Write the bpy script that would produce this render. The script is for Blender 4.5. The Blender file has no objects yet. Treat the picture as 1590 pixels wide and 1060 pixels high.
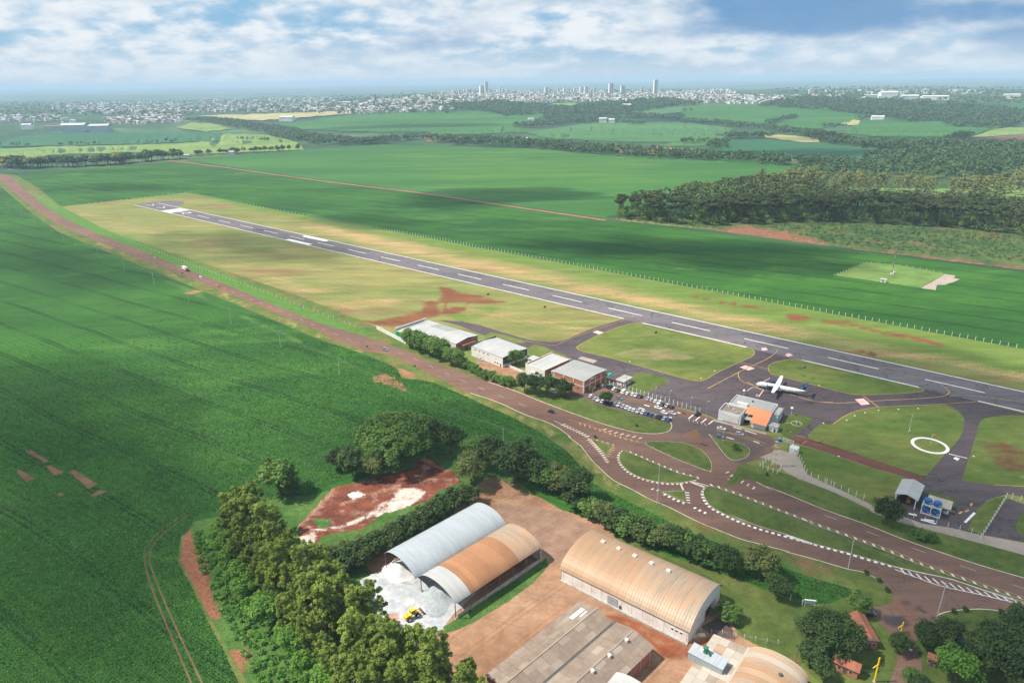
import bpy, bmesh, math, random
import numpy as np
from mathutils import Vector, Matrix, noise as mnoise
from mathutils.geometry import delaunay_2d_cdt
random.seed(7); RNG = np.random.default_rng(7)
scene = bpy.context.scene
COL = scene.collection
R = math.radians

# ------------------------------------------------------------------ camera
F, HOR, ROLL, CAMH = 1060.0, 125.0, R(0.72), 168.0      # focal length in photo pixels, horizon row, roll, height
PITCH = math.atan2(530 - HOR, F)
CP, SP = math.cos(PITCH), math.sin(PITCH)
cd = bpy.data.cameras.new('camera'); cam = bpy.data.objects.new('camera', cd); COL.objects.link(cam)
cd.sensor_width = 36; cd.lens = 36 * F / 1590; cd.clip_start = 1; cd.clip_end = 90000
fwd = Vector((0, CP, -SP)); up0 = Vector((0, SP, CP)); rt0 = Vector((1, 0, 0))
rt = rt0 * math.cos(ROLL) + up0 * (-math.sin(ROLL))
up = up0 * math.cos(ROLL) + rt0 * math.sin(ROLL)
cam.matrix_world = Matrix(((rt.x, up.x, -fwd.x, 0), (rt.y, up.y, -fwd.y, 0), (rt.z, up.z, -fwd.z, CAMH), (0, 0, 0, 1)))
scene.camera = cam

# ------------------------------------------------------------------ light
SUN_AZ, SUN_EL = R(-92), R(54)                            # azimuth from +Y, towards +X positive
S = Vector((math.sin(SUN_AZ) * math.cos(SUN_EL), math.cos(SUN_AZ) * math.cos(SUN_EL), math.sin(SUN_EL)))
sl = bpy.data.lights.new('sun', 'SUN'); sl.energy = 5.0; sl.angle = R(0.6); sl.color = (1, .92, .80)
sun = bpy.data.objects.new('sun', sl); COL.objects.link(sun)
sun.rotation_euler = (-S).to_track_quat('-Z', 'Y').to_euler()
sun.location = (0, 0, 900)
scene.view_settings.view_transform = 'Standard'
scene.view_settings.look = 'None'
scene.view_settings.exposure = 0.6
scene.view_settings.gamma = 1
scene.view_settings.use_curve_mapping = False
scene.cycles.use_denoising = True
scene.cycles.max_bounces = 5
scene.cycles.diffuse_bounces = 2
scene.cycles.glossy_bounces = 2
scene.cycles.transmission_bounces = 3
scene.cycles.volume_bounces = 0
scene.cycles.transparent_max_bounces = 24

class NT:                                                  # tiny node-tree helper
    def __init__(s, tree): s.t = tree; s.n = tree.nodes; s.l = tree.links
    def __call__(s, typ, ins=None, **props):
        nd = s.n.new(typ)
        for k, v in props.items(): setattr(nd, k, v)
        for k, v in (ins or {}).items():
            sock = nd.inputs[k]
            if hasattr(v, 'is_output'): s.l.new(v, sock)
            else: sock.default_value = v
        return nd
    def math(s, op, a, b=0.0, c=None, clamp=False):
        d = {0: a, 1: b}
        if c is not None: d[2] = c
        nd = s('ShaderNodeMath', d, operation=op, use_clamp=clamp); return nd.outputs[0]
    def vmath(s, op, a, b=(0, 0, 0)):
        return s('ShaderNodeVectorMath', {0: a, 1: b}, operation=op).outputs[0]
    def noise(s, vec, scale, detail=3, rough=.55, dim='3D', dist=0):
        return s('ShaderNodeTexNoise', {'Vector': vec, 'Scale': scale, 'Detail': detail, 'Roughness': rough, 'Distortion': dist}, noise_dimensions=dim).outputs['Fac']
    def ss(s, v, lo, hi, a=0., b=1.):                      # smoothstep map
        return s('ShaderNodeMapRange', {0: v, 1: lo, 2: hi, 3: a, 4: b}, interpolation_type='SMOOTHSTEP').outputs[0]
    def mix(s, f, a, b, blend='MIX'):
        nd = s('ShaderNodeMix', data_type='RGBA', blend_type=blend)
        for sock, v in ((nd.inputs[0], f), (nd.inputs[6], a), (nd.inputs[7], b)):
            if hasattr(v, 'is_output'): s.l.new(v, sock)
            else: sock.default_value = v if not isinstance(v, tuple) else (*v[:3], 1)
        return nd.outputs[2]

world = bpy.data.worlds.new('World'); scene.world = world; world.use_nodes = True
world.cycles.sampling_method = 'MANUAL'; world.cycles.sample_map_resolution = 512
wn = NT(world.node_tree); wn.n.clear()
sky = wn('ShaderNodeTexSky', sky_type='NISHITA', sun_disc=False, sun_elevation=SUN_EL, sun_rotation=SUN_AZ, altitude=700, dust_density=1.6, ozone_density=1.5)
SKY_OFF = (10.2, -7.6, 2.8)
gdir = wn('ShaderNodeTexCoord').outputs['Generated']
sep = wn('ShaderNodeSeparateXYZ', {0: gdir})
zc = wn.math('ADD', wn.math('MAXIMUM', sep.outputs[2], 0.0), 0.16)
cvec = wn('ShaderNodeCombineXYZ', {0: wn.math('DIVIDE', sep.outputs[0], zc), 1: wn.math('DIVIDE', sep.outputs[1], zc), 2: 0.0}).outputs[0]
big = wn.noise(wn.vmath('ADD', cvec, SKY_OFF), .33, 3, .5, dist=.2)     # which parts of the deck are thick
zc2 = wn.math('ADD', wn.math('MAXIMUM', sep.outputs[2], 0.0), 0.30)
cvec2 = wn('ShaderNodeCombineXYZ', {0: wn.math('DIVIDE', sep.outputs[0], zc2), 1: wn.math('DIVIDE', sep.outputs[1], zc2), 2: 0.0}).outputs[0]
mid = wn.noise(wn.vmath('ADD', cvec2, (4.3, 6.2, 2)), 2.8, 8, .56, dist=.1)
puff = wn.noise(wn.vmath('ADD', cvec2, (5.3, 9.2, 4)), 8.0, 8, .55)
dens = wn.math('ADD', wn.math('MULTIPLY', big, .9), wn.math('ADD', wn.math('MULTIPLY', mid, .55), wn.math('MULTIPLY', puff, .30)))
cfac = wn.ss(dens, .735, .90)
thick = wn.math('MULTIPLY', wn.ss(wn.math('ADD', wn.math('MULTIPLY', big, 1.3), wn.math('MULTIPLY', mid, .35)), .83, .97), .9)
lit = wn.ss(wn.math('ADD', puff, wn.math('MULTIPLY', mid, .6)), .62, .95)
ccol = wn.mix(lit, (6.0, 7.5, 9.0), (9.3, 9.8, 10.2))
ccol = wn.mix(thick, ccol, (1.55, 3.6, 6.4))
blue = wn.mix(1.0, sky.outputs[0], (.72, 1.05, 1.25), 'MULTIPLY')
blue = wn.mix(.7, blue, (3.0, 5.7, 8.6))
skyc = wn.mix(cfac, blue, ccol)
low = wn.ss(sep.outputs[2], .0, .065, .75, 0)               # towards the horizon the deck closes up into pale haze
skyc = wn.mix(low, skyc, (7.1, 8.3, 9.4))
bg = wn('ShaderNodeBackground', {'Color': skyc, 'Strength': .062})
wo = wn('ShaderNodeOutputWorld', {'Surface': bg.outputs[0]})

# ------------------------------------------------------------------ terrain and pixel -> place
def sst(a, b, x):
    t = min(1, max(0, (x - a) / (b - a))); return t * t * (3 - 2 * t)
def terr(x, y):
    d = math.hypot(x, y)
    if d < 2300: return 0.0
    az = math.degrees(math.atan2(x, y))
    A = .30 + .70 * sst(-24, -3, az) - .25 * sst(16, 34, az)
    z = 66 * sst(2800, 4700, d) * A
    z -= 14 * sst(2300, 2800, d) * (1 - sst(2900, 3600, d))
    z -= 60 * sst(6500, 11000, d) * A
    if d > 4200:
        k = sst(4200, 7000, d)
        z += k * (34 * mnoise.noise(Vector((x / 2600 + 3.3, y / 2600, 0))) + 12 * mnoise.noise(Vector((x / 900, y / 900 + 9, 2))))
    z += 96 * sst(12000, 34000, d) * (.72 + .45 * mnoise.noise(Vector((az / 5, 4.2, 1))) + .22 * mnoise.noise(Vector((az / 1.6, 1.2, d / 6000))))
    if d > 7000: z += sst(7000, 11000, d) * 26 * mnoise.noise(Vector((x / 1700, y / 2300, 7)))
    return z
def ray(px, py):
    u, v = px - 795, py - 530
    u2 = u * math.cos(ROLL) - v * math.sin(ROLL); v2 = u * math.sin(ROLL) + v * math.cos(ROLL)
    return u2, F * CP - v2 * SP, -(F * SP + v2 * CP)       # direction x, y, z
def Gz(px, py, z=0.0):                                      # where the line of sight meets the level z
    a, b, c = ray(px, py)
    t = (z - CAMH) / c
    return Vector((a * t, b * t, z))
def G(px, py):                                              # where it meets the ground
    a, b, c = ray(px, py)
    if c < -1e-6:
        t = -CAMH / c
        if math.hypot(a * t, b * t) < 2300: return Vector((a * t, b * t, 0))
    n = math.hypot(a, b); a /= n; b /= n; c /= n
    d = 2200.0; last = d
    while d < 42000:
        if CAMH + c * d <= terr(a * d, b * d): break
        last = d; d *= 1.012
    lo, hi = last, d
    for _ in range(14):
        m = (lo + hi) / 2
        if CAMH + c * m <= terr(a * m, b * m): hi = m
        else: lo = m
    return Vector((a * hi, b * hi, terr(a * hi, b * hi)))
def rise(px, py, ptop):                                     # height of something that stands at (px,py) and ends at row ptop
    g = G(px, py); a, b, c = ray(px, ptop)
    return CAMH + c / math.hypot(a, b) * math.hypot(g.x, g.y) - g.z
ZO = dict(A=(560, 460, 3.534), B=(880, 520, 4.076), C=(1240, 560, 4.417), D=(1130, 740, 3.313), E=(740, 780, 3.058), F=(260, 740, 3.18),
          G=(460, 580, 3.534), H=(860, 640, 3.975), I=(0, 90, 3), J=(530, 90, 3), K=(1060, 90, 3), L=(920, 240, 2.373), M=(0, 240, 2.839),
          N=(0, 560, 2.12), O=(1160, 560, 11.157), Q=(1090, 600, 9.6375), R=(900, 580, 8.368), S=(1370, 730, 11.777), T=(1060, 960, 7.571),
          U=(560, 880, 7.57), V=(1240, 900, 4.543), W=(200, 290, 4.417), X=(540, 360, 3.975), Y=(900, 440, 3.975), a=(1200, 470, 4.077),
          b=(560, 480, 7.95), c=(720, 510, 6.115), d=(740, 920, 4.969), e=(1180, 640, 8.833), P=(0, 0, 1))
def Z(k, pts):                                              # points read off an enlarged crop -> photo pixels
    x0, y0, s = ZO[k]
    if isinstance(pts[0], (int, float)): return (x0 + pts[0] / s, y0 + pts[1] / s)
    return [(x0 + p[0] / s, y0 + p[1] / s) for p in pts]

# ------------------------------------------------------------------ materials
MATS = {}
def lin(c):                                                 # sRGB 0-255 -> linear
    return tuple(((v / 255) / 12.92 if v <= 10 else (((v / 255) + .055) / 1.055) ** 2.4) for v in c)
def new_mat(name):
    m = bpy.data.materials.new(name); m.use_nodes = True
    t = NT(m.node_tree); t.n.clear(); MATS[name] = m
    return m, t
def finish(t, col, rough=.8, spec=.3, metal=0, bump=None, bstr=.3, bdist=.1, coat=0, extra=None):
    d = {'Base Color': col if hasattr(col, 'is_output') else (*col[:3], 1), 'Roughness': rough, 'Specular IOR Level': spec, 'Metallic': metal, 'Coat Weight': coat}
    p = t('ShaderNodeBsdfPrincipled', d)
    if bump is not None:
        b = t('ShaderNodeBump', {'Height': bump, 'Strength': bstr, 'Distance': bdist}); t.l.new(b.outputs[0], p.inputs['Normal'])
    t('ShaderNodeOutputMaterial', {'Surface': p.outputs[0]})
    return p
def m_plain(name, c, rough=.6, spec=.4, metal=0, var=.12, scale=1.5, rnd=0.0, coat=0, dirt=None, dirt_amt=.0):
    """paint / plaster / metal: one colour with soft wear, per-object shade (rnd) and dirt blotches"""
    m, t = new_mat(name); tc = t('ShaderNodeTexCoord').outputs['Object']
    n = t.noise(tc, scale, 4, .6)
    col = t.mix(t.ss(n, .3, .7), tuple(v * (1 - var) for v in c), tuple(min(1, v * (1 + var)) for v in c))
    if rnd:
        oi = t('ShaderNodeObjectInfo').outputs['Random']
        col = t.mix(1.0, col, t('ShaderNodeCombineColor', {0: t.math('ADD', t.math('MULTIPLY', oi, 2 * rnd), 1 - rnd), 1: t.math('ADD', t.math('MULTIPLY', oi, 2 * rnd), 1 - rnd), 2: t.math('ADD', t.math('MULTIPLY', oi, 2 * rnd), 1 - rnd)}).outputs[0], 'MULTIPLY')
    if dirt:
        dn = t.noise(tc, scale * .35, 6, .65)
        col = t.mix(t.math('MULTIPLY', t.ss(dn, .42, .68), dirt_amt), col, dirt)
    finish(t, col, rough, spec, metal, coat=coat)
    return m
def m_ground(name, c1, c2, s1=.02, s2=.6, fine=.25, chans=None, rough=.95, lines=None, stretch=None, bump=.25, bdist=.15, s0=None, c0=None, mid=.32, mid_s=None, crack=0):
    """ground cover: c1/c2 blotches at scale s1, grain at s2, painted-in patches from the mesh attribute 'mix' (R,G,B), optional tram lines"""
    m, t = new_mat(name); tc = t('ShaderNodeTexCoord').outputs['Object']
    vec = tc
    if stretch:                                             # stretch the blotches along an angle
        mp = t('ShaderNodeMapping', {'Vector': tc, 'Rotation': (0, 0, -stretch[0]), 'Scale': (stretch[1], 1, 1)}, vector_type='POINT'); vec = mp.outputs[0]
    n1 = t.noise(vec, s1, 6, .62, dist=.2)
    n2 = t.noise(tc, s2, 4, .65)
    col = t.mix(t.ss(n1, .34, .66), c1, c2)
    if c0: col = t.mix(t.ss(t.noise(vec, s0, 5, .6), .52, .68), col, c0)
    nm = t.noise(vec, mid_s or max(.07, (s1 * s2) ** .5), 6, .68)
    g = t.math('ADD', t.math('ADD', t.math('MULTIPLY', n2, 4 * fine), t.math('MULTIPLY', nm, 4 * mid)), 1 - 2 * fine - 2 * mid)
    chn = None
    if chans:
        at = t('ShaderNodeAttribute', attribute_name='mix')
        sp = t('ShaderNodeSeparateColor', {0: at.outputs['Color']})
        n3 = t.noise(vec, s1 * 3.5, 6, .7, dist=.4)
        n4 = t.math('ADD', t.math('MULTIPLY', n3, .75), t.math('MULTIPLY', n2, .35))
        for i in (2, 1, 0):
            cc = chans[i]
            if cc is None: continue
            v = t.math('ADD', sp.outputs[i], t.math('MULTIPLY', t.math('SUBTRACT', n4, .55), 2.8))
            col = t.mix(t.ss(v, .22, .95), col, cc)
    if crack:                                               # thin sealed cracks
        cn = t.math('ABSOLUTE', t.math('SUBTRACT', t.noise(tc, .045, 5, .6, dist=.6), .5))
        col = t.mix(t.math('MULTIPLY', t.ss(cn, .002, .009, 1, 0), crack), col, (.028, .026, .028))
    if lines:                                               # (angle, spacing, width, colour, offset)
        for (ang, spc, wid, lc, off, amt) in lines:
            sx = t('ShaderNodeSeparateXYZ', {0: tc})
            w = t.math('ADD', t.math('MULTIPLY', sx.outputs[0], -math.sin(ang)), t.math('MULTIPLY', sx.outputs[1], math.cos(ang)))
            w = t.math('ADD', w, t.math('MULTIPLY', t.noise(tc, .006, 2), 14.0))
            fr = t.math('FRACT', t.math('DIVIDE', t.math('ADD', w, off), spc))
            dd = t.math('MULTIPLY', t.math('ABSOLUTE', t.math('SUBTRACT', fr, .5)), spc)
            f = t.ss(dd, wid * .3, wid, 1, 0)
            f = t.math('MULTIPLY', f, t.ss(t.noise(tc, .02, 3), .35, .6, amt * .35, amt))
            col = t.mix(f, col, lc)
    col = t.mix(1.0, col, t('ShaderNodeCombineColor', {0: g, 1: g, 2: g}).outputs[0], 'MULTIPLY')
    finish(t, col, rough, .12, bump=n2, bstr=bump, bdist=bdist)
    return m
def m_leaf(name, c1, c2, trans=.35, rnd=.25):
    """leaves: clump colour from the mesh attribute 'var', a shade per tree, some light through the leaf"""
    m, t = new_mat(name)
    at = t('ShaderNodeAttribute', attribute_name='var').outputs['Fac']
    oi = t('ShaderNodeObjectInfo').outputs['Random']
    col = t.mix(at, c1, c2)
    k = t.math('ADD', t.math('MULTIPLY', oi, 2 * rnd), 1 - rnd)
    col = t.mix(1.0, col, t('ShaderNodeCombineColor', {0: k, 1: t.math('ADD', t.math('MULTIPLY', k, .8), .2), 2: k}).outputs[0], 'MULTIPLY')
    d = t('ShaderNodeBsdfPrincipled', {'Base Color': col, 'Roughness': .6, 'Specular IOR Level': .25})
    tr = t('ShaderNodeBsdfTranslucent', {'Color': t.mix(1.0, col, (1.35, 1.4, .5), 'MULTIPLY')})
    ms = t('ShaderNodeMixShader', {0: trans, 1: d.outputs[0], 2: tr.outputs[0]})
    t('ShaderNodeOutputMaterial', {'Surface': ms.outputs[0]})
    return m
def m_roof(name, c, rust=None, amt=.5, period=1.1, rnd=.08, rough=.5, ang_attr=True, metal=0.0):
    """corrugated sheet: fine ribs, streaks that run down the slope (UV v), rust or grime blotches, a shade per panel"""
    m, t = new_mat(name)
    uv = t('ShaderNodeUVMap').outputs[0]; sx = t('ShaderNodeSeparateXYZ', {0: uv})
    oi = t('ShaderNodeObjectInfo').outputs['Random']
    off = t.math('MULTIPLY', oi, 57.0)
    v2 = t('ShaderNodeCombineXYZ', {0: sx.outputs[0], 1: t.math('MULTIPLY', sx.outputs[1], .22), 2: off}).outputs[0]
    n = t.noise(v2, .55, 6, .65)
    tc = t('ShaderNodeTexCoord').outputs['Object']
    nb = t.noise(tc, .12, 5, .6)
    k = t.math('ADD', t.math('MULTIPLY', oi, 2 * rnd), 1 - rnd)
    col = t.mix(t.ss(n, .3, .72), tuple(v * .86 for v in c), tuple(min(1, v * 1.1) for v in c))
    if rust:
        f = t.ss(t.math('ADD', t.math('MULTIPLY', n, .6), t.math('MULTIPLY', nb, .6)), .48, .72)
        col = t.mix(t.math('MULTIPLY', f, amt), col, rust)
    col = t.mix(1.0, col, t('ShaderNodeCombineColor', {0: k, 1: k, 2: k}).outputs[0], 'MULTIPLY')
    w = t.math('SINE', t.math('MULTIPLY', sx.outputs[0], 2 * math.pi / period))
    finish(t, col, rough, .4, metal, bump=w, bstr=.35, bdist=.06)
    return m

# ------------------------------------------------------------------ mesh helpers
class MB:
    def __init__(s): s.v = []; s.f = []; s.uv = None
    def poly(s, pts):
        n = len(s.v); s.v += [tuple(p) for p in pts]; s.f.append(tuple(range(n, n + len(pts)))); return s
    def box(s, c, size, rz=0.0, M=None):
        hx, hy, hz = size[0] / 2, size[1] / 2, size[2] / 2
        n = len(s.v); cr, sr = math.cos(rz), math.sin(rz)
        for dz in (-hz, hz):
            for dx, dy in ((-hx, -hy), (hx, -hy), (hx, hy), (-hx, hy)):
                p = Vector((c[0] + dx * cr - dy * sr, c[1] + dx * sr + dy * cr, c[2] + dz))
                s.v.append(tuple(M @ p if M else p))
        for q in ((3, 2, 1, 0), (4, 5, 6, 7), (0, 1, 5, 4), (1, 2, 6, 5), (2, 3, 7, 6), (3, 0, 4, 7)): s.f.append(tuple(n + i for i in q))
        return s
    def prism(s, pts, z0, z1, cap=True):                    # pts: plan outline, counter-clockwise
        n = len(s.v); k = len(pts)
        for z in (z0, z1):
            for p in pts: s.v.append((p[0], p[1], z))
        for i in range(k): j = (i + 1) % k; s.f.append((n + i, n + j, n + k + j, n + k + i))
        if cap: s.f.append(tuple(n + k + i for i in range(k))); s.f.append(tuple(n + k - 1 - i for i in range(k)))
        return s
    def tube(s, path, rad, seg=6, caps=True):
        path = [Vector(p) for p in path]; rads = rad if isinstance(rad, (list, tuple)) else [rad] * len(path)
        n0 = len(s.v)
        for i, p in enumerate(path):
            d = (path[min(i + 1, len(path) - 1)] - path[max(i - 1, 0)]).normalized()
            a = d.orthogonal().normalized() if abs(d.z) < .95 else Vector((1, 0, 0)); a = (a - d * a.dot(d)).normalized(); b = d.cross(a)
            for k in range(seg):
                t = 2 * math.pi * k / seg; s.v.append(tuple(p + (a * math.cos(t) + b * math.sin(t)) * rads[i]))
        for i in range(len(path) - 1):
            for k in range(seg):
                j = (k + 1) % seg
                s.f.append((n0 + i * seg + k, n0 + i * seg + j, n0 + (i + 1) * seg + j, n0 + (i + 1) * seg + k))
        if caps:
            s.f.append(tuple(n0 + seg - 1 - k for k in range(seg))); e = n0 + (len(path) - 1) * seg; s.f.append(tuple(e + k for k in range(seg)))
        return s
    def loft(s, rings, cap=True):
        n0 = len(s.v); k = len(rings[0])
        for r in rings: s.v += [tuple(p) for p in r]
        for i in range(len(rings) - 1):
            for a in range(k):
                b = (a + 1) % k; s.f.append((n0 + i * k + a, n0 + i * k + b, n0 + (i + 1) * k + b, n0 + (i + 1) * k + a))
        if cap:
            s.f.append(tuple(n0 + k - 1 - a for a in range(k))); e = n0 + (len(rings) - 1) * k; s.f.append(tuple(e + a for a in range(k)))
        return s
    def mesh(s, name, mat, smooth=False):
        me = bpy.data.meshes.new(name); me.from_pydata(s.v, [], s.f); me.update()
        if s.uv: pass
        me.materials.append(MATS[mat] if isinstance(mat, str) else mat)
        if smooth: me.polygons.foreach_set('use_smooth', [True] * len(me.polygons))
        return me
    def build(s, name, mat, parent=None, smooth=False): return link(name, s.mesh(name, mat, smooth), parent)
def link(name, me, parent=None):
    o = bpy.data.objects.new(name, me); COL.objects.link(o)
    if parent: o.parent = parent
    return o
def tag(o, label, cat=None, group=None, kind=None):
    o['label'] = label
    if cat: o['category'] = cat
    if group: o['group'] = group
    if kind: o['kind'] = kind
    return o
def thing(name, label, cat, loc=(0, 0, 0), rz=0.0, group=None):
    o = bpy.data.objects.new(name, None); COL.objects.link(o); o.location = loc; o.rotation_euler = (0, 0, rz)
    o.empty_display_size = .5
    return tag(o, label, cat, group)
def dup(root, loc, rz=0.0, sc=1.0, label=None, group=None, tilt=(0, 0)):
    r = root.copy(); COL.objects.link(r); r.location = loc; r.rotation_euler = (tilt[0], tilt[1], rz)
    r.scale = sc if isinstance(sc, tuple) else (sc, sc, sc)
    if label: r['label'] = label
    if group: r['group'] = group
    for ch in root.children:
        c = ch.copy(); COL.objects.link(c); c.parent = r
        for g in ch.children:
            d = g.copy(); COL.objects.link(d); d.parent = c
    return r
def strew(o):                                               # remove a prototype and its parts
    for c in list(o.children):
        for g in list(c.children): bpy.data.objects.remove(g)
        bpy.data.objects.remove(c)
    bpy.data.objects.remove(o)

def smooth_px(pts, n=6, closed=True):                       # Catmull-Rom through pixel points
    out = []; k = len(pts)
    rng = range(k) if closed else range(k - 1)
    for i in rng:
        p0 = pts[(i - 1) % k if closed else max(i - 1, 0)]; p1 = pts[i]; p2 = pts[(i + 1) % k]; p3 = pts[(i + 2) % k if closed else min(i + 2, k - 1)]
        for j in range(n):
            t = j / n
            out.append(tuple(.5 * (2 * p1[a] + (p2[a] - p0[a]) * t + (2 * p0[a] - 5 * p1[a] + 4 * p2[a] - p3[a]) * t * t + (3 * p1[a] - p0[a] - 3 * p2[a] + p3[a]) * t ** 3) for a in (0, 1)))
    if not closed: out.append(tuple(pts[-1]))
    return out
def ragged(pts, amp, step=6, seed=0):                       # an uneven natural edge
    out = []; k = len(pts)
    for i in range(k):
        a, b = pts[i], pts[(i + 1) % k]; n = max(1, int(math.hypot(b[0] - a[0], (b[1] - a[1]) * 2) / step))
        for j in range(n):
            t = j / n; x = a[0] + (b[0] - a[0]) * t; y = a[1] + (b[1] - a[1]) * t
            out.append((x + amp * mnoise.noise(Vector((x / 9, y / 5, seed))), y + .5 * amp * mnoise.noise(Vector((x / 9, y / 5, seed + 7)))))
    return out
def inside(p, poly):
    x, y = p; c = False; j = len(poly) - 1
    for i in range(len(poly)):
        xi, yi = poly[i]; xj, yj = poly[j]
        if (yi > y) != (yj > y) and x < (xj - xi) * (y - yi) / (yj - yi) + xi: c = not c
        j = i
    return c
def seg_d(p, a, b, ys=1.0):
    ax, ay, bx, by, x, y = a[0], a[1] * ys, b[0], b[1] * ys, p[0], p[1] * ys
    dx, dy = bx - ax, by - ay; L = dx * dx + dy * dy
    t = 0 if L == 0 else max(0, min(1, ((x - ax) * dx + (y - ay) * dy) / L))
    return math.hypot(x - ax - dx * t, y - ay - dy * t)
def soft(p, pts, r, closed=True, ys=2.2):                   # 1 inside, fading over r pixels outside
    if closed and inside(p, pts): return 1.0
    k = len(pts)
    d = min(seg_d(p, pts[i], pts[(i + 1) % k], ys) for i in range(k if closed else k - 1))
    return max(0, 1 - d / r)
def lay(g, layer):                                          # each sheet a little above the one below it
    d = math.hypot(g.x, g.y)
    return Vector((g.x, g.y, g.z + .006 * layer * (1 + d / 220)))
def sheet(name, pts, layer, mat, label, cat, step=None, patches=None, parent=None, kind='structure'):
    """a ground sheet whose outline is given in photo pixels; patches = [(channel, outline or line, fade, closed, strength)]"""
    vs = [Vector(p) for p in pts]; n = len(vs)
    if step:
        sx, sy = step if isinstance(step, tuple) else (step, step)
        xs = [p[0] for p in pts]; ys = [p[1] for p in pts]
        x = min(xs) + sx / 2
        while x < max(xs):
            y = min(ys) + sy / 2
            while y < max(ys):
                if inside((x, y), pts): vs.append(Vector((x + random.uniform(-.2, .2) * sx, y + random.uniform(-.2, .2) * sy)))
                y += sy
            x += sx
    v2, e2, f2, *_ = delaunay_2d_cdt(vs, [], [list(range(n))], 1, 1e-5)
    co = [lay(G(p.x, p.y), layer) for p in v2]
    f3 = []
    for f in f2:
        a, b, c = co[f[0]], co[f[1]], co[f[2]]
        up = (b.x - a.x) * (c.y - a.y) - (b.y - a.y) * (c.x - a.x)
        f3.append(tuple(f) if up > 0 else tuple(reversed(f)))
    me = bpy.data.meshes.new(name); me.from_pydata([tuple(c) for c in co], [], f3); me.update()
    if patches is not None:
        at = me.attributes.new('mix', 'FLOAT_COLOR', 'POINT')
        dat = np.zeros((len(co), 4), 'f4'); dat[:, 3] = 1
        for (ch, pp, r, closed, st) in patches:
            xs = [q[0] for q in pp]; ys = [q[1] for q in pp]; x0, x1, y0, y1 = min(xs) - r, max(xs) + r, min(ys) - r, max(ys) + r
            for i, p in enumerate(v2):
                if x0 <= p.x <= x1 and y0 <= p.y <= y1: dat[i, ch] = max(dat[i, ch], st * soft((p.x, p.y), pp, r, closed))
        at.data.foreach_set('color', dat.ravel())
    me.materials.append(MATS[mat])
    o = link(name, me, parent)
    if parent is None: tag(o, label, cat, kind=kind)
    return o
def offset_line(path, w):                                   # two rails w apart along world points (flat)
    L, Rr = [], []
    k = len(path)
    for i, p in enumerate(path):
        d = (path[min(i + 1, k - 1)] - path[max(i - 1, 0)]); d.z = 0; d = d.normalized(); nrm = Vector((-d.y, d.x, 0))
        L.append(p + nrm * w / 2); Rr.append(p - nrm * w / 2)
    return L, Rr
def strip(path, w, layer, mb):                              # painted line along world points
    L, Rr = offset_line(path, w)
    for i in range(len(path) - 1): mb.poly([lay(Rr[i], layer), lay(Rr[i + 1], layer), lay(L[i + 1], layer), lay(L[i], layer)])
    return mb
def kerb(pts_px, name, closed=True, w=.32, h=.14, mat='kerb', parent=None):
    path = [G(*p) for p in pts_px]
    if closed: path.append(path[0].copy())
    L, Rr = offset_line(path, w)
    mb = MB()
    rings = [[Rr[i] + Vector((0, 0, -.02)), Rr[i] + Vector((0, 0, h)), L[i] + Vector((0, 0, h)), L[i] + Vector((0, 0, -.02))] for i in range(len(path))]
    mb.loft(rings, cap=not closed)
    return mb.build(name, mat, parent)
# ------------------------------------------------------------------ setting: materials
RW = R(-40)                                                # runway heading in plan
GREEN_SOY = (.026, .112, .026); DARK_SOY = (.016, .070, .022)
m_ground('far_land', (.022, .060, .030), (.060, .12, .05), s1=.0012, s2=.006, fine=.4, s0=.0021, c0=(.11, .14, .06), bump=0, mid=.4, mid_s=.0022)
m_ground('soy', (.022, .080, .015), (.042, .132, .019), s1=.012, s2=.9, s0=.021, c0=(.055, .148, .024), mid=.22, mid_s=.16, fine=.22, chans=[(.20, .10, .055), (.075, .165, .024), (.012, .042, .010)], stretch=(R(-33), .35),
         lines=[(R(-33), 28.0, 1.0, (.009, .030, .009), 3.0, .9), (R(-33), 28.0, .8, (.009, .030, .009), 5.2, .9), (R(-33), 3.5, 1.2, (.010, .036, .008), 0.0, .3)], bump=.7, bdist=.5)
m_ground('soy_far', (.036, .112, .026), (.054, .152, .030), s1=.006, s2=.35, fine=.14, mid=.16, chans=[(.20, .09, .055), (.085, .175, .03), (.018, .055, .014)], stretch=(R(-22), .2),
         lines=[(R(-22), 34.0, 1.5, (.02, .075, .026), 3.0, .55)], bump=.4, bdist=.4)
m_ground('field_teal', (.030, .105, .050), (.040, .125, .050), s1=.004, s2=.05, fine=.15, stretch=(R(10), .2), bump=0)
m_ground('field_light', (.050, .135, .045), (.072, .165, .05), s1=.004, s2=.05, fine=.15, stretch=(R(-15), .2), bump=0)
m_ground('pasture', (.12, .20, .05), (.19, .25, .07), s1=.006, s2=.05, fine=.2, bump=0)
m_ground('stubble', (.30, .27, .12), (.38, .34, .16), s1=.008, s2=.05, fine=.12, bump=0)
m_ground('brown_field', (.16, .085, .055), (.20, .12, .07), s1=.008, s2=.05, fine=.15, bump=0)
m_ground('airfield_grass', (.125, .172, .044), (.235, .215, .076), s1=.013, s2=.8, fine=.24, chans=[(.175, .060, .030), (.40, .265, .125), (.110, .175, .034)], stretch=(RW, .22), s0=.03, c0=(.20, .135, .06), bump=.4, lines=[(RW, 7.0, 3.0, (.13, .135, .045), 0.0, .2)])
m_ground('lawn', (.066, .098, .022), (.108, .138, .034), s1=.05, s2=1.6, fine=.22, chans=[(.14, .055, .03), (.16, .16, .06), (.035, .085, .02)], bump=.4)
m_ground('apron_grass', (.085, .130, .027), (.145, .165, .042), s1=.03, s2=1.2, fine=.2, chans=[(.13, .055, .032), (.22, .19, .09), (.055, .125, .022)], stretch=(RW, .5), bump=.4)
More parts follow.
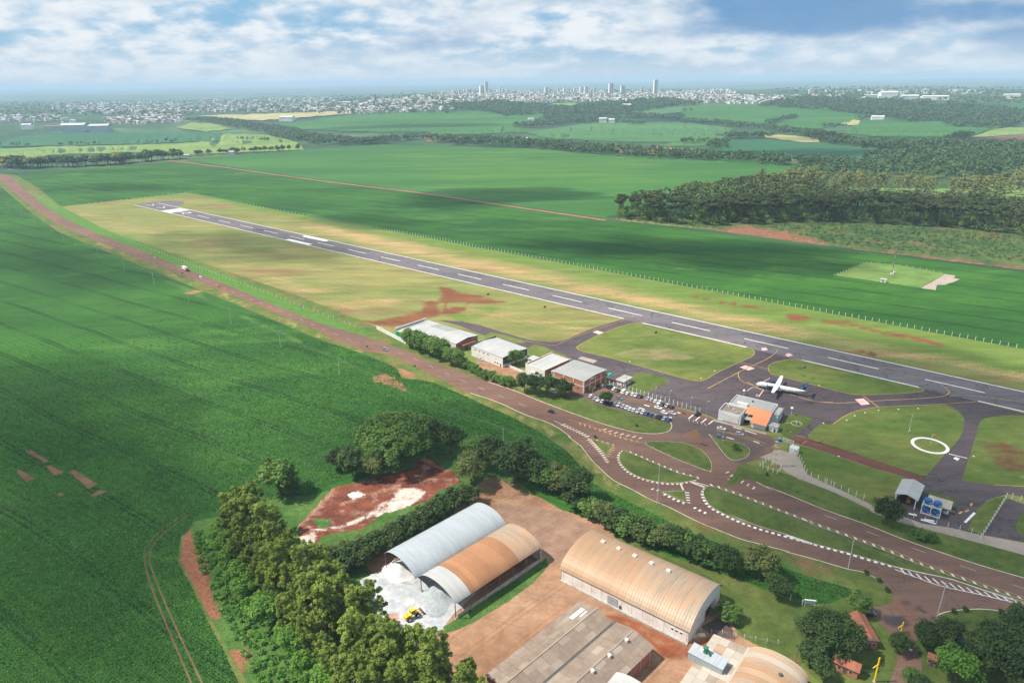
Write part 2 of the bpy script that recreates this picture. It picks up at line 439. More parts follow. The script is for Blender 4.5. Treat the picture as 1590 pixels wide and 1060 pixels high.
m_ground('verge', (.060, .115, .024), (.135, .145, .040), s1=.04, s2=1.2, fine=.28, chans=[(.22, .085, .045), (.24, .21, .07), (.080, .175, .030)], s0=.06, c0=(.16, .105, .05), bump=.5)
m_ground('weeds', (.042, .105, .022), (.085, .155, .034), s1=.10, s2=1.4, fine=.4, chans=[(.26, .105, .06), (.16, .17, .06), (.028, .09, .018)], bump=.8, bdist=.6)
m_ground('yard_dirt', (.235, .130, .075), (.33, .195, .122), s1=.035, s2=.7, fine=.13, chans=[(.20, .060, .028), (.23, .145, .105), (.13, .12, .05)], s0=.05, c0=(.34, .22, .14), bump=.2, lines=[(R(44), 9.0, .5, (.20, .10, .055), 2.0, .5), (R(44), 9.0, .5, (.20, .10, .055), 3.9, .5), (R(-20), 14.0, .5, (.20, .10, .055), 2.0, .35)])
m_ground('red_soil', (.115, .038, .025), (.185, .062, .035), s1=.06, s2=.9, fine=.25, chans=[(.50, .42, .37), (.30, .16, .11), (.05, .13, .03)], s0=.16, c0=(.27, .15, .11), bump=.5, mid=.45)
m_ground('lime', (.33, .355, .39), (.47, .47, .47), s1=.11, s2=1.1, fine=.12, chans=[(.42, .23, .16), (.22, .245, .26), (.16, .10, .075)], bump=.5, bdist=.3)
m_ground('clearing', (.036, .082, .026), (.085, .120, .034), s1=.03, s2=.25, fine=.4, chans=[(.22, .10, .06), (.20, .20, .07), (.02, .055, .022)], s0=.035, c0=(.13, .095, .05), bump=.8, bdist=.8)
m_ground('runway_tar', (.120, .108, .116), (.160, .142, .150), s1=.02, s2=2.2, fine=.10, chans=[(.05, .046, .052), (.16, .13, .12), None], stretch=(RW, .12), rough=.85, bump=.1, mid=.24, crack=.7)
m_ground('apron_tar', (.072, .059, .064), (.098, .080, .084), s1=.03, s2=2.2, fine=.10, stretch=(R(-35), .3), rough=.85, s0=.05, c0=(.10, .075, .072), bump=.1, mid=.24, crack=.7)
m_ground('road_tar', (.145, .084, .064), (.180, .108, .082), s1=.02, s2=2.0, fine=.10, chans=[(.215, .100, .068), (.105, .080, .076), (.06, .05, .05)], stretch=(R(-35), .12), rough=.85, bump=.1, mid=.22, crack=.3)
m_ground('lot_tar', (.080, .058, .055), (.105, .076, .070), s1=.03, s2=2.0, fine=.10, chans=[(.17, .075, .055), None, None], rough=.85, bump=.1, mid=.24, crack=.7)
m_ground('service_tar', (.13, .055, .045), (.17, .075, .058), s1=.03, s2=1.5, fine=.12, rough=.9, bump=.1, mid=.14)
m_ground('paving', (.30, .25, .21), (.36, .30, .25), s1=.06, s2=1.8, fine=.1, chans=[(.28, .16, .10), None, None], bump=.1, mid=.14)
m_ground('dirt_track', (.25, .115, .065), (.31, .15, .09), s1=.02, s2=.3, fine=.15, bump=.1)
m_plain('paint_white', (.78, .77, .74), .7, .2, var=.10, scale=.6, dirt=(.42, .34, .30), dirt_amt=.45)
m_plain('paint_road', (.68, .60, .50), .7, .2, var=.12, scale=.6, dirt=(.34, .22, .16), dirt_amt=.5)
m_plain('paint_yellow', (.52, .30, .10), .7, .2, var=.12, scale=.6, dirt=(.22, .14, .09), dirt_amt=.6)
m_plain('paint_pink', (.72, .42, .38), .7, .2, var=.15, scale=.8, dirt=(.78, .70, .68), dirt_amt=.5)
m_plain('kerb', (.62, .56, .44), .85, .2, var=.12, scale=.5, dirt=(.35, .22, .15), dirt_amt=.55)
m_plain('kerb_lime', (.70, .69, .66), .85, .2, var=.1, scale=.6)

# ------------------------------------------------------------------ setting: the land to the horizon
def build_ground():
    az = [-180 + 10 * i for i in range(11)] + [-75 + 5 * i for i in range(4)] + [-55 + .8 * i for i in range(138)] + [56 + 4 * i for i in range(5)] + [80 + 10 * i for i in range(10)]
    az = sorted(set(az)); rad = [20 * 1.045 ** i for i in range(176)]
    v = [(0, 0, 0)]; f = []; n = len(az)
    for r in rad:
        for a in az: x, y = r * math.sin(R(a)), r * math.cos(R(a)); v.append((x, y, terr(x, y) - .0018 * max(0, r - 1500) - .02))
    for j in range(n): f.append((0, 1 + (j + 1) % n, 1 + j))
    for i in range(len(rad) - 1):
        for j in range(n): k = (j + 1) % n; a = 1 + i * n; b = a + n; f.append((a + j, a + k, b + k, b + j))
    me = bpy.data.meshes.new('ground'); me.from_pydata(v, [], f); me.update(); me.materials.append(MATS['far_land'])
    me.polygons.foreach_set('use_smooth', [True] * len(me.polygons))
    tag(link('ground', me), 'dark green rolling countryside reaching to the hazy horizon', 'ground', kind='structure')
build_ground()

# distant fields
def far_field(k, pts, mat, label, layer=1, rag=3):
    sheet('distant_field', ragged(Z(k, pts), rag, 10), layer, mat, label, 'field', step=(16, 3.5))
far_field('I', [(0, 425), (250, 412), (640, 405), (900, 395), (1060, 352), (1250, 358), (1385, 395), (1420, 428), (1000, 445), (860, 452), (600, 440), (250, 450), (0, 500)], 'pasture', 'pale yellow-green pasture behind the belt of yellow-flowering trees')
far_field('I', [(0, 395), (100, 365), (250, 350), (600, 345), (1000, 350), (1050, 365), (1040, 385), (600, 402), (100, 412), (0, 412)], 'field_teal', 'long blue-green field below the silver grain silos', 2)
far_field('I', [(930, 270), (1300, 258), (1590, 248), (1660, 250), (1600, 262), (1220, 292), (1080, 284)], 'stubble', 'pale straw strip at the edge of the left part of town')
far_field('I', [(820, 325), (900, 300), (1000, 305), (1080, 330), (960, 345)], 'pasture', 'small light green meadow among houses below the town')
far_field('J', [(-320, 320), (0, 270), (300, 255), (700, 245), (900, 250), (970, 268), (800, 318), (890, 345), (560, 358), (470, 362), (400, 345), (150, 345), (-180, 335)], 'soy_far', 'broad green field in front of the distant town centre')
far_field('J', [(400, 350), (560, 353), (560, 385), (400, 392), (380, 370)], 'brown_field', 'small bare brown plot beside the river trees')
far_field('J', [(860, 345), (1180, 302), (1590, 300), (1830, 330), (1780, 370), (1760, 395), (1330, 390), (1000, 378), (920, 365)], 'field_light', 'light green field with a white farmhouse at its upper edge')
far_field('J', [(960, 215), (1100, 208), (1090, 225), (970, 232)], 'pasture', 'tiny pale meadow at the foot of the town hill')
far_field('J', [(1280, 270), (1400, 235), (1590, 215), (1600, 250), (1500, 262), (1350, 275)], 'field_light', 'small light field under the tallest tower')
far_field('K', [(0, 225), (200, 215), (460, 215), (700, 235), (860, 262), (820, 290), (640, 330), (520, 332), (370, 312), (0, 290)], 'soy_far', 'wide striped green field right below the white houses of town')
far_field('K', [(740, 352), (830, 292), (1000, 282), (1300, 300), (1500, 318), (1430, 335), (1220, 402), (1020, 402), (960, 372)], 'soy_far', 'rounded green field beside the farm shed on the far rise')
far_field('K', [(735, 305), (800, 290), (870, 295), (850, 310), (770, 315)], 'stubble', 'small straw plot beside the far farm shed')
far_field('K', [(380, 357), (520, 362), (640, 378), (640, 394), (560, 392), (390, 372)], 'stubble', 'straw-coloured strip in front of the wooded hollow')
far_field('K', [(150, 438), (200, 388), (390, 378), (700, 402), (850, 422), (905, 450), (860, 475), (700, 465), (350, 437)], 'field_teal', 'deep green lens-shaped field behind the riverside trees')
far_field('K', [(-10, 385), (140, 388), (160, 400), (60, 412), (-120, 410)], 'field_light', 'little green plot behind the red-roofed farmyard')
far_field('K', [(1310, 250), (1380, 222), (1590, 215), (1700, 215), (1700, 262), (1310, 266)], 'field_teal', 'dark teal field below the far long white sheds')
far_field('K', [(1330, 372), (1450, 332), (1590, 320), (1720, 320), (1720, 345), (1590, 355)], 'pasture', 'pale green terrace above the brown strip on the far right rise')
far_field('K', [(1330, 375), (1590, 357), (1720, 347), (1720, 395), (1590, 392)], 'brown_field', 'brown ploughed strip on the far right rise')
far_field('K', [(1260, 405), (1330, 378), (1590, 394), (1720, 397), (1720, 425), (1590, 418), (1400, 418)], 'field_light', 'light green slope below the brown strip')

far_field('J', [(1280, 420), (1450, 412), (1640, 425), (1640, 445), (1480, 450), (1300, 442)], 'dirt_track', 'red earth farmyard among the riverside trees', 3)
# soy fields beyond the runway fence
n_edge = [(283, 247), (400, 238), (530, 229), (597, 225), (697, 227), (830, 232), (963, 240), (1060, 246), (1300, 256), (1240, 275), (1130, 300), (1000, 320), (938, 339), (790, 318), (663, 299), (530, 283), (400, 266)]
sheet('soy_field', n_edge, 1, 'soy_far', 'green soy field beyond the red dirt track, below the river trees', 'field', (22, 7),
      [(1, Z('J', [(300, 450), (1300, 480), (1400, 560), (500, 560)]), 80, True, .5)])
m_edge = [(110, 263), (200, 256), (267, 252), (400, 269), (530, 287), (663, 303), (790, 322), (935, 344), (1034, 353), (1110, 363), (1257, 382), (1384, 397), (1590, 423), (1700, 436),
          (1700, 566), (1590, 542), (1200, 470), (940, 421), (741, 384), (620, 361), (480, 336), (292, 299), (95, 321), (60, 292), (25, 272)]
sheet('soy_field', m_edge, 1, 'soy', 'long green soy field between the runway fence and the red dirt track', 'field', (14, 6),
      [(1, [(920, 400), (1590, 475)], 14, False, .5), (1, [(1000, 380), (1400, 470)], 10, False, .35), (1, [(960, 390), (1590, 440)], 40, False, .25)])
tp = [G(*p) for p in smooth_px([(262, 250), (340, 259), (400, 267.5), (530, 285), (663, 301), (790, 320), (940, 342)], 6, False)]
mb = MB(); strip(tp, 7.5, 3, mb); tag(mb.build('dirt_track', 'dirt_track'), 'red dirt track crossing the green soy fields', 'track', kind='structure')
sheet('clearing', ragged([(935, 340), (1034, 350), (1110, 358), (1257, 378), (1384, 394), (1590, 419), (1700, 432), (1700, 330), (1300, 330), (1100, 340), (1000, 335)], 2), 2, 'clearing', 'rough felled clearing of scrub and bare soil at the foot of the pine wood', 'clearing', (12, 5),
      [(0, Z('L', [(430, 285), (760, 325), (860, 330), (700, 290), (560, 268)]), 14, True, .9), (0, Z('L', [(800, 340), (1100, 365), (1590, 425)]), 12, False, .75), (1, Z('L', [(100, 240), (350, 268), (600, 300), (800, 325)]), 12, False, .8), (0, Z('L', [(1380, 300), (1480, 285), (1500, 300)]), 12, True, .7)])
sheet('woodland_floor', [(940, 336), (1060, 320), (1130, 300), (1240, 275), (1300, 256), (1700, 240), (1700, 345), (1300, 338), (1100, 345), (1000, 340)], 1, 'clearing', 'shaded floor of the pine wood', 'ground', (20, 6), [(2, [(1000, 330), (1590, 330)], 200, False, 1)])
sheet('meadow', Z('K', [(500, 605), (700, 615), (1000, 640), (1400, 655), (1640, 665), (1640, 600), (1430, 585), (1300, 610), (900, 605), (600, 590)]), 4, 'pasture', 'sunlit meadow strip behind the dark pine wood', 'field', (20, 6))
nd = sheet('meadow', Z('L', [(890, 445), (1010, 397), (1120, 405), (1300, 438), (1210, 490)]), 3, 'pasture', 'bright grass square fenced in the soy around the radio mast', 'field', (8, 4), [(2, Z('L', [(890, 445), (1010, 397), (1300, 438), (1210, 490)]), 5, True, 1)])
sheet('bare_patch', ragged(Z('L', [(1210, 492), (1300, 440), (1340, 445), (1330, 455), (1355, 460), (1300, 480), (1270, 480), (1265, 500)]), 1.5), 4, 'paving', 'bare grey strip beside the grass square of the radio mast', 'ground')

# ------------------------------------------------------------------ setting: left fields and road verge
sheet('verge', [(-300, 262), (0, 270), (25, 272), (60, 292), (95, 321), (190, 352), (290, 385), (400, 425), (500, 462), (590, 497), (640, 515), (800, 585), (1000, 650), (1300, 730), (1420, 800), (1640, 880),
                (1700, 1000), (1700, 1200), (200, 1200), (-300, 700)], 1, 'verge', 'rough grass verge beside the red road', 'grass', (16, 8),
      [(1, Z('M', [(0, 70), (120, 150), (250, 240)]), 12, False, .6), (1, [(600, 572), (700, 607), (800, 645), (880, 680), (920, 720), (960, 760)], 12, False, .8), (1, Z('M', [(420, 385), (900, 585), (1590, 875)]), 8, False, .9),
       (2, Z('M', [(180, 200), (430, 330), (700, 445), (900, 520), (1200, 640), (1590, 800)]), 30, False, 1.2), (2, [(540, 520), (640, 560), (720, 590)], 22, False, 1.1), (0, Z('H', [(740, 600), (900, 700), (1100, 800), (1300, 860), (1590, 920)]), 12, False, .85)])
lf = [(-300, 286), (0, 289), (50, 332), (90, 360), (141, 381), (211, 410), (264, 431), (317, 453), (352, 467), (423, 496), (493, 526), (560, 548), (598, 563), (616, 572), (624, 587), (655, 590), (673, 594), (711, 610), (760, 632), (800, 650), (840, 672), (880, 700), (900, 722), (912, 745), (935, 758), (1000, 790), (1060, 820), (1110, 841), (1180, 866), (1250, 893), (1300, 908), (1322, 915), (1318, 925),
      (1290, 935), (1240, 940), (1150, 900), (1000, 850), (880, 800), (800, 745), (700, 700), (600, 740), (480, 790), (340, 800), (281, 832), (275, 870), (300, 915), (320, 960), (345, 1005), (370, 1060), (420, 1200), (-300, 1200)]
sheet('soy_field', lf, 2, 'soy', 'dark green soy field with tram lines left of the red road', 'field', (14, 8),
      [(1, Z('N', [(560, 620), (800, 1060), (200, 1060), (100, 800)]), 60, True, .35), (1, [(440, 480), (520, 540), (590, 580)], 10, False, .8), (1, Z('M', [(650, 500), (900, 630), (1590, 950)]), 7, False, .95), (1, [(200, 470), (420, 560)], 60, False, .3),
       (0, Z('N', [(190, 660), (230, 690)]), 9, False, .5), (0, Z('N', [(340, 790), (380, 810)]), 6, False, .6), (1, Z('N', [(400, 400), (500, 480), (560, 560)]), 20, False, .5), (2, [(0, 590), (250, 720)], 90, False, .35)])
GAPS = []; TRACKS = []
for pts in ([(80, 297), (100, 293), (160, 328), (150, 336)], [(52, 362), (65, 356), (118, 388), (85, 398)], [(150, 347), (165, 343), (212, 368), (180, 378)], [(228, 366), (245, 359), (325, 408), (290, 420)], [(297, 440), (330, 425), (355, 430), (310, 447)], [(185, 440), (205, 432), (210, 442), (190, 447)]):
    GAPS.append([(q.x, q.y) for q in (G(*p) for p in Z('N', pts))])
    sheet('bare_patch', ragged(Z('N', pts), 2.0, 2, pts[0][0]), 3, 'brown_field', 'bare grey gap in the crop of the dark left field', 'ground')['group'] = 'bare gaps in the left field'
for i, pts in enumerate(([(615, 500), (545, 545), (490, 600), (475, 650), (490, 720), (520, 800), (570, 920), (630, 1060)], [(620, 506), (550, 558), (500, 612), (492, 655), (512, 720), (545, 800), (590, 900), (665, 1060), (690, 1120)])):
    mb = MB(); TRACKS.append([G(*p) for p in Z('N', pts)]); strip([G(*p) for p in smooth_px(Z('N', pts), 5, False)], .5, 3, mb); tag(mb.build('wheel_track', 'brown_field'), 'red wheel track curving round the corner of the eucalyptus grove', 'track', 'wheel tracks by the grove', kind='structure')
sheet('bare_patch', ragged(Z('G', [(415, 20), (480, 0), (540, 20), (590, 65), (620, 105), (570, 90), (500, 60), (430, 45)]), 3.0, 2), 3, 'dirt_track', 'bare orange soil patch in the soy beside the road', 'ground')
sheet('bare_patch', ragged(Z('A', [(205, 395), (250, 405), (300, 430), (290, 445), (240, 440)]), 3.0, 2), 3, 'dirt_track', 'small orange soil scar on the verge beside the road', 'ground')
sheet('bare_patch', ragged(Z('M', [(805, 612), (860, 598), (895, 602), (850, 616)]), .8, 3), 3, 'dirt_track', 'orange soil scar at the foot of a power pole in the left field', 'ground')

# grove floor, soil bank, red yard, dirt yard
sheet('grove_floor', ragged([(300, 810), (345, 800), (400, 770), (480, 770), (560, 745), (640, 700), (720, 690), (800, 735), (735, 800), (700, 830), (600, 860), (580, 910), (610, 960), (640, 1010), (700, 1060), (740, 1180), (330, 1180), (385, 1060), (350, 1000), (322, 950), (300, 905), (280, 870), (284, 838)], 2), 3, 'weeds', 'bright weeds and scrub under the eucalyptus grove', 'ground', (9, 6),
      [(0, Z('F', [(95, 250), (55, 330), (60, 420), (130, 550), (200, 690), (250, 700), (200, 560), (170, 430), (110, 330)]), 12, True, 1), (0, Z('F', [(310, 870), (400, 850), (370, 960), (330, 920)]), 10, True, .9), (2, [(440, 880), (600, 1040)], 60, False, .9), (1, Z('F', [(60, 420), (220, 760), (390, 1018)]), 4, False, .7)])
sheet('red_yard', ragged(Z('G', [(10, 840), (80, 760), (200, 625), (430, 575), (560, 532), (640, 520), (660, 480), (740, 455), (820, 520), (890, 550), (900, 600), (760, 650), (720, 700), (480, 770), (360, 850), (130, 890), (120, 1000), (150, 1060), (110, 1120), (60, 1060), (20, 960)]), 6, 3), 4, 'red_soil', 'churned red earth yard with white lime traces behind the hedge', 'ground', (5, 3),
      [(0, Z('G', [(540, 700), (580, 640), (650, 630), (700, 650), (650, 700), (560, 740), (450, 780)]), 9, True, .95), (0, Z('G', [(90, 860), (250, 840), (400, 780), (480, 715), (560, 680)]), 9, False, .95), (0, Z('G', [(25, 900), (90, 880), (100, 960), (60, 980)]), 7, True, 1), (0, Z('G', [(290, 665), (330, 645), (365, 665), (320, 685)]), 4, True, 1),
       (1, Z('G', [(10, 830), (90, 760), (200, 640)]), 14, False, .9), (1, Z('G', [(250, 720), (450, 650), (560, 610)]), 12, False, .7), (1, Z('G', [(700, 470), (820, 530)]), 12, False, .8), (2, Z('G', [(100, 800), (180, 810), (150, 850)]), 9, True, 1), (2, Z('G', [(250, 800), (330, 780)]), 6, False, .8), (1, Z('G', [(60, 980), (110, 1080)]), 14, False, .9)])
sheet('dirt_yard', ragged([(724, 768), (752, 742), (772, 740), (800, 760), (842, 774), (870, 790), (905, 802), (940, 812), (960, 840), (1080, 900), (1130, 950), (1145, 985), (1190, 1010), (1260, 1080), (1200, 1180), (600, 1180), (650, 1020), (640, 970), (590, 900), (560, 870), (600, 845), (690, 815)], 2), 4, 'yard_dirt', 'bare orange dirt yard between the arched warehouses', 'ground', (8, 5),
      [(1, Z('E', [(100, 20), (350, 40), (560, 130), (420, 200), (380, 280), (330, 250), (250, 130)]), 20, True, .9), (0, Z('E', [(640, 540), (760, 570), (900, 640), (1000, 680), (1120, 640), (1050, 740), (900, 730), (700, 600)]), 14, True, .8), (1, Z('E', [(150, 420), (600, 470)]), 16, False, .7), (0, Z('E', [(-60, 560), (60, 480)]), 14, False, .0), (2, Z('E', [(830, 720), (760, 830)]), 8, False, .8)])
sheet('grass_strip', ragged(Z('E', [(330, 262), (342, 300), (280, 370), (150, 470), (0, 560), (-80, 600), (-150, 620), (-158, 590), (-60, 530), (0, 480), (150, 390), (280, 300)]), 1.2, 4), 6, 'weeds', 'strip of bright grass beside the open arched shed', 'grass', (6, 4), [])
sheet('lime_ground', ragged(Z('F', [(950, 510), (1010, 480), (1130, 430), (1250, 380), (1420, 330), (1590, 420), (1560, 540), (1400, 690), (1360, 750), (1260, 780), (1230, 830), (1150, 880), (1080, 860), (1040, 760), (980, 640)]), 2, 4), 5, 'lime', 'white limestone powder spread in front of the open sheds', 'ground', (4, 3),
      [(1, Z('U', [(760, 480), (900, 390), (1030, 450), (980, 570), (830, 590)]), 5, True, .9), (0, Z('U', [(300, 560), (420, 560), (430, 700), (350, 700)]), 9, True, .9), (0, Z('U', [(480, 740), (700, 700), (640, 760)]), 8, True, .7), (2, Z('U', [(400, 900), (560, 860), (600, 900), (430, 990)]), 7, True, 1), (1, Z('U', [(480, 170), (560, 200)]), 8, False, .8)])
sheet('grass_strip', ragged(Z('E', [(640, 150), (700, 150), (800, 200), (1000, 290), (1150, 380), (1240, 430), (1330, 450), (1470, 440), (1580, 500), (1590, 560), (1500, 660), (1500, 760), (1420, 700), (1300, 650), (1230, 580), (1180, 440), (1000, 350), (840, 260), (680, 180)]), 1.5, 4), 5, 'lawn', 'grass between the big arched warehouse and the hedgerow', 'grass', (7, 4),
      [(1, Z('E', [(1250, 400), (1330, 440)]), 10, False, .9), (1, Z('E', [(1260, 630), (1310, 660)]), 7, False, .8), (2, Z('E', [(700, 180), (1180, 400)]), 8, False, .8)])
sheet('gravel_patch', ragged(Z('E', [(1060, 590), (1140, 545), (1190, 570), (1220, 610), (1230, 650), (1130, 635)]), 1, 4), 6, 'lot_tar', 'dark gravel patch at the gable door of the big warehouse', 'ground')

# ------------------------------------------------------------------ airfield
air = [(95, 321), (292, 299), (480, 336), (620, 361), (741, 384), (940, 421), (1200, 470), (1590, 542), (1700, 566), (1700, 900), (1590, 850), (1400, 790), (1200, 730), (1050, 690), (870, 640), (800, 600), (745, 578), (640, 532), (560, 497), (470, 462), (380, 430), (270, 395), (170, 360)]
dry = lambda st, *pts: (1, list(pts), 34, False, st * .9)
sheet('airfield_grass', air, 2, 'airfield_grass', 'dry patchy grass of the airfield on both sides of the runway', 'grass', (9, 4),
      [dry(.8, (560, 372), (700, 402), (900, 445), (1050, 478), (1250, 520)), dry(.7, (760, 415), (1000, 465), (1200, 505)), dry(.5, (120, 330), (250, 365)), dry(.3, (250, 365), (420, 430)), dry(.55, (420, 430), (560, 485)), (0, [(300, 405), (430, 445), (560, 495)], 14, False, .42), dry(.6, (330, 420), (420, 445), (600, 470)), dry(.7, (1300, 535), (1590, 585)), dry(.8, (480, 350), (640, 385)), dry(.5, (200, 345), (330, 385)), dry(.6, (720, 480), (900, 510)),
       (0, Z('X', [(580, 345), (700, 385), (960, 430), (850, 440), (640, 430), (580, 430), (600, 390)]), 9, True, .95), (0, Z('X', [(585, 460), (740, 470), (690, 490), (590, 505)]), 7, True, .95), (0, Z('X', [(140, 570), (300, 530), (470, 490), (490, 435), (540, 440), (545, 520), (450, 540), (300, 590)]), 9, True, 1),
       (0, Z('a', [(90, 80), (170, 80), (230, 105), (120, 110)]), 7, True, .9), (0, Z('a', [(330, 120), (500, 140), (700, 190), (900, 225), (1070, 268)]), 13, False, 1.15), (0, Z('a', [(390, 270), (500, 280)]), 9, False, .8), (0, Z('a', [(540, 300), (640, 325)]), 9, False, .8), (0, Z('a', [(860, 370), (1100, 410)]), 12, False, .7), (0, Z('a', [(1490, 430), (1590, 440)]), 6, False, .7),
       (0, Z('Y', [(700, 85), (950, 130), (1190, 170)]), 9, False, 1.0), (0, Z('Y', [(1290, 200), (1400, 215)]), 12, False, 1.1), (0, Z('M', [(1000, 560), (1300, 640), (1590, 720)]), 9, False, .3), (0, Z('X', [(0, 400), (150, 410)]), 10, False, .35), (0, Z('X', [(900, 410), (1300, 520), (1440, 560), (1560, 590)]), 3, False, .6),
       (2, [(292, 300), (480, 336), (620, 361), (940, 421), (1200, 470), (1590, 542), (1700, 565), (1700, 610), (1590, 582), (1200, 497), (940, 436), (620, 370), (480, 343)], 9, True, .9), (0, [(1290, 545), (1420, 575), (1590, 612)], 24, False, .62), (2, Z('X', [(640, 520), (830, 470), (930, 460), (880, 500), (720, 545)]), 14, True, .9), (2, [(250, 380), (350, 395), (420, 390)], 22, False, .6), (2, [(130, 345), (300, 405), (420, 450), (560, 507)], 7, False, 1)])

# runway: measured off the photo, 30 m wide with 30 m dashes 25 m apart
ra, rb = G(*Z('W', (35, 125))), G(1427, 601.7)             # near edge line
rd = (rb - ra).normalized(); rn = Vector((-rd.y, rd.x, 0))
if rn.y < 0: rn = -rn
def RP(s, w): return ra + rd * s + rn * w                  # along / across the runway
def quad(p, layer, mb): mb.poly([lay(q, layer) for q in p]); return mb
def rrect(mb, s0, s1, w0, w1, layer): return quad([RP(s0, w0), RP(s1, w0), RP(s1, w1), RP(s0, w1)], layer, mb)
me_pts = []
LEN = 1250
mb = MB(); n = 120
for i in range(n): rrect(mb, LEN * i / n, LEN * (i + 1) / n, -.6, 15.2, 5); rrect(mb, LEN * i / n, LEN * (i + 1) / n, 15.2, 31.0, 5)
me = mb.mesh('runway', 'runway_tar'); at = me.attributes.new('mix', 'FLOAT_COLOR', 'POINT'); dat = np.zeros((len(me.vertices), 4), 'f4'); dat[:, 3] = 1
for i, v in enumerate(me.vertices):                          # tyre rubber down the middle of the touchdown zones
    q = v.co - ra; a, w_ = q.dot(rd), q.dot(rn); dat[i, 0] = (.55 if 10 < w_ < 20 else .1) * max(0, 1 - abs(a - 330) / 200)
at.data.foreach_set('color', dat.ravel())
runway = tag(link('runway', me), 'long straight asphalt runway with white edge lines and dashes', 'runway', kind='structure')
sheet('runway_turnpad', Z('W', [(40, 122), (180, 104), (300, 97), (375, 100), (380, 115), (340, 130), (250, 140), (120, 145)]), 4, 'runway_tar', 'rounded asphalt turning pad at the far runway end', 'runway', patches=[])
for w in (0.0, 29.5):
    ex = [(0, LEN)] if w else []
    if not w:
        cuts = [Z('Y', (270, 220)), Z('Y', (385, 245)), Z('Y', (1035, 390)), Z('a', (180, 360)), Z('a', (925, 537)), Z('a', (1297, 626))]
        s = [(G(*c) - ra).dot(rd) for c in cuts]; ex = [(0, s[0]), (s[1], s[2]), (s[3], s[4]), (s[5], LEN)]
    else: ex = [(12, LEN)]
    for (s0, s1) in ex:
        mb = MB(); k = max(2, int((s1 - s0) / 25))
        for i in range(k): rrect(mb, s0 + (s1 - s0) * i / k, s0 + (s1 - s0) * (i + 1) / k, w, w + .95, 6)
        mb.build('edge_line', 'paint_white', runway)
s_ref = (G(*Z('a', (352, 342))) - ra).dot(rd)
s = s_ref
while s > 130: s -= 55
while s < LEN - 30:
    if s > 95: rrect(MB(), s, s + 30, 14.6, 15.5, 6).build('centre_dash', 'paint_white', runway)
    s += 55
s_thr = (G(*Z('W', (225, 165))) - ra).dot(rd)
for i in range(8):                                          # threshold bars
    w = 1.8 + i * 1.8 if i < 4 else 16.4 + (i - 4) * 3.4
    w = 2.0 + i * 3.45
    rrect(MB(), s_thr, s_thr + 30, w, w + 1.9, 6).build('threshold_bar', 'paint_white', runway)
# runway number (two plain figures) beyond the bars
def stroke_figures(s0, flip):
    for (a, b, c, d) in ((0, 9, 9.0, 10.3), (0, 1.6, 9.0, 12.6), (0, 9, 18.0, 19.3), (7.6, 9, 18.0, 21.4), (3.8, 5.2, 18.0, 21.4), (0, 4.5, 20.4, 21.6)):
        rrect(MB(), s0 + a, s0 + b, c, d, 7).build('runway_figure', 'paint_white', runway)
stroke_figures(s_thr + 44, 1)
s_aim = (G(*Z('W', (1065, 365))) - ra).dot(rd)
for w in (1.5, 23.5): rrect(MB(), s_aim, s_aim + 45, w, w + 5.0, 6).build('aiming_block', 'paint_white', runway)
for k in (0, 1):                                            # arrow heads before the displaced threshold
    for j in (-1, 1):
        b = RP(s_thr - 22 - 36 * k, 15.05)
        quad([b, b + rd * 2.4, b - rd * 9 + rn * (j * 6), b - rd * 11.4 + rn * (j * 6)] if j > 0 else [b - rd * 11.4 - rn * 6, b - rd * 9 - rn * 6, b + rd * 2.4, b], 6, MB()).build('arrow_stroke', 'paint_white', runway)

# paved airside: apron and taxiways
apron = [*Z('A', [(425, 132), (560, 138), (650, 155), (700, 172), (800, 202), (920, 236), (1040, 249), (1110, 240), (1270, 176), (1420, 130)]), *Z('Y', [(265, 222), (330, 190), (385, 248), (700, 316), (1040, 392), (1200, 420), (1500, 500)]),
         *Z('a', [(925, 545), (1000, 548), (1297, 628), (1590, 700), (1700, 726)]), (1650, 665), (1585, 645), *Z('C', [(1400, 375), (1280, 392), (1240, 430), (1220, 500), (1180, 640), (1130, 780), (1125, 815), (1340, 850), (1546, 865), (1700, 880), (1700, 950), (1546, 935), (1430, 910), (1290, 960), (1240, 1010), (1235, 1060)]),
         *Z('D', [(1230, 275), (1100, 262), (1000, 240), (885, 200), (850, 150), (900, 90), (1000, 35), (960, 10)]), *Z('C', [(820, 830), (700, 786), (500, 730), (280, 655), (100, 597), (20, 575), (-40, 545), (-100, 510)]),
         *Z('B', [(1400, 620), (1340, 560), (1320, 470), (1160, 430), (1000, 480), (950, 530), (840, 490), (680, 450), (560, 405), (480, 385), (410, 350), (310, 330), (260, 280), (100, 200), (0, 150), (-60, 120)]), *Z('A', [(1150, 340), (1050, 310), (920, 290), (740, 235), (640, 200), (540, 160)])]
sheet('apron', apron, 3, 'apron_tar', 'dark asphalt apron and taxiways between hangars, terminal and runway', 'apron', (14, 8))
def isl(pts, mat, label, patches=(), layer=4, n=5, step=(6, 4), name='grass_island'):
    return sheet(name, smooth_px(pts, n), layer, mat, label, 'grass', step, list(patches))
g2 = Z('Y', [(-15, 388), (130, 312), (300, 253), (390, 248), (700, 314), (1000, 378), (1062, 402), (1078, 425), (1065, 450), (980, 490), (850, 550), (745, 602), (600, 575), (350, 503), (150, 450), (30, 422), (-12, 404)])
isl(g2, 'apron_grass', 'sunny green grass block between the two taxiways', [(1, Z('Y', [(250, 430), (500, 400), (700, 460), (400, 470)]), 14, True, .7), (1, Z('Y', [(380, 300), (650, 360)]), 10, False, .5), (0, Z('Y', [(820, 440), (980, 470)]), 3, False, .8), (2, Z('Y', [(600, 560), (1000, 480)]), 14, False, .5)])
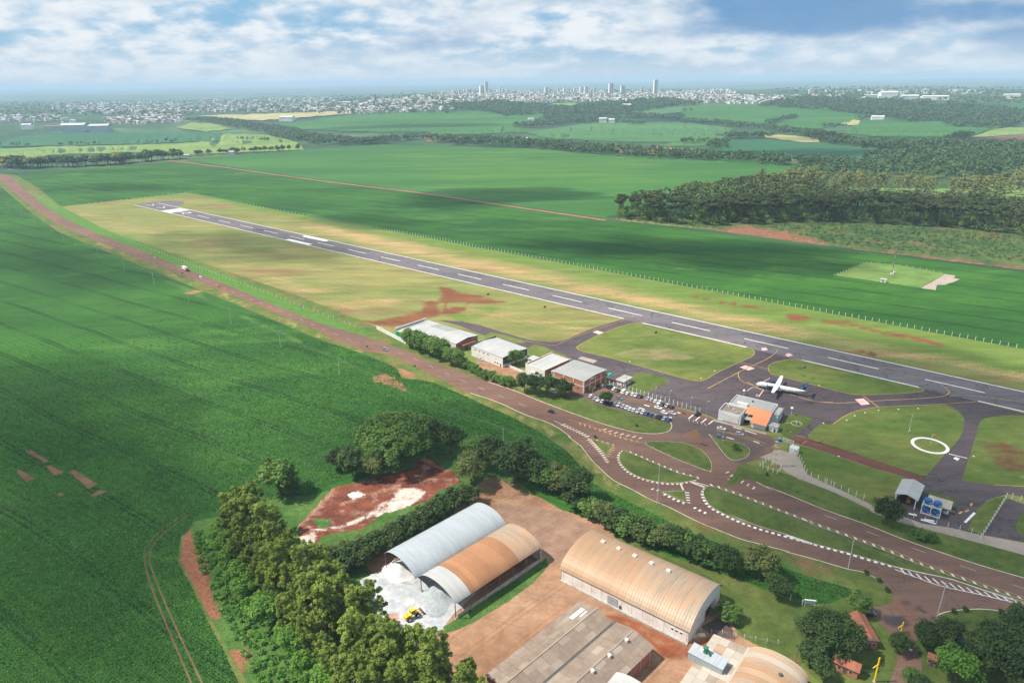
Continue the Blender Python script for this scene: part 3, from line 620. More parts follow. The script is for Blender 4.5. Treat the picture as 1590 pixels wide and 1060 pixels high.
g3 = Z('a', [(-30, 405), (-5, 384), (60, 366), (180, 362), (500, 434), (800, 508), (920, 538), (955, 552), (935, 563), (800, 574), (550, 582), (450, 568), (300, 530), (100, 480), (-10, 450)])
isl(g3, 'apron_grass', 'green grass island between the parked airliner and the runway', [(2, Z('a', [(10, 410), (180, 410), (190, 465), (420, 525), (560, 570)]), 3, False, 1), (2, Z('a', [(560, 575), (760, 550)]), 4, False, .8)])
g4 = Z('C', [(232, 435), (300, 382), (450, 332), (560, 318), (800, 310), (1005, 302), (1100, 350), (1135, 400), (1135, 440), (1105, 530), (1000, 645), (880, 782), (840, 790), (700, 742), (400, 642), (200, 582), (60, 530), (150, 435)])
isl(g4, 'apron_grass', 'green grass field around the white windsock ring', [(2, Z('C', [(300, 470), (500, 430), (760, 410), (1050, 380)]), 5, False, .9), (2, Z('C', [(420, 560), (620, 590)]), 10, False, .7), (2, Z('C', [(600, 330), (660, 390)]), 4, False, .9), (2, Z('C', [(250, 480), (420, 380)]), 10, False, .6), (0, Z('C', [(60, 530), (180, 565)]), 5, False, .9), (1, Z('C', [(1000, 305), (1130, 400)]), 6, False, .5)], n=4)
g5 = [*Z('C', [(1700, 372), (1546, 372), (1400, 377), (1280, 394), (1240, 432), (1220, 502), (1182, 640), (1132, 780), (1127, 812), (1160, 828), (1340, 848), (1546, 862), (1700, 876)])]
isl(g5, 'apron_grass', 'grass block with bare brown patch beside the service taxiway', [(0, Z('C', [(1270, 580), (1400, 580), (1546, 620), (1546, 740), (1400, 720), (1310, 640)]), 16, True, .62), (1, Z('C', [(1200, 750), (1546, 800)]), 9, False, .6), (0, Z('C', [(1380, 740), (1546, 760)]), 5, False, .9)], n=3)
g6 = Z('C', [(-30, 585), (100, 601), (280, 660), (500, 735), (700, 790), (815, 832), (740, 850), (690, 900), (640, 950), (520, 990), (460, 970), (250, 872), (60, 792), (15, 680)])
isl(g6, 'apron_grass', 'mown grass between the red service road and the paved path', [(2, Z('C', [(100, 680), (600, 820)]), 12, False, .6)], n=3)
sheet('service_road', Z('C', [(-60, 515), (0, 512), (50, 530), (200, 578), (400, 640), (700, 740), (840, 788), (880, 790), (830, 834), (700, 786), (500, 730), (280, 656), (100, 597), (20, 575), (-50, 555)]), 4, 'service_tar', 'narrow red-brown service road below the windsock field', 'road')
isl(Z('e', [(240, 160), (330, 80), (470, 20), (600, 55), (715, 90), (700, 140), (560, 250), (430, 345), (330, 360), (290, 280), (240, 250)]), 'lawn', 'small lawn beside the terminal with a white ring', [(1, Z('e', [(300, 250), (560, 230)]), 6, False, .5)], n=3, layer=5)
isl(Z('R', [(640, 60), (760, -10), (900, 0), (1170, 85), (1050, 150), (850, 262), (760, 245), (640, 180), (600, 120)]), 'lawn', 'bright green lawn beside the small pink kiosk', [], n=3, layer=5)
isl(Z('c', [(195, 80), (260, 38), (420, 70), (590, 125), (500, 140), (330, 90), (230, 110)]), 'apron_grass', 'dry grass behind the first white hangar', [(1, Z('c', [(260, 60), (560, 125)]), 6, False, .6)], n=3)
isl(Z('c', [(610, 190), (690, 152), (850, 210), (1010, 275), (940, 262), (850, 240), (720, 275), (620, 240)]), 'apron_grass', 'dry grass behind the second hangar', [(1, Z('c', [(640, 190), (850, 230)]), 6, False, .6)], n=3)
isl(Z('S', [(830, 430), (880, 395), (1000, 405), (1120, 440), (1250, 490), (1350, 570), (1340, 650), (1270, 690), (1150, 640), (900, 470)]), 'lawn', 'grass ring behind the blue water tanks', [], n=3, layer=5)
isl(Z('D', [(1240, 265), (1275, 180), (1330, 130), (1420, 100), (1430, 120), (1330, 265), (1310, 285), (1240, 278)]), 'lawn', 'grass strip along the wire fence of the lower lot', [], n=3, layer=5)
# concrete path
path = [*Z('e', [(0, 615), (260, 510), (350, 540), (480, 580), (540, 640), (600, 760), (650, 850), (800, 925), (1060, 1035)]), *Z('C', [(60, 790), (250, 868), (460, 966), (520, 1000), (510, 1030), (420, 985), (250, 905), (60, 830), (0, 805)]), *Z('e', [(700, 1010), (480, 890), (320, 800), (250, 715), (130, 650)])]
sheet('paved_path', path, 6, 'paving', 'pale paved path curving from the forecourt along the fence', 'path', (8, 6), [(0, Z('e', [(300, 780), (700, 1010)]), 4, False, .9)])
sheet('paved_path', Z('D', [(700, 140), (745, 165), (890, 200), (1000, 240), (1150, 262), (1300, 298), (1524, 340), (1650, 365), (1650, 430), (1524, 402), (1300, 342), (1100, 290), (890, 237), (745, 182)]), 5, 'paving', 'pale concrete strip in front of the blue water tanks', 'path', (8, 6), [(0, Z('D', [(890, 237), (1300, 345)]), 4, False, .8)])
sheet('lower_lot', Z('D', [(1310, 285), (1440, 112), (1524, 140), (1700, 190), (1700, 360), (1524, 335), (1300, 295)]), 5, 'apron_tar', 'dark fenced asphalt lot right of the water tanks', 'road')
sheet('grass_island', smooth_px(Z('D', [(1480, 250), (1524, 190), (1600, 200), (1600, 300), (1524, 305), (1490, 280)]), 3), 6, 'lawn', 'round grass patch inside the fenced lot', 'grass')

# ------------------------------------------------------------------ roads
lower_edge = [*Z('M', [(-300, -40), (0, 110), (60, 165), (150, 235), (260, 310), (400, 370), (600, 450), (750, 510), (900, 570), (1000, 610), (1200, 690), (1400, 775), (1590, 860)]), *Z('A', [(150, 320), (300, 385), (430, 450), (540, 505), (600, 530), (750, 580), (900, 648), (1050, 702), (1150, 770)])]
front_low = [*Z('H', [(90, 150), (170, 210), (230, 290), (300, 360), (370, 420), (480, 475), (600, 540), (700, 580), (800, 630), (900, 680), (1000, 720), (1150, 780), (1300, 820), (1450, 860)]), *Z('D', [(300, 385), (450, 425), (550, 455), (620, 475), (700, 492), (760, 520), (810, 560), (845, 600), (855, 640), (780, 665), (700, 680), (690, 720), (760, 730), (830, 800), (890, 860), (870, 960), (830, 1060), (810, 1160), (960, 1160), (990, 1060), (1005, 960), (960, 860), (1010, 770), (1080, 750), (1200, 790), (1300, 800), (1420, 835), (1450, 800), (1300, 790), (1180, 775), (1090, 740), (1085, 712), (1150, 690), (1300, 680), (1430, 695), (1524, 715), (1750, 760)])]
upper_edge = [*Z('D', [(1750, 590), (1524, 520), (1300, 455), (1100, 390), (900, 320), (700, 240), (500, 170), (330, 100), (200, 50)]), *Z('H', [(1350, 480), (1250, 430), (1190, 395), (1165, 350), (1190, 310), (1280, 285)]), *Z('e', [(0, 620), (260, 510), (180, 480), (210, 440), (300, 400)]), *Z('Q', [(1090, 790), (1080, 760), (900, 690), (700, 620), (560, 590), (400, 540), (240, 495)]),
              *Z('R', [(1480, 500), (1240, 430), (1080, 370), (840, 300), (640, 230), (480, 190), (340, 140), (290, 150), (250, 180), (190, 215), (60, 250), (0, 235), (-90, 215)]), *Z('A', [(1080, 545), (1040, 560)]), *Z('c', [(620, 640), (480, 580), (330, 520), (150, 480), (-30, 405)]), *Z('A', [(460, 388), (230, 290), (0, 212)]), *Z('M', [(1400, 740), (1200, 660), (1050, 595), (900, 535), (760, 480), (600, 415), (420, 345), (300, 290), (200, 230), (100, 150), (50, 100), (0, 85), (-300, -60)])]
road_poly = lower_edge + front_low + upper_edge
sheet('road', road_poly, 3, 'road_tar', 'red-stained asphalt highway with frontage road and airport forecourt', 'road', (12, 7),
      [(0, lower_edge[:14], 5, False, .9), (0, [(0, 272), (100, 335), (300, 428), (500, 512), (600, 552)], 5, False, .75), (0, lower_edge[12:], 6, False, .8), (1, Z('B', [(0, 380), (300, 360), (700, 520), (1000, 560), (1300, 680), (1100, 850), (900, 650), (660, 600), (300, 450)]), 10, True, .75), (0, Z('D', [(860, 640), (960, 740), (930, 850), (960, 960)]), 12, False, 1), (2, Z('V', [(700, 150), (850, 200), (960, 270)]), 5, False, 1), (2, Z('V', [(560, 230), (760, 260), (780, 340), (640, 330)]), 7, True, .8),
       (1, Z('D', [(500, 200), (1100, 430), (1500, 580)]), 8, False, .35), (0, Z('H', [(480, 420), (700, 500), (800, 480)]), 10, False, .5), (2, Z('A', [(600, 470), (800, 545), (1000, 620)]), 4, False, .25)])
kerb(Z('A', [(430, 392)]) + Z('c', [(-30, 400), (150, 480), (330, 520), (480, 580), (620, 640)])[1:] if False else smooth_px([*Z('A', [(700, 470), (850, 520), (1000, 580), (1150, 637), (1300, 690), (1400, 720), (1490, 743)]), *Z('B', [(450, 618), (560, 625), (640, 610), (665, 580), (655, 550)])], 4, False), 'kerb_line', False)
tag(bpy.data.objects['kerb_line'], 'pale kerb curving round the lawn beside the parking rows', 'kerb', kind='structure')
tag(kerb(smooth_px(front_low[1:13] + front_low[13:20], 3, False), 'kerb_line', False, w=.26), 'white kerb along the outer side of the frontage road', 'kerb', kind='structure')
tag(kerb(smooth_px(lower_edge[17:] + front_low[:2], 3, False), 'kerb_line', False), 'pale kerb on the field side where the frontage road leaves', 'kerb', kind='structure')
tag(kerb(smooth_px(upper_edge[1:11], 3, False), 'kerb_line', False), 'pale kerb between the highway and the tower lawn', 'kerb', kind='structure')
tag(kerb(smooth_px(Z('D', [(1082, 735), (1080, 712), (1150, 690), (1300, 680), (1430, 695), (1524, 715), (1700, 750)]), 3, False), 'kerb_line', False), 'pale kerb round the lawn right of the park gate', 'kerb', kind='structure')
lawn_r = sheet('verge_lawn', ragged([*Z('D', [(-20, 60), (60, -60), (150, -60), (350, 0), (430, 45), (745, 185), (890, 240), (1100, 295), (1300, 345), (1524, 405), (1750, 470), (1750, 585), (1524, 517), (1300, 452), (1100, 387), (900, 317), (700, 237), (500, 167), (330, 97), (200, 47), (100, 10)])], .6, 5), 4, 'lawn', 'grass verge between the highway and the paved path', 'grass', (7, 4), [(2, Z('D', [(150, 0), (500, 130), (800, 250), (1200, 400), (1524, 500)]), 6, False, .8), (2, Z('D', [(1050, 330), (1524, 470)]), 12, False, .5)])
def island(pts, label, mat='lawn', patches=(), kmat='kerb', n=3):
    pp = smooth_px(pts, n)
    o = sheet('traffic_island', pp, 4, mat, label, 'traffic island', (6, 4), list(patches))
    o.location.z = .10
    k = kerb(pp, 'kerb_ring', True, mat=kmat, parent=o); k.location.z = -.10
    return o
isl_small = island(Z('H', [(228, 165), (300, 186), (368, 205), (345, 232), (320, 262), (275, 215)]), 'small triangular grass island at the head of the frontage road', n=1)
isl_d = island(Z('H', [(430, 238), (500, 262), (640, 322), (760, 372), (885, 407), (830, 425), (740, 435), (640, 428), (540, 403), (460, 362), (412, 310), (405, 268)]), 'half-moon grass island between highway and frontage road', patches=[(2, Z('H', [(450, 260), (850, 410)]), 8, False, .6)])
isl_t = island(Z('H', [(565, 190), (650, 180), (780, 187), (880, 217), (940, 262), (968, 310), (968, 360), (900, 343), (760, 288), (640, 233)]), 'grass island with a brown sign beside the forecourt entry', patches=[(1, Z('H', [(600, 215), (900, 335)]), 7, False, .6), (2, Z('H', [(800, 210), (950, 320)]), 6, False, .6)])
isl_m = island([*Z('H', [(935, 468), (1000, 462), (1300, 575), (1590, 685)]), *Z('D', [(400, 232), (600, 302), (800, 377), (1000, 457), (1200, 527), (1400, 597), (1600, 655), (1750, 700)]), *Z('D', [(1750, 720), (1524, 642), (1300, 575), (1150, 525), (980, 488), (850, 458), (750, 428), (600, 385), (450, 345), (300, 295), (150, 250), (0, 190)]), *Z('H', [(1200, 690), (1040, 620), (960, 570), (925, 510)])], 'long grass median between highway and frontage road', patches=[(1, Z('D', [(200, 200), (700, 360), (1100, 500)]), 5, False, .6), (2, Z('D', [(300, 250), (900, 440)]), 5, False, .4)], n=2)
isl_s = island(Z('H', [(668, 492), (740, 486), (808, 487), (815, 525), (822, 560), (745, 525)]), 'tiny triangular grass island in the frontage road', n=1, patches=[(1, Z('H', [(668, 492), (822, 560)]), 10, False, .7)])
isl_f = island(Z('H', [(970, 145), (1010, 165), (1120, 185), (1190, 212), (1208, 245), (1180, 280), (1110, 296), (1060, 265), (1005, 195)]), 'drop-shaped grass island with a shrub before the terminal')
lawn_p = sheet('parking_lawn', smooth_px([*Z('A', [(860, 528), (950, 545), (1040, 550), (1130, 545)]), *Z('R', [(0, 310), (110, 340), (300, 425), (520, 480), (760, 545), (1000, 600), (1130, 640), (1185, 670), (1175, 720), (1120, 760), (1040, 770), (860, 765), (700, 750), (500, 705), (250, 640), (0, 560)]), *Z('A', [(1000, 578), (900, 540)])], 3), 5, 'lawn', 'sloping lawn between the highway and the parked cars', 'grass', (6, 4), [(1, Z('R', [(900, 630), (1150, 720)]), 7, False, .5), (2, Z('R', [(0, 350), (700, 560)]), 10, False, .6)])
isl_g = sheet('gate_lawn', smooth_px(Z('D', [(620, 478), (700, 494), (790, 542), (838, 592), (850, 640), (790, 660), (720, 640), (660, 600), (660, 560), (600, 490)]), 3), 5, 'lawn', 'bright lawn with round shrubs left of the park gate', 'grass', (6, 4), [])
sheet('gate_lawn', smooth_px(Z('D', [(1086, 738), (1085, 716), (1150, 694), (1300, 684), (1430, 698), (1560, 725), (1560, 800), (1430, 800), (1300, 785), (1180, 770)]), 3), 5, 'lawn', 'bright lawn strip right of the park gate', 'grass', (6, 4), [])
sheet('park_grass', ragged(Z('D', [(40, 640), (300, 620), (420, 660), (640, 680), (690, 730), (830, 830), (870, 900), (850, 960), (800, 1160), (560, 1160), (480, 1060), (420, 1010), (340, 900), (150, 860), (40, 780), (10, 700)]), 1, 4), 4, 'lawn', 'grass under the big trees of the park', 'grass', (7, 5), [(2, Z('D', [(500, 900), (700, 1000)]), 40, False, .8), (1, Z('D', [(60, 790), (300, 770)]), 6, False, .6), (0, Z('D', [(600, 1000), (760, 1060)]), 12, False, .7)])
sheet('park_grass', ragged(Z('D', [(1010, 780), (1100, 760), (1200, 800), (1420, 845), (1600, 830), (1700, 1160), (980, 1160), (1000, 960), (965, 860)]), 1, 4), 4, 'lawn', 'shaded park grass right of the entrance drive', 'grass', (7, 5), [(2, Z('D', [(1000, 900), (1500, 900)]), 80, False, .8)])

# painted road marks: each stripe a part of the road
road = bpy.data.objects['road']
def stripes(pts, gap, length, wid, side=0, ang=None, mat='paint_road', base=4):
    """short bars across a line of photo points; side -1/0/1 = which side of the line, ang = slant"""
    w = [G(*p) for p in smooth_px(pts, 8, False)]
    acc = 0.0
    for i in range(len(w) - 1):
        d = w[i + 1] - w[i]; L = d.length; t0 = gap - acc
        u = d.normalized(); nrm = Vector((-u.y, u.x, 0))
        if ang is not None: nrm = (nrm * math.cos(ang) + u * math.sin(ang))
        while t0 <= L:
            p = w[i] + u * t0 + nrm * (length / 2 * side)
            quad([p - nrm * length / 2 - u * wid / 2, p - nrm * length / 2 + u * wid / 2, p + nrm * length / 2 + u * wid / 2, p + nrm * length / 2 - u * wid / 2], base, MB()).build('hatch_stripe', mat, road)
            t0 += gap
        acc = (acc + L) % gap
def line_px(pts, wid, mat='paint_road', base=4, name='lane_line', n=6, parent=road):
    mb = MB(); strip([G(*p) for p in smooth_px(pts, n, False)], wid, base, mb); return mb.build(name, mat, parent)
SL = R(35)
stripes(Z('H', [(40, 68), (90, 92), (150, 120), (205, 148)]), 2.1, 2.6, .75, 0, R(20))
stripes(Z('H', [(205, 158), (255, 210), (300, 262), (335, 312)]), 2.0, 1.9, .7, 0)
stripes(Z('H', [(235, 160), (300, 180), (380, 205)]), 3.0, 1.8, .8, 0, -SL, 'paint_yellow')
stripes(Z('H', [(378, 208), (355, 240), (330, 275)]), 2.1, 1.8, .6, 0, R(10), 'paint_yellow')
line_px(Z('H', [(0, 50), (60, 80), (130, 112), (215, 160), (270, 225), (335, 315)]), .25)
stripes(Z('H', [(440, 233), (500, 258), (640, 318), (760, 366), (890, 403)]), 3.2, 1.9, .9, 0, -SL, 'paint_road')
stripes(Z('H', [(890, 410), (830, 431), (740, 442), (640, 435), (540, 410), (455, 368), (405, 312), (398, 265), (430, 235)]), 2.2, 1.1, 1.1, 0, 0)
stripes(Z('H', [(560, 183), (640, 228), (760, 283), (900, 338), (970, 365)]), 3.4, 1.9, .9, 0, -SL, 'paint_yellow')
stripes(Z('H', [(130, 62), (220, 90), (330, 125), (430, 160), (540, 185)]), 3.0, 2.3, .7, 0, R(-30), 'paint_yellow')
stripes(Z('H', [(280, 95), (400, 130), (540, 160)]), 3.2, 2.3, .7, 0, R(30))
line_px(Z('H', [(90, 45), (220, 82), (400, 150), (560, 190)]), .25, 'paint_yellow')
stripes(Z('H', [(935, 455), (1000, 455), (1300, 568), (1590, 677)]) + Z('D', [(400, 225), (600, 295), (800, 370), (1000, 450), (1200, 520), (1400, 590), (1560, 640)]), 3.3, 1.9, .95, 0, -SL, 'paint_road')
stripes(Z('H', [(940, 458), (915, 505), (950, 573), (1032, 625), (1200, 698), (1400, 758), (1590, 810)]) + Z('D', [(300, 300), (450, 350), (600, 390), (750, 435), (850, 462)]), 2.3, 1.15, 1.2, 0, 0, 'paint_white')
stripes(Z('D', [(860, 470), (960, 505), (1100, 545), (1250, 585), (1400, 620), (1510, 648)]), 2.6, 3.2, .6, 0, R(-38), 'paint_white')
line_px(Z('D', [(850, 460), (980, 490), (1150, 527), (1300, 577), (1524, 650)]), .3, 'paint_white'); line_px(Z('D', [(860, 475), (980, 520), (1100, 562), (1300, 605), (1524, 658)]), .3, 'paint_white')
stripes(Z('H', [(660, 492), (740, 535), (825, 568)]), 2.3, 1.4, 1.0, 0, 0, 'paint_white')
stripes(Z('H', [(822, 480), (826, 520), (832, 570)]), 1.9, 1.6, .6, 0, 0, 'paint_white')
stripes(Z('H', [(845, 572), (880, 595), (940, 622)]), 2.4, 1.4, .9, 0, 0, 'paint_white')
stripes(Z('H', [(575, 465), (620, 475), (660, 485)]), 2.4, 1.4, .7, 0, R(25), 'paint_white')
line_px(Z('H', [(780, 437), (800, 480)]), .8); line_px(Z('H', [(850, 425), (960, 455)]), .5); line_px(Z('H', [(845, 430), (930, 460)]), 1.2)
stripes(Z('H', [(1045, 350), (1100, 390), (1160, 425), (1260, 480)]), 3.0, 2.3, .6, 0, R(-10))
stripes(Z('H', [(1035, 400), (1140, 430), (1260, 485)]), 3.0, 1.2, .6, 0, R(-30), 'paint_yellow')
stripes(Z('M', [(300, 325), (600, 432), (900, 552), (1200, 675), (1590, 838)]), 16, .16, 5, 0)
stripes(Z('A', [(60, 250), (300, 345), (600, 480), (900, 600), (1000, 640)]), 16, .16, 5, 0)
stripes(Z('D', [(330, 130), (700, 275), (1100, 420), (1524, 575)]), 16, .16, 5, 0)
line_px(Z('D', [(0, 62), (400, 217), (800, 362), (1200, 512), (1524, 617)]), .22, 'paint_yellow')
# terminal forecourt marks
line_px(Z('Q', [(210, 650), (380, 690), (650, 770), (905, 880), (955, 850), (700, 760), (400, 680)]), .35, 'paint_yellow', n=1)
line_px(Z('Q', [(105, 715), (170, 780)]), 1.0, 'paint_yellow', 5)
for a, b in (((470, 605), (590, 640)), ((640, 655), (815, 710)), ((515, 670), (570, 690)), ((365, 755), (480, 790)), ((395, 815), (440, 830)), ((770, 815), (860, 845))): line_px(Z('Q', [a, b]), .9, 'paint_road', n=1)
for i in range(5): line_px(Z('Q', [(-150 + i * 55 - 40, 500 + i * 18 - 25), (-230 + i * 65 + 40, 560 + i * 18 - 40)]), .15, 'paint_white', n=1)
for i in range(4): line_px(Z('B', [(800 + i * 42, 505 + i * 12), (770 + i * 42, 530 + i * 12)]), .6, 'paint_white', n=1)
for a, b in (((840, 405), (910, 425)), ((770, 440), (845, 465)), ((1270, 500), (1310, 515)), ((1165, 560), (1200, 572))): line_px(Z('R', [a, b]), .7, 'paint_white', n=1)
# taxi lines and stands on the apron
ap = bpy.data.objects['apron']
def taxi(pts, wid=.45, n=6, mat='paint_yellow', name='taxi_line', base=6): return line_px(pts, wid, mat, base, name, n, ap)
taxi([*g2, g2[0]], .35, 5); taxi([*g3, g3[0]], .35, 5)
taxi(Z('a', [(380, 770), (420, 740), (500, 695), (600, 670), (700, 660), (1000, 645), (1297, 626)]), .35)
taxi(Z('A', [(560, 138), (700, 172), (920, 236), (1040, 249), (1110, 240), (1270, 176), (1420, 130), (1440, 118)]), .3)
taxi(Z('A', [(900, 245), (1060, 268), (1130, 240), (1290, 182), (1480, 120), (1495, 100)]), .3)
taxi(Z('B', [(1330, 90), (1325, 110), (1270, 150), (1185, 190), (1090, 235), (890, 340)]), .5); taxi(Z('B', [(1110, 225), (1085, 245), (1100, 285), (1150, 310), (1210, 325)]), .5)
taxi(Z('a', [(140, 590), (250, 620), (380, 634), (520, 630), (700, 618), (950, 605), (1080, 590), (1115, 560), (1060, 515)]), .5)
taxi(Z('a', [(160, 310), (500, 385), (900, 470)]), .3); taxi(Z('a', [(1115, 590), (1260, 588), (1590, 630)]), .35)
taxi(Z('O', [(0, 370), (130, 430), (290, 490)]), .5); taxi(Z('O', [(730, 585), (900, 630), (1200, 705), (1490, 720)]), .5)
taxi(Z('O', [(400, 300), (270, 370)]), .4, mat='paint_pink'); taxi(Z('O', [(0, 525), (110, 460), (260, 500)]), .4, mat='paint_pink'); taxi(Z('O', [(285, 505), (200, 625)]), .5, mat='paint_pink')
taxi(Z('O', [(165, 620), (160, 590), (185, 580), (190, 605), (165, 620)]), .25, 3, 'paint_pink')
for k, pts in (('B', [(1095, 205), (1130, 192), (1190, 212), (1150, 225)]), ('C', [(385, 265), (445, 258), (490, 298), (430, 305)]), ('B', [(1228, 85), (1260, 80), (1275, 95), (1240, 100)]), ('B', [(1380, 125), (1405, 115), (1435, 128), (1400, 138)]), ('Y', [(80, 300), (110, 292), (148, 302), (120, 315)])):
    quad([G(*p) for p in reversed(Z(k, pts))], 6, MB()).build('mandatory_sign_mark', 'paint_pink', ap)
for k, a, b in (('B', (1095, 180), (1275, 222)), ('C', (440, 240), (550, 322))):
    taxi(Z(k, [a, b]), .3, 1); taxi(Z(k, [(a[0] + 8, a[1] + (-7 if k == 'B' else 3)), (b[0] + 8, b[1] + (-7 if k == 'B' else 0))]), .3, 1)
taxi(Z('C', [(1030, 638), (1155, 668)]), .6, 1, 'paint_white'); quad([G(*p) for p in reversed(Z('C', [(1060, 670), (1075, 660), (1105, 670), (1090, 685)]))], 6, MB()).build('hold_mark', 'paint_white', ap)
taxi(Z('e', [(490, 310), (630, 350)]), .35, 1); taxi(Z('e', [(580, 435), (640, 390)]), .35, 1); taxi(Z('e', [(170, 470), (300, 410)]), .3, 1); taxi(Z('e', [(160, 470), (230, 500), (330, 450)]), .3, 1)
for a, b in (((1140, 175), (1170, 180)), ((1190, 190), (1205, 178)), ((1220, 180), (1240, 170)), ((1250, 150), (1255, 135))): taxi(Z('D', [a, b]), .8, 1)
taxi(Z('D', [(1220, 235), (1270, 185)]), .9, 1, 'paint_white'); taxi(Z('C', [(1340, 850), (1546, 860)]), .3, 1)
# concrete pad behind hangars
quad([G(*p) for p in reversed(Z('c', [(1080, 285), (1120, 265), (1270, 305), (1230, 330)]))], 5, MB()).build('concrete_pad', 'paving', ap)
quad([G(*p) for p in reversed(Z('Q', [(1125, 350), (1190, 350), (1310, 395), (1300, 430), (1150, 535), (1125, 520)]))], 7, MB()).build('concrete_pad', 'lot_tar', ap)
# ------------------------------------------------------------------ building materials
m_roof('roof_rust', (.38, .185, .085), (.24, .105, .05), .55, 1.0, .10)
m_roof('roof_tan', (.33, .255, .185), (.42, .23, .12), .55, 1.0, .05)
m_roof('roof_tan_rust', (.34, .225, .135), (.33, .175, .09), .6, 1.0, .05)
m_roof('roof_zinc', (.36, .39, .41), (.30, .33, .35), .4, 1.0, .03, .4)
m_roof('roof_white', (.41, .41, .40), (.33, .31, .29), .35, 1.0, .04, .5)
m_roof('roof_grey', (.31, .31, .30), (.24, .23, .21), .4, 1.0, .04, .6)
m_roof('roof_fibre', (.275, .215, .165), (.15, .105, .08), .7, .35, .07, .9)
m_roof('roof_fibre_pale', (.33, .27, .215), (.20, .145, .11), .6, .35, .07, .9)
m_roof('roof_beige', (.42, .37, .31), (.40, .31, .23), .5, .6, .08, .7)
m_roof('roof_tile', (.74, .25, .115), (.60, .19, .09), .5, .3, .04, .8)
m_roof('roof_oldtile', (.36, .13, .075), (.20, .08, .05), .6, .3, .10, .9)
m_roof('roof_clear', (.80, .80, .76), None, 0, .35, .0, .4)
m_plain('wall_white', (.62, .62, .60), .8, .2, var=.06, scale=.8, dirt=(.50, .30, .20), dirt_amt=.35)
m_plain('wall_shed', (.66, .64, .61), .85, .2, var=.06, scale=.7, dirt=(.46, .27, .17), dirt_amt=.35)
m_plain('wall_pale', (.60, .64, .66), .8, .2, var=.07, scale=.8, dirt=(.42, .38, .34), dirt_amt=.3)
m_plain('wall_dirty', (.70, .64, .58), .85, .2, var=.10, scale=.7, dirt=(.42, .20, .12), dirt_amt=.6)
m_plain('wall_pink', (.66, .47, .46), .85, .2, var=.08, scale=1.2)
m_plain('wall_green', (.02, .26, .075), .6, .3, var=.1)
m_plain('wall_concrete', (.36, .35, .33), .9, .2, var=.14, scale=.8, dirt=(.18, .16, .14), dirt_amt=.5)
m_plain('wall_dark', (.075, .085, .09), .7, .3, var=.2)
m_plain('box_metal', (.27, .31, .33), .6, .4, var=.1)
m_plain('steel_white', (.70, .72, .72), .5, .4, var=.06)
m_plain('steel_grey', (.32, .33, .34), .5, .5, var=.1)
m_plain('steel_rust', (.18, .10, .07), .8, .2, var=.2)
m_plain('glass_dark', (.03, .045, .055), .12, .6, var=.1)
m_plain('wood_brown', (.20, .10, .055), .8, .2, var=.2)
m_plain('tank_blue', (.008, .11, .34), .4, .5, var=.1, scale=.6)
m_plain('machine_green', (.01, .14, .08), .5, .4, var=.2)
m_plain('paint_orange', (.62, .26, .02), .4, .5, var=.1)
m_plain('yellow_post', (.78, .50, .02), .5, .4, var=.08)
m_plain('teal_sheet', (.02, .40, .27), .5, .4, var=.1)
m_plain('sign_brown', (.42, .21, .08), .6, .3, var=.08)
m_plain('concrete_post', (.58, .57, .54), .85, .2, var=.12)
m_plain('post_white', (.74, .73, .70), .8, .2, var=.08)
m_plain('pole_concrete', (.50, .49, .46), .85, .2, var=.10)
m_plain('wire', (.25, .25, .25), .6, .3, var=.0)
m, t = new_mat('brick')                                     # small red bricks in running bond: too small to pick apart from here
bt = t('ShaderNodeTexBrick', {'Vector': t('ShaderNodeUVMap').outputs[0], 'Color1': (.34, .085, .045, 1), 'Color2': (.42, .125, .065, 1), 'Mortar': (.36, .26, .20, 1), 'Scale': 1.0, 'Mortar Size': .03, 'Brick Width': .6, 'Row Height': .3})
finish(t, bt.outputs[0], .9, .15)

def panel(name, fn, Ls, Lt, mat, parent, ns=1, nt=8, th=.07, u0=0.0):
    """one roofing sheet: fn(s,t) with s along the eaves, t up and over the slope; UV in metres"""
    v = []; uvs = []; f = []
    for lay_ in (0, 1):
        for i in range(ns + 1):
            for j in range(nt + 1):
                p = Vector(fn(i / ns, j / nt)); v.append((p.x, p.y, p.z - th * lay_)); uvs.append((u0 + Ls * i / ns, Lt * j / nt))
    n = (ns + 1) * (nt + 1); w = nt + 1
    for i in range(ns):
        for j in range(nt):
            a = i * w + j; q = (a, a + w, a + w + 1, a + 1); f.append(q); f.append(tuple(n + k for k in reversed(q)))
    rim = [i * w for i in range(ns + 1)] + [ns * w + j for j in range(1, nt + 1)] + [i * w + nt for i in range(ns - 1, -1, -1)] + [j for j in range(nt - 1, 0, -1)]
    for k in range(len(rim)): a, b = rim[k], rim[(k + 1) % len(rim)]; f.append((a, n + a, n + b, b))
    me = bpy.data.meshes.new(name); me.from_pydata(v, [], f); me.update()
    ul = me.uv_layers.new(name='UVMap')
    idx = np.zeros(len(me.loops), 'i4'); me.loops.foreach_get('vertex_index', idx)
    ul.data.foreach_set('uv', np.array(uvs, 'f4')[idx].ravel())
    me.materials.append(MATS[mat]); return link(name, me, parent)
def uvbox(name, c, size, mat, parent, rz=0.0):             # a wall block with UV in metres (for brick)
    mb = MB().box(c, size, rz); me = mb.mesh(name, mat); ul = me.uv_layers.new(name='UVMap')
    for p in me.polygons:
        for li in p.loop_indices:
            co = me.vertices[me.loops[li].vertex_index].co; ul.data[li].uv = ((co.x if abs(p.normal.x) < .5 else co.y), co.z)
    return link(name, me, parent)
def arch_z(t, rise, eave): return eave + rise * (1 - (2 * t - 1) ** 2) ** .75 * (1 - .12 * (1 - abs(2 * t - 1)) * 0)
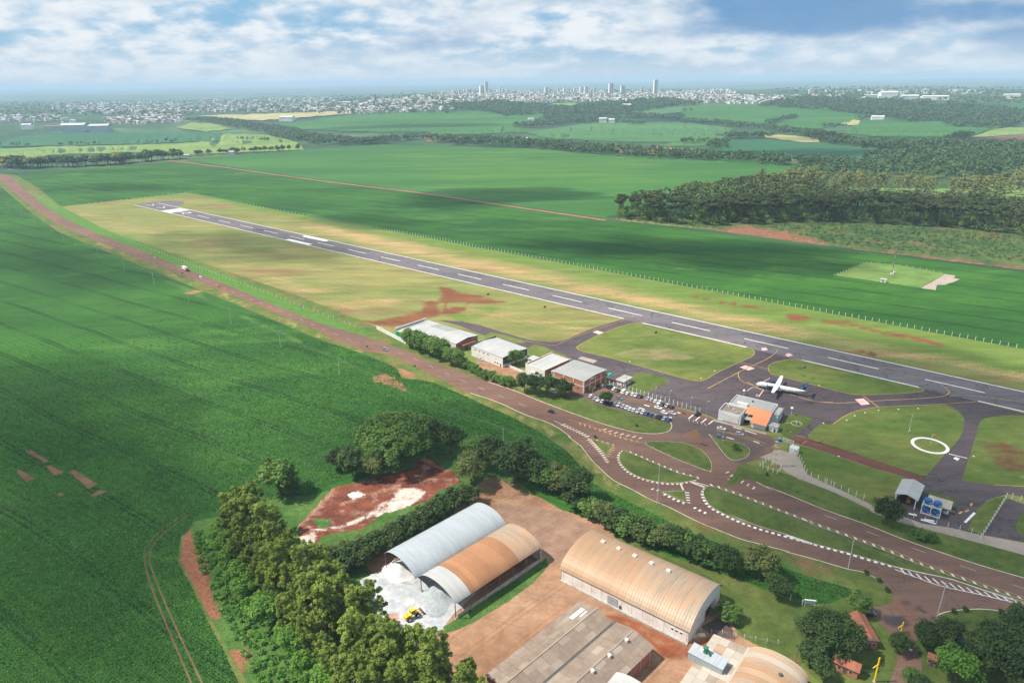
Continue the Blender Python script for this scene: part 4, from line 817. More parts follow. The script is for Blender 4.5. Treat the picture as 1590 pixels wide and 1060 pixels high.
def arch_roof(parent, x0, x1, y0, y1, eave, rise_, n, mat_of, wob=.03, over=.4, axis='x'):
    for k in range(n):
        a, b = x0 + (x1 - x0) * k / n, x0 + (x1 - x0) * (k + 1) / n - .03
        dz = random.uniform(-wob, wob)
        def fn(s, t, a=a, b=b, dz=dz):
            ang = math.pi * .5 * (2 * t - 1) * .80; m_ = math.sin(math.pi * .5 * .80)
            yy = .5 * (1 + math.sin(ang) / m_); cz = (math.cos(ang) - math.cos(math.pi * .4)) / (1 - math.cos(math.pi * .4))
            w = (y0 - over) + (y1 - y0 + 2 * over) * yy; l = a + (b - a) * s
            return (l, w, eave + rise_ * cz + dz) if axis == 'x' else (w, l, eave + rise_ * cz + dz)
        panel('roof_panel', fn, b - a, abs(y1 - y0) * 1.15, mat_of(k), parent, 1, 18, u0=a)
def arch_gable(parent, x, y0, y1, eave, rise_, mat, th=.25, z0=0.0, name='gable_wall', axis='x'):
    pts = [(y0, z0)]
    for k in range(17):
        t = k / 16; ang = math.pi * .5 * (2 * t - 1) * .8; m_ = math.sin(math.pi * .4)
        pts.append((y0 + (y1 - y0) * .5 * (1 + math.sin(ang) / m_), eave - .08 + rise_ * (math.cos(ang) - math.cos(math.pi * .4)) / (1 - math.cos(math.pi * .4))))
    pts.append((y1, z0))
    f_ = (lambda q, d: (x + d, q[0], q[1])) if axis == 'x' else (lambda q, d: (q[0], x + d, q[1]))
    return MB().loft([[f_(q, 0) for q in pts], [f_(q, th) for q in pts]]).build(name, mat, parent)
def slope_roof(parent, x0, x1, ya, za, yb, zb, n, mat_of, axis='x', wob=.015):
    L = math.hypot(yb - ya, zb - za)
    for k in range(n):
        a, b = x0 + (x1 - x0) * k / n, x0 + (x1 - x0) * (k + 1) / n - .02; dz = random.uniform(-wob, wob)
        def fn(s, t, a=a, b=b, dz=dz):
            l = a + (b - a) * s; w = ya + (yb - ya) * t; z = za + (zb - za) * t + dz
            return (l, w, z) if axis == 'x' else (w, l, z)
        panel('roof_panel', fn, b - a, L, mat_of(k), parent, 1, 1, u0=a)
def slope_sheets(parent, x0, x1, ya, za, yb, zb, nx, ny, mats, axis='x'):   # separate lapped sheets, weathered differently
    L = math.hypot(yb - ya, zb - za)
    for i in range(nx):
        for j in range(ny):
            a, b = x0 + (x1 - x0) * i / nx, x0 + (x1 - x0) * (i + 1) / nx - .04; t0, t1 = j / ny, (j + 1) / ny - .004; dz = random.uniform(0, .04)
            def fn(s, t, a=a, b=b, t0=t0, t1=t1, dz=dz):
                l = a + (b - a) * s; q = t0 + (t1 - t0) * t; w = ya + (yb - ya) * q; z = za + (zb - za) * q + dz
                return (l, w, z) if axis == 'x' else (w, l, z)
            panel('roof_sheet', fn, b - a, L / ny, mats[RNG.integers(len(mats))], parent, 1, 1, u0=a)
def walls(parent, x0, x1, y0, y1, h, mat, th=.25, sides='fbrl', z0=0.0, uv=False):
    B_ = lambda n, c, s: uvbox(n, c, s, mat, parent) if uv else MB().box(c, s).build(n, mat, parent)
    H_ = (h - z0); zc = (h + z0) / 2
    if 'f' in sides: B_('wall', ((x0 + x1) / 2, y0 + th / 2, zc), (x1 - x0, th, H_))
    if 'b' in sides: B_('wall', ((x0 + x1) / 2, y1 - th / 2, zc), (x1 - x0, th, H_))
    if 'l' in sides: B_('wall', (x0 + th / 2, (y0 + y1) / 2, zc), (th, y1 - y0 - 2 * th - .01, H_))
    if 'r' in sides: B_('wall', (x1 - th / 2, (y0 + y1) / 2, zc), (th, y1 - y0 - 2 * th - .01, H_))
def frontbox(name, x, z, w, h, y, mat, parent, d=.12): return MB().box((x, y - d / 2 + .02, z), (w, d, h)).build(name, mat, parent)    # on a wall facing -y
def sidebox(name, yv, z, w, h, x, mat, parent, d=.12): return MB().box((x + d / 2 - .02, yv, z), (d, w, h)).build(name, mat, parent)   # on a wall facing +x
def window(x, z, w, h, y, parent, fr='steel_white'):
    o = frontbox('window', x, z, w + .16, h + .16, y, fr, parent, .08); frontbox('pane', x, z, w, h, y - .03, 'glass_dark', o, .08); return o
def window_r(yv, z, w, h, x, parent, fr='steel_white'):
    o = sidebox('window', yv, z, w + .16, h + .16, x, fr, parent, .08); sidebox('pane', yv, z, w, h, x + .03, 'glass_dark', o, .08); return o

# ------------------------------------------------------------------ arched warehouses
w = thing('warehouse', 'big white warehouse with rust-stained barrel roof and row of roof vents', 'warehouse', (16.5, 198.5, 0), R(-38.6))
arch_roof(w, -.5, 49.2, 0, 25.6, 5.4, 5.4, 17, lambda k: 'roof_tan_rust' if k < 9 else 'roof_tan')
walls(w, 0, 48.6, .1, 25.5, 5.4, 'wall_shed', sides='fb')
arch_gable(w, 0, .1, 25.5, 5.4, 5.4, 'wall_white'); arch_gable(w, 48.4, .1, 25.5, 5.4, 5.4, 'wall_white')
for i in range(13): frontbox('panel_seam', 1 + i * 3.93, 2.6, .10, 5.1, .1, 'wall_concrete', w, .05)
MB().box((24.3, -.25, .25), (49, .7, .5)).build('plinth', 'wall_concrete', w)
dr = frontbox('sliding_door', 21.2, 2.0, 4.0, 3.9, .06, 'steel_grey', w, .1); 
for i in range(5): frontbox('door_rib', 19.6 + i * .8, 2.0, .08, 3.8, 0, 'steel_grey', dr, .06)
frontbox('side_door', 24.2, 1.0, .9, 2.0, .06, 'wall_dark', w)
for i in range(3): window(43.2 + i * 1.5, 3.2, .8, .6, .08, w)
o = sidebox('gate', 15.5, 1.9, 4.6, 3.8, 48.62, 'glass_dark', w, .06); sidebox('gate_leaf', 19.4, 1.9, 3.2, 3.8, 48.66, 'steel_grey', w, .1)
sidebox('notice', 6.5, 1.2, .7, .5, 48.66, 'wall_concrete', w)
for i, xx in enumerate((7.5, 14, 20.5, 27, 33.5)):
    v = MB().box((xx, 15.9, 10.75), (1.5, 1.3, .55)).build('roof_vent', 'wall_white', w); MB().box((xx, 15.9, 11.1), (1.0, .9, .35)).build('vent_cap', 'wall_dirty', v)
for x_ in (-.45, 48.9):
    arch_gable(w, x_, -.5, 26.1, 5.5, 5.55, 'wall_dirty', .3, 5.0, 'verge_trim') if False else None

s_ = thing('open_shed', 'pair of open-sided barrel-roofed sheds, one silver one rust-streaked', 'shed', (-19.6, 180.5, 0), R(44))
arch_roof(s_, -.6, 41.2, 0, 19, 6.5, 3.5, 18, lambda k: 'roof_white' if k < 3 else ('roof_rust' if k < 13 else 'roof_tan'), over=.1)
arch_roof(s_, -2.6, 41.2, 19.15, 38, 6.7, 3.8, 18, lambda k: 'roof_zinc', over=.1)
for y_ in (.2, 19.05, 37.8):
    for i in range(7):
        x_ = (-.3 if y_ < 30 else -2.2) + i * 6.7
        p = MB().tube([(x_, y_, 0), (x_, y_, 6.5)], .17, 6).build('post', 'steel_rust', s_); MB().box((x_, y_, .2), (.9, .9, .45)).build('footing', 'wall_concrete', p)
MB().box((20.5, .2, .75), (40, .2, 1.5)).build('low_wall', 'wall_concrete', s_); MB().box((20.5, 37.9, .75), (40, .2, 1.5)).build('low_wall', 'wall_concrete', s_)
arch_gable(s_, 40.9, 0.1, 18.9, 6.5, 3.5, 'wall_dirty'); arch_gable(s_, 40.9, 19.2, 37.9, 6.7, 3.8, 'wall_pale')
for i in range(6):
    x_ = .2 + i * 7.6
    for (ya, yb, e, r) in ((.2, 18.9, 6.35, 3.5), (19.2, 37.8, 6.55, 3.8)):
        pts = []
        for k in range(13):
            t_ = k / 12; ang = math.pi * .4 * (2 * t_ - 1); pts.append((x_, ya + (yb - ya) * .5 * (1 + math.sin(ang) / math.sin(math.pi * .4)), e + r * (math.cos(ang) - math.cos(math.pi * .4)) / (1 - math.cos(math.pi * .4))))
        MB().tube(pts, .1, 4).build('rib', 'steel_grey', s_)
def heap(name, label, px, py, rx, ry, h, mat, rz=0.0, seed=1, cat='heap'):
    g = G(px, py); n = 26; m_ = 10; mb = MB(); mb.v.append((0, 0, h))
    for i in range(1, m_ + 1):
        for k in range(n):
            a = 2 * math.pi * k / n; q = i / m_; wv = 1 + .25 * mnoise.noise(Vector((math.cos(a) * 1.5, math.sin(a) * 1.5, seed)))
            z = h * (.5 + .5 * math.cos(math.pi * q)) * (1 + .35 * mnoise.noise(Vector((q * 4 * math.cos(a), q * 4 * math.sin(a), seed + 4)))) if i < m_ else -.1
            mb.v.append((rx * q * wv * math.cos(a), ry * q * wv * math.sin(a), z))
    for k in range(n): mb.f.append((0, 1 + k, 1 + (k + 1) % n))
    for i in range(m_ - 1):
        for k in range(n): a = 1 + i * n; b = a + n; j = (k + 1) % n; mb.f.append((a + k, b + k, b + j, a + j))
    o = mb.build(name, mat, None, True); o.location = g; o.rotation_euler.z = rz
    return tag(o, label, cat)
m_plain('lime_heap', (.30, .33, .35), .95, .1, var=.14, scale=.8)
m_plain('lime_white', (.55, .55, .54), .95, .1, var=.08, scale=.8)
m_plain('soil_heap', (.17, .052, .032), .95, .1, var=.25, scale=1.0)
heap('powder_heap', 'grey limestone powder heap scooped out before the rust-roofed shed', *Z('U', (890, 480)), 5.2, 4.2, .55, 'lime_heap', R(44), 2)
heap('powder_heap', 'tall powder heap stored under the rust-roofed shed', *Z('U', (950, 300)), 7, 7.5, 4.2, 'lime_heap', R(44), 3)
heap('powder_heap', 'white powder heap spilling from under the silver-roofed shed', *Z('U', (480, 40)), 8, 7, 3.2, 'lime_white', R(44), 5)
heap('soil_heap', 'low white lime dump on the red earth yard', *Z('G', (325, 665)), 4.0, 2.4, 1.0, 'lime_white', 0, 6)
for i, (x_, y_) in enumerate(((520, 570), (570, 560), (620, 545))): heap('soil_heap', ['dark red soil mound nearest the hedge trees of the red yard', 'tallest dark red soil mound at the back of the red yard', 'flat dark red soil mound beside the red yard exit'][i], *Z('G', (x_, y_)), 4.5, 3, 1.6 - .3 * i, 'soil_heap', .3 * i, 10 + i)
for i, (x_, y_) in enumerate(((225, 190), (130, 205), (70, 240))): heap('rubble_heap', ['pale rubble heap beside the gable of the big warehouse', 'small pale rubble heap beside the wall of the big warehouse', 'flat sandy rubble heap at the corner of the big warehouse'][i], *Z('T', (x_, y_)), 1.6, 1.1, .8, 'wall_concrete' if i else 'kerb', .4 * i, 20 + i)

# ------------------------------------------------------------------ brown double-span warehouse
b = thing('warehouse', 'low double-span warehouse with weathered brown fibre-cement roof', 'warehouse', (-9.2, 152.4, 0), R(44.5))
FB = ['roof_fibre'] * 6 + ['roof_fibre_pale']
slope_sheets(b, 0, 43, -.0, 5.0, -7.4, 6.6, 11, 4, FB); slope_sheets(b, 0, 43, -13.9, 5.2, -7.4, 6.6, 11, 3, FB + ['roof_fibre_pale'])
slope_sheets(b, 0, 44, -14.7, 5.2, -21.5, 6.6, 11, 3, FB + ['roof_fibre_pale']); slope_sheets(b, 0, 44, -29.3, 5.0, -21.5, 6.6, 11, 4, FB)
MB().box((22, -14.3, 5.05), (44, .55, .2)).build('gutter', 'wall_dark', b)
for y_ in (-7.4, -21.5): MB().box((21.7, y_, 6.7), (43.4, .5, .12)).build('ridge_cap', 'roof_fibre_pale', b)
for i in range(6): panel('skylight', lambda s, t, i=i: (34.2 + i * 1.02 + s * .98, -3.0 - 1.6 * t, 5.80 + .345 * t), .98, 1.6, 'roof_clear', b, 1, 1)
panel('skylight', lambda s, t: (36.5 + s * 3.4, -5.4 - .5 * t, 6.32 + .108 * t), 3.4, .5, 'roof_clear', b, 1, 1)
for i, x_ in enumerate((38.5, 30, 22, 13)):
    v = MB().tube([(x_, -22.6, 6.2), (x_, -22.6, 7.1)], .45, 10).build('ventilator', 'steel_white', b); MB().tube([(x_, -22.6, 7.1), (x_, -22.6, 7.4), (x_, -22.6, 7.65)], [.62, .55, .15], 10).build('ventilator_cap', 'steel_white', v)
walls(b, .4, 43, -28.9, -.4, 5.0, 'brick', uv=True)
for i in range(9): uvbox('pier', (2.5 + i * 4.9, -29.0, 2.5), (.4, .3, 5.0), 'wall_concrete', b)

# ------------------------------------------------------------------ lower right sheds
q = thing('machine_shed', 'low beige shed joined to a rusty barrel roof near the park', 'shed', (71.3, 161.1, 0), R(-39.1))
arch_roof(q, -26, .3, .2, 17.4, 5.0, 3.2, 11, lambda k: ['roof_tan', 'roof_tan_rust', 'roof_tan', 'roof_beige', 'roof_tan', 'roof_tan_rust'][k % 6], axis='y')
walls(q, .3, 17.2, -26, 0, 5.0, 'wall_dirty', sides='fr'); arch_gable(q, -.2, .3, 17.2, 5.0, 3.2, 'wall_dirty', axis='y'); arch_gable(q, 0.02, -.1, 17.6, 5.15, 3.3, 'roof_beige', .3, 5.0, 'verge_trim', axis='y')
slope_sheets(q, -26, -.2, -.2, 5.3, -11.2, 4.4, 8, 4, ['roof_beige', 'roof_beige', 'roof_beige', 'roof_tan', 'roof_fibre_pale'], axis='y')
MB().box((.05, -13, 5.35), (.9, 26, .5)).build('parapet', 'roof_beige', q)
walls(q, -11, -.4, -25.8, -.4, 4.35, 'wall_dirty', sides='fblr')
for i, (y_, L_) in enumerate(((-6, 7), (-9.5, 5), (-13.5, 6))): panel('light_sheet', lambda s, t, y_=y_, L_=L_, i=i: (5.2 + i * .8 + s * L_, y_ - 1.0 * t, 0), 1, 1, 'roof_white', q) if False else None
MB().tube([(11.5, -7.0, 8.05), (11.5, -7.0, 8.5)], [.7, .5], 8).build('roof_hatch', 'wall_dark', q)
bx_ = thing('elevator_house', 'grey corrugated box standing on the beige shed roof', 'shed', (71.3, 161.1, 4.6), R(-39.1))
walls(bx_, -13.2, -2.6, -14.6, -10.4, 2.6, 'box_metal'); slope_roof(bx_, -13.4, -2.4, -14.8, 2.62, -10.2, 2.8, 7, lambda k: 'roof_zinc')
mc = thing('grain_elevator', 'green grain elevator head on top of the grey box', 'machine', (71.3, 161.1, 7.35), R(-39.1))
MB().box((-9.0, -12.0, .9), (.8, .8, 1.8)).build('elevator_leg', 'machine_green', mc); MB().tube([(-9.6, -12, 2.0), (-8.4, -12, 2.0)], .65, 10).build('pulley_housing', 'machine_green', mc); MB().tube([(-8.4, -12, 1.6), (-7.4, -12.3, .1)], .3, 8).build('spout', 'machine_green', mc); MB().box((-10.2, -11.8, .3), (.9, .7, .6)).build('motor', 'steel_white', mc)
mc2 = thing('grain_elevator', 'green elevator head rising through the rusty barrel roof', 'machine', (71.3, 161.1, 7.6), R(-39.1))
MB().box((14.0, -12.6, .7), (.8, .8, 2.4)).build('elevator_leg', 'machine_green', mc2); MB().tube([(13.4, -12.6, 2.1), (14.6, -12.6, 2.1)], .6, 10).build('pulley_housing', 'machine_green', mc2); MB().tube([(14.6, -12.6, 1.7), (15.6, -12.6, -.6)], .28, 8).build('spout', 'machine_green', mc2)
a0 = Gz(*Z('E', (700, 812)), 6.5)
q2 = thing('machine_shed', 'white barrel-roofed shed beyond the brown warehouse', 'shed', (a0.x, a0.y, 0), R(-39.1))
arch_roof(q2, -22, 0, -3.5, 11, 4.2, 2.9, 9, lambda k: 'roof_white', axis='y'); arch_gable(q2, -.3, -3.4, 10.9, 4.2, 2.9, 'wall_pale', axis='y'); walls(q2, -3.3, 10.8, -22, -.3, 4.2, 'wall_pale', sides='fl')

# ------------------------------------------------------------------ hangars
def hangar(o, L, W, h, mat, rmat, pitch=.5, n=9, uv=False, par=0.0, ridge_frac=.5):
    walls(o, 0, L, 0, W, h, mat, uv=uv)
    slope_roof(o, -.2, L + .2, -.25, h + .02, W * ridge_frac, h + pitch, n, lambda k: rmat); slope_roof(o, -.2, L + .2, W + .25, h + .02, W * ridge_frac, h + pitch, n, lambda k: rmat)
h4 = thing('hangar', 'red brick hangar with grey roof beside the parking lot', 'hangar', (24.5, 370.2, 0), R(-42.7))
hangar(h4, 22, 22.5, 7.3, 'brick', 'roof_grey', .7, 10, True)
for i in range(5): uvbox('pier', (22.05, .3 + i * 5.45, 3.6), (.35, .45, 7.2), 'wall_dirty', h4)
for i in range(4): uvbox('pier', (.3 + i * 7.2, -.08, 3.6), (.45, .35, 7.2), 'wall_dirty', h4)
uvbox('tie_beam', (11, -.06, 3.9), (22.2, .2, .3), 'wall_dirty', h4); uvbox('tie_beam', (22.06, 11.2, 3.9), (.2, 22.3, .3), 'wall_dirty', h4)
sidebox('signboard', 8.2, 6.6, 3.2, 1.0, 22.03, 'wall_pale', h4); window(18, 2.2, 1.6, 1.1, 0, h4); sidebox('door', 3.2, 1.3, 2.2, 2.6, 22.03, 'wall_dark', h4)
MB().box((-1.2, 11, 7.0), (1.8, 23, .25)).build('side_canopy', 'wall_concrete', h4); walls(h4, -2.2, -.4, .2, 22.4, 6.6, 'wall_concrete', sides='fb')
MB().box((23.4, 22.6, 4.6), (2.4, 3.2, 1.0)).build('awning', 'teal_sheet', h4); MB().tube([(24.4, 21.4, 0), (24.4, 21.4, 4.1)], .08, 5).build('awning_post', 'steel_grey', h4); MB().tube([(24.4, 23.8, 0), (24.4, 23.8, 4.1)], .08, 5).build('awning_post', 'steel_grey', h4)
h3 = thing('hangar', 'white-fronted hangar with red brick side walls and parapet', 'hangar', (8.1, 383.6, 0), R(-44.2))
walls(h3, 0, 15.6, 0, 24.3, 6.9, 'brick', uv=True, sides='rlb'); walls(h3, 0, 15.6, -.1, 1, 7.0, 'wall_white', sides='f')
slope_roof(h3, .3, 15.3, .3, 6.3, 24, 6.6, 6, lambda k: 'roof_white'); MB().box((15.5, 12.2, 7.0), (.4, 24.4, .25)).build('coping', 'wall_dirty', h3); MB().box((.1, 12.2, 7.0), (.4, 24.4, .25)).build('coping', 'wall_dirty', h3)
frontbox('door', 8, 2, 6, 4, -.1, 'steel_white', h3); MB().box((15.9, 23.6, 6.0), (1.5, 2.5, .8)).build('awning', 'teal_sheet', h3)
h2 = thing('hangar', 'plain white hangar with pale roof and a tree at its corner', 'hangar', (-26.6, 414.8, 0), R(-45.5))
hangar(h2, 29.5, 22, 6.8, 'wall_white', 'roof_white', .9, 11)
MB().box((.1, 11, 7.4), (.5, 22.6, 1.0)).build('parapet', 'wall_dark', h2); MB().box((29.52, 11, 4.4), (.3, 21.6, 4.6)).build('side_cladding', 'wall_dark', h2)
for x_ in (4, 8, 12, 16): window(x_, 5.2, 1.3, .7, 0, h2)
window(22.5, 1.8, 1.2, .8, 0, h2); window(24.8, 1.8, 1.4, .8, 0, h2); frontbox('door', 27.5, 1.1, 1.0, 2.2, 0, 'wall_dark', h2)
h1 = thing('hangar', 'long white-roofed hangar with a green end wall', 'hangar', (-49.2 - 36 * math.cos(R(-41.8)), 431.9 - 36 * math.sin(R(-41.8)), 0), R(-41.8))
walls(h1, 0, 52, 0, 21, 5.6, 'wall_white', sides='fb'); walls(h1, 0, 51.5, .1, 20.9, 5.6, 'brick', sides='r', uv=True); MB().box((-.02, 4.5, 3.0), (.3, 25.4, 6.0)).build('wall', 'wall_white', h1)
MB().box((1.2, -8.2, 2.6), (2.6, .3, 5.2)).build('green_wall', 'wall_green', h1); walls(h1, 0, 10, -8.1, .2, 5.2, 'wall_green', sides='f')
slope_roof(h1, -.1, 14, -8.2, 5.3, 8.0, 6.4, 5, lambda k: 'roof_white'); slope_roof(h1, -.1, 14, 21.2, 5.5, 8.0, 6.4, 5, lambda k: 'roof_white')
slope_roof(h1, 14.1, 34, -.2, 5.7, 11, 6.8, 7, lambda k: 'roof_white'); slope_roof(h1, 14.1, 34, 21.2, 5.7, 11, 6.8, 7, lambda k: 'roof_grey')
slope_roof(h1, 34.1, 52.3, -.2, 5.9, 11, 7.2, 6, lambda k: 'roof_white'); slope_roof(h1, 34.1, 52.3, 21.2, 5.9, 11, 7.2, 6, lambda k: 'roof_white')
MB().box((3.0, 6, 6.9), (.4, 20, .5)).build('roof_monitor', 'wall_dark', h1); MB().box((.0, 6.4, 6.7), (.5, 29.4, 1.1)).build('parapet', 'wall_white', h1)
for i in range(4): window_r(3.5 + i * 4.6, 3.6, 3.0, 1.6, 51.5, h1)
MB().box((53.2, 10, 3.9), (3.2, 12, .18)).build('veranda', 'roof_oldtile', h1)
for i in range(3): MB().tube([(54.5, 5 + i * 5, 0), (54.5, 5 + i * 5, 3.8)], .1, 5).build('veranda_post', 'steel_white', h1)
gw = thing('boundary_wall', 'low white boundary wall running out from the green-ended hangar', 'wall', G(*Z('b', (200, 245))), 0)
e_ = G(*Z('b', (560, 430))) - gw.location; L_ = e_.length; gw.rotation_euler.z = math.atan2(e_.y, e_.x)
nw = 12
for i in range(nw): MB().box((L_ * (i + .5) / nw, 0, 1.4), (L_ / nw - .12, .18, 2.8)).build('wall_panel', 'wall_white', gw); MB().box((L_ * i / nw, 0, 1.5), (.3, .32, 3.0)).build('pier', 'wall_white', gw)
gw2 = thing('boundary_wall', 'low white wall between the plain white hangar and the brick hangars', 'wall', G(*Z('c', (390, 350))), 0)
e_ = G(*Z('c', (590, 435))) - gw2.location; gw2.rotation_euler.z = math.atan2(e_.y, e_.x); L_ = e_.length
for i in range(5): MB().box((L_ * (i + .5) / 5, 0, .9), (L_ / 5 - .1, .18, 1.8)).build('wall_panel', 'wall_white', gw2); MB().box((L_ * i / 5, 0, 1.0), (.28, .3, 2.0)).build('pier', 'wall_dirty', gw2)
sh = thing('storage_hut', 'tiny white-roofed hut tucked beside the white-fronted hangar', 'hut', G(*Z('c', (610, 320))), R(-44))
walls(sh, 0, 6, 0, 5, 2.8, 'wall_dirty'); slope_roof(sh, -.4, 6.4, -.5, 2.8, 5.5, 3.2, 3, lambda k: 'roof_white'); frontbox('door', 2, 1, .9, 2, 0, 'wall_dark', sh)
sheet('hangar_yard', Z('c', [(120, 300), (380, 350), (580, 430), (520, 500), (480, 480), (330, 420), (150, 380)]), 5, 'yard_dirt', 'orange dirt yard behind the roadside hedge', 'ground', patches=[])

# pink kiosk
k_ = thing('kiosk', 'small pink kiosk with flat concrete roof by the parking lot', 'kiosk', (61.2, 366.5, 0), R(-42.2))
walls(k_, .3, 5.0, .3, 8.0, 3.0, 'wall_pink'); MB().box((2.65, 4.15, 3.25), (5.9, 9.0, .5)).build('roof', 'wall_concrete', k_); MB().box((2.65, 4.15, 3.16), (6.1, 9.2, .25)).build('fascia', 'wall_white', k_)
window(1.6, 1.9, 1.0, .8, .3, k_); window_r(2.5, 1.9, 1.3, .8, 5.0, k_); window_r(5.8, 1.9, 1.3, .8, 5.0, k_); frontbox('door', 3.8, 1.05, .9, 2.1, .3, 'wall_dark', k_)

# ------------------------------------------------------------------ terminal
T_ = thing('terminal_building', 'small white airport terminal with flat roofs and orange tiled wing', 'terminal', (107.7, 320.3, 0), R(-34.8))
walls(T_, 0, 11.6, 0, 10.6, 5.9, 'wall_pale'); MB().box((5.8, 5.3, 4.9), (11.0, 10.0, .3)).build('flat_roof', 'roof_fibre', T_)
frontbox('billboard_wall', 6.6, 2.9, 8.2, 4.2, 0, 'wall_white', T_, .25); frontbox('plinth', 5.8, .25, 11.8, .5, -.02, 'wall_concrete', T_, .2)
for x_, y_ in ((3, 7.5), (6, 6), (8.2, 3.4)): MB().box((x_, y_, 5.35), (1.3, .9, .8)).build('air_conditioner', 'wall_concrete', T_)
walls(T_, 2.0, 24.0, 10.7, 23.6, 6.0, 'wall_pale'); MB().box((13, 17.2, 5.3), (21.4, 12.4, .25)).build('flat_roof', 'wall_concrete', T_)
MB().box((8.5, 12.3, 6.3), (5.5, 2.4, 1.7)).build('water_tank_block', 'wall_white', T_)
for i in range(8): slope_roof(T_, 3 + i * 2.55, 5.5 + i * 2.55, 11.6, 5.75, 22.6, 5.95, 1, lambda k: 'roof_grey')
MB().tube([(12, 19, 6), (12, 19, 6.6)], .5, 8).build('roof_vent', 'glass_dark', T_)
frontbox('fascia', 13, 5.8, 22.3, .5, 10.72, 'wall_white', T_)
walls(T_, 24.1, 27.0, 12.4, 22.5, 4.6, 'wall_pale'); MB().box((25.6, 17.4, 4.7), (3.2, 10.4, .2)).build('flat_roof', 'wall_concrete', T_)
for y_ in (13.5, 16, 18.5, 21): window_r(y_, 2.4, 1.4, 1.4, 27.0, T_)
for i, (x0_, x1_, y0_) in enumerate(((12.2, 16.4, 5.0), (16.42, 24.6, -.2))):
    n_ = 4 if i == 0 else 8
    z0_ = 7.0 - (9.9 - y0_) * .355
    slope_roof(T_, x0_, x1_, y0_, z0_, 9.9, 7.0, n_, lambda k: 'roof_tile')
slope_roof(T_, 12.2, 24.6, 12.6, 6.1, 9.95, 7.02, 10, lambda k: 'roof_tile')
walls(T_, 16.8, 23.9, 1.6, 10.4, 4.0, 'wall_pale'); 
for x_ in (16.8, 23.65): MB().loft([[(x_, 1.7, 3.9), (x_, 10.3, 3.9), (x_, 10.3, 6.8), (x_, 1.7, 3.95)], [(x_ + .25, 1.7, 3.9), (x_ + .25, 10.3, 3.9), (x_ + .25, 10.3, 6.8), (x_ + .25, 1.7, 3.95)]]).build('gable_wall', 'wall_pale', T_)
for i in range(3): window(18.2 + i * .9, 2.7, .7, .8, 1.6, T_)
MB().box((14.1, 5.5, 3.2), (4.6, 6.5, .25)).build('entrance_canopy', 'wall_concrete', T_)
for x_, y_ in ((12.3, 2.6), (16.0, 2.6)): MB().tube([(x_, y_, 0), (x_, y_, 3.1)], .14, 8).build('column', 'wall_white', T_)
MB().box((14.2, 10.55, 2.2), (4.6, .1, 3.6)).build('entrance_glazing', 'glass_dark', T_)
walls(T_, 25.4, 29.4, 2.4, 6.8, 2.9, 'wall_pale'); MB().box((27.4, 4.6, 3.0), (4.5, 4.9, .22)).build('flat_roof', 'wall_concrete', T_)
window(26.6, 1.7, .8, .6, 2.4, T_); window_r(4.6, 1.7, 1.0, .7, 29.4, T_); frontbox('door', 28.3, 1.0, .9, 2.0, 2.4, 'wall_dark', T_)
for i in range(3): frontbox('sidewalk', 2.5 + i * 9.2, .08, 9.1, .16, -.6, 'paving', T_, 2.0)

# ------------------------------------------------------------------ fire shed, hut and blue tanks
fs = thing('fire_shed', 'open white-roofed shelter with a yellow machine inside', 'shed', (160.2, 243.4, 0), R(-39.2))
slope_roof(fs, -.4, 14.4, -.7, 4.6, 3.6, 6.0, 6, lambda k: 'roof_white', 'y'); slope_roof(fs, -.4, 14.4, 8.0, 4.6, 3.6, 6.0, 6, lambda k: 'roof_white', 'y')
for x_ in (0, 7.2):
    for y_ in (0, 7, 13.8): MB().box((x_, y_, 2.3), (.3, .3, 4.6)).build('post', 'steel_white', fs)
MB().box((-.25, 7, 2.0), (.12, 13.6, 4.0)).build('side_sheet', 'wall_pale', fs); MB().box((3.6, 13.9, 2.2), (7.2, .12, 4.4)).build('back_sheet', 'wall_dark', fs)
MB().poly([(-.3, -1.6, .0), (.1, -.2, .0), (.1, -.2, 3.6)]).build('wing_wall', 'wall_white', fs)
def wheel_mb(r, w): return MB().tube([(0, -w / 2, 0), (0, w / 2, 0)], r, 14)
fm = thing('forklift', 'yellow-orange forklift under the white shelter', 'forklift', (0, 0, 0)); pt = Matrix.Rotation(R(-39.2), 4, 'Z') @ Vector((4.3, 4.2, 0)) + Vector((160.2, 243.4, 0)); fm.location = pt; fm.rotation_euler.z = R(50)
MB().loft([[(-1.3, -.7, .5), (1.2, -.7, .5), (1.2, .7, .5), (-1.3, .7, .5)], [(-1.3, -.7, 1.5), (.6, -.7, 1.2), (.6, .7, 1.2), (-1.3, .7, 1.5)]]).build('body', 'paint_orange', fm)
for a in (-1, 1):
    MB().box((1.4, a * .45, 1.6), (.12, .12, 2.9)).build('mast_rail', 'wall_dark', fm)
    for x_ in (-.9, .8): wheel_mb(.42, .3).build('wheel', 'wall_dark', fm).location = (x_, a * .72, .42)
    MB().tube([(-.9, a * .6, 1.4), (-.8, a * .6, 2.4), (.4, a * .6, 2.4), (.6, a * .6, 1.2)], .05, 5).build('cab_frame', 'wall_dark', fm)
MB().box((-.2, 0, 2.45), (1.4, 1.3, .08)).build('cab_roof', 'paint_orange', fm)
tk = thing('tank_stand', 'white steel two-tier frame carrying blue water tanks', 'tank stand', (166.8, 236.1, 0), R(-38))
for x_ in (0, 3.3, 6.7):
    for y_ in (0, 3.6): MB().box((x_, y_, 2.25), (.22, .22, 4.5)).build('post', 'steel_white', tk)
for z_ in (.25, 4.4):
    for y_ in (0, 3.6): MB().box((3.35, y_, z_ + .14), (6.9, .2, .22)).build('beam', 'steel_white', tk)
    for x_ in (0, 3.3, 6.7): MB().box((x_, 1.8, z_ + .13), (.18, 3.6, .2)).build('beam', 'steel_white', tk)
    MB().box((3.35, 1.8, z_ + .3), (6.8, 3.7, .08)).build('platform', 'steel_grey', tk)
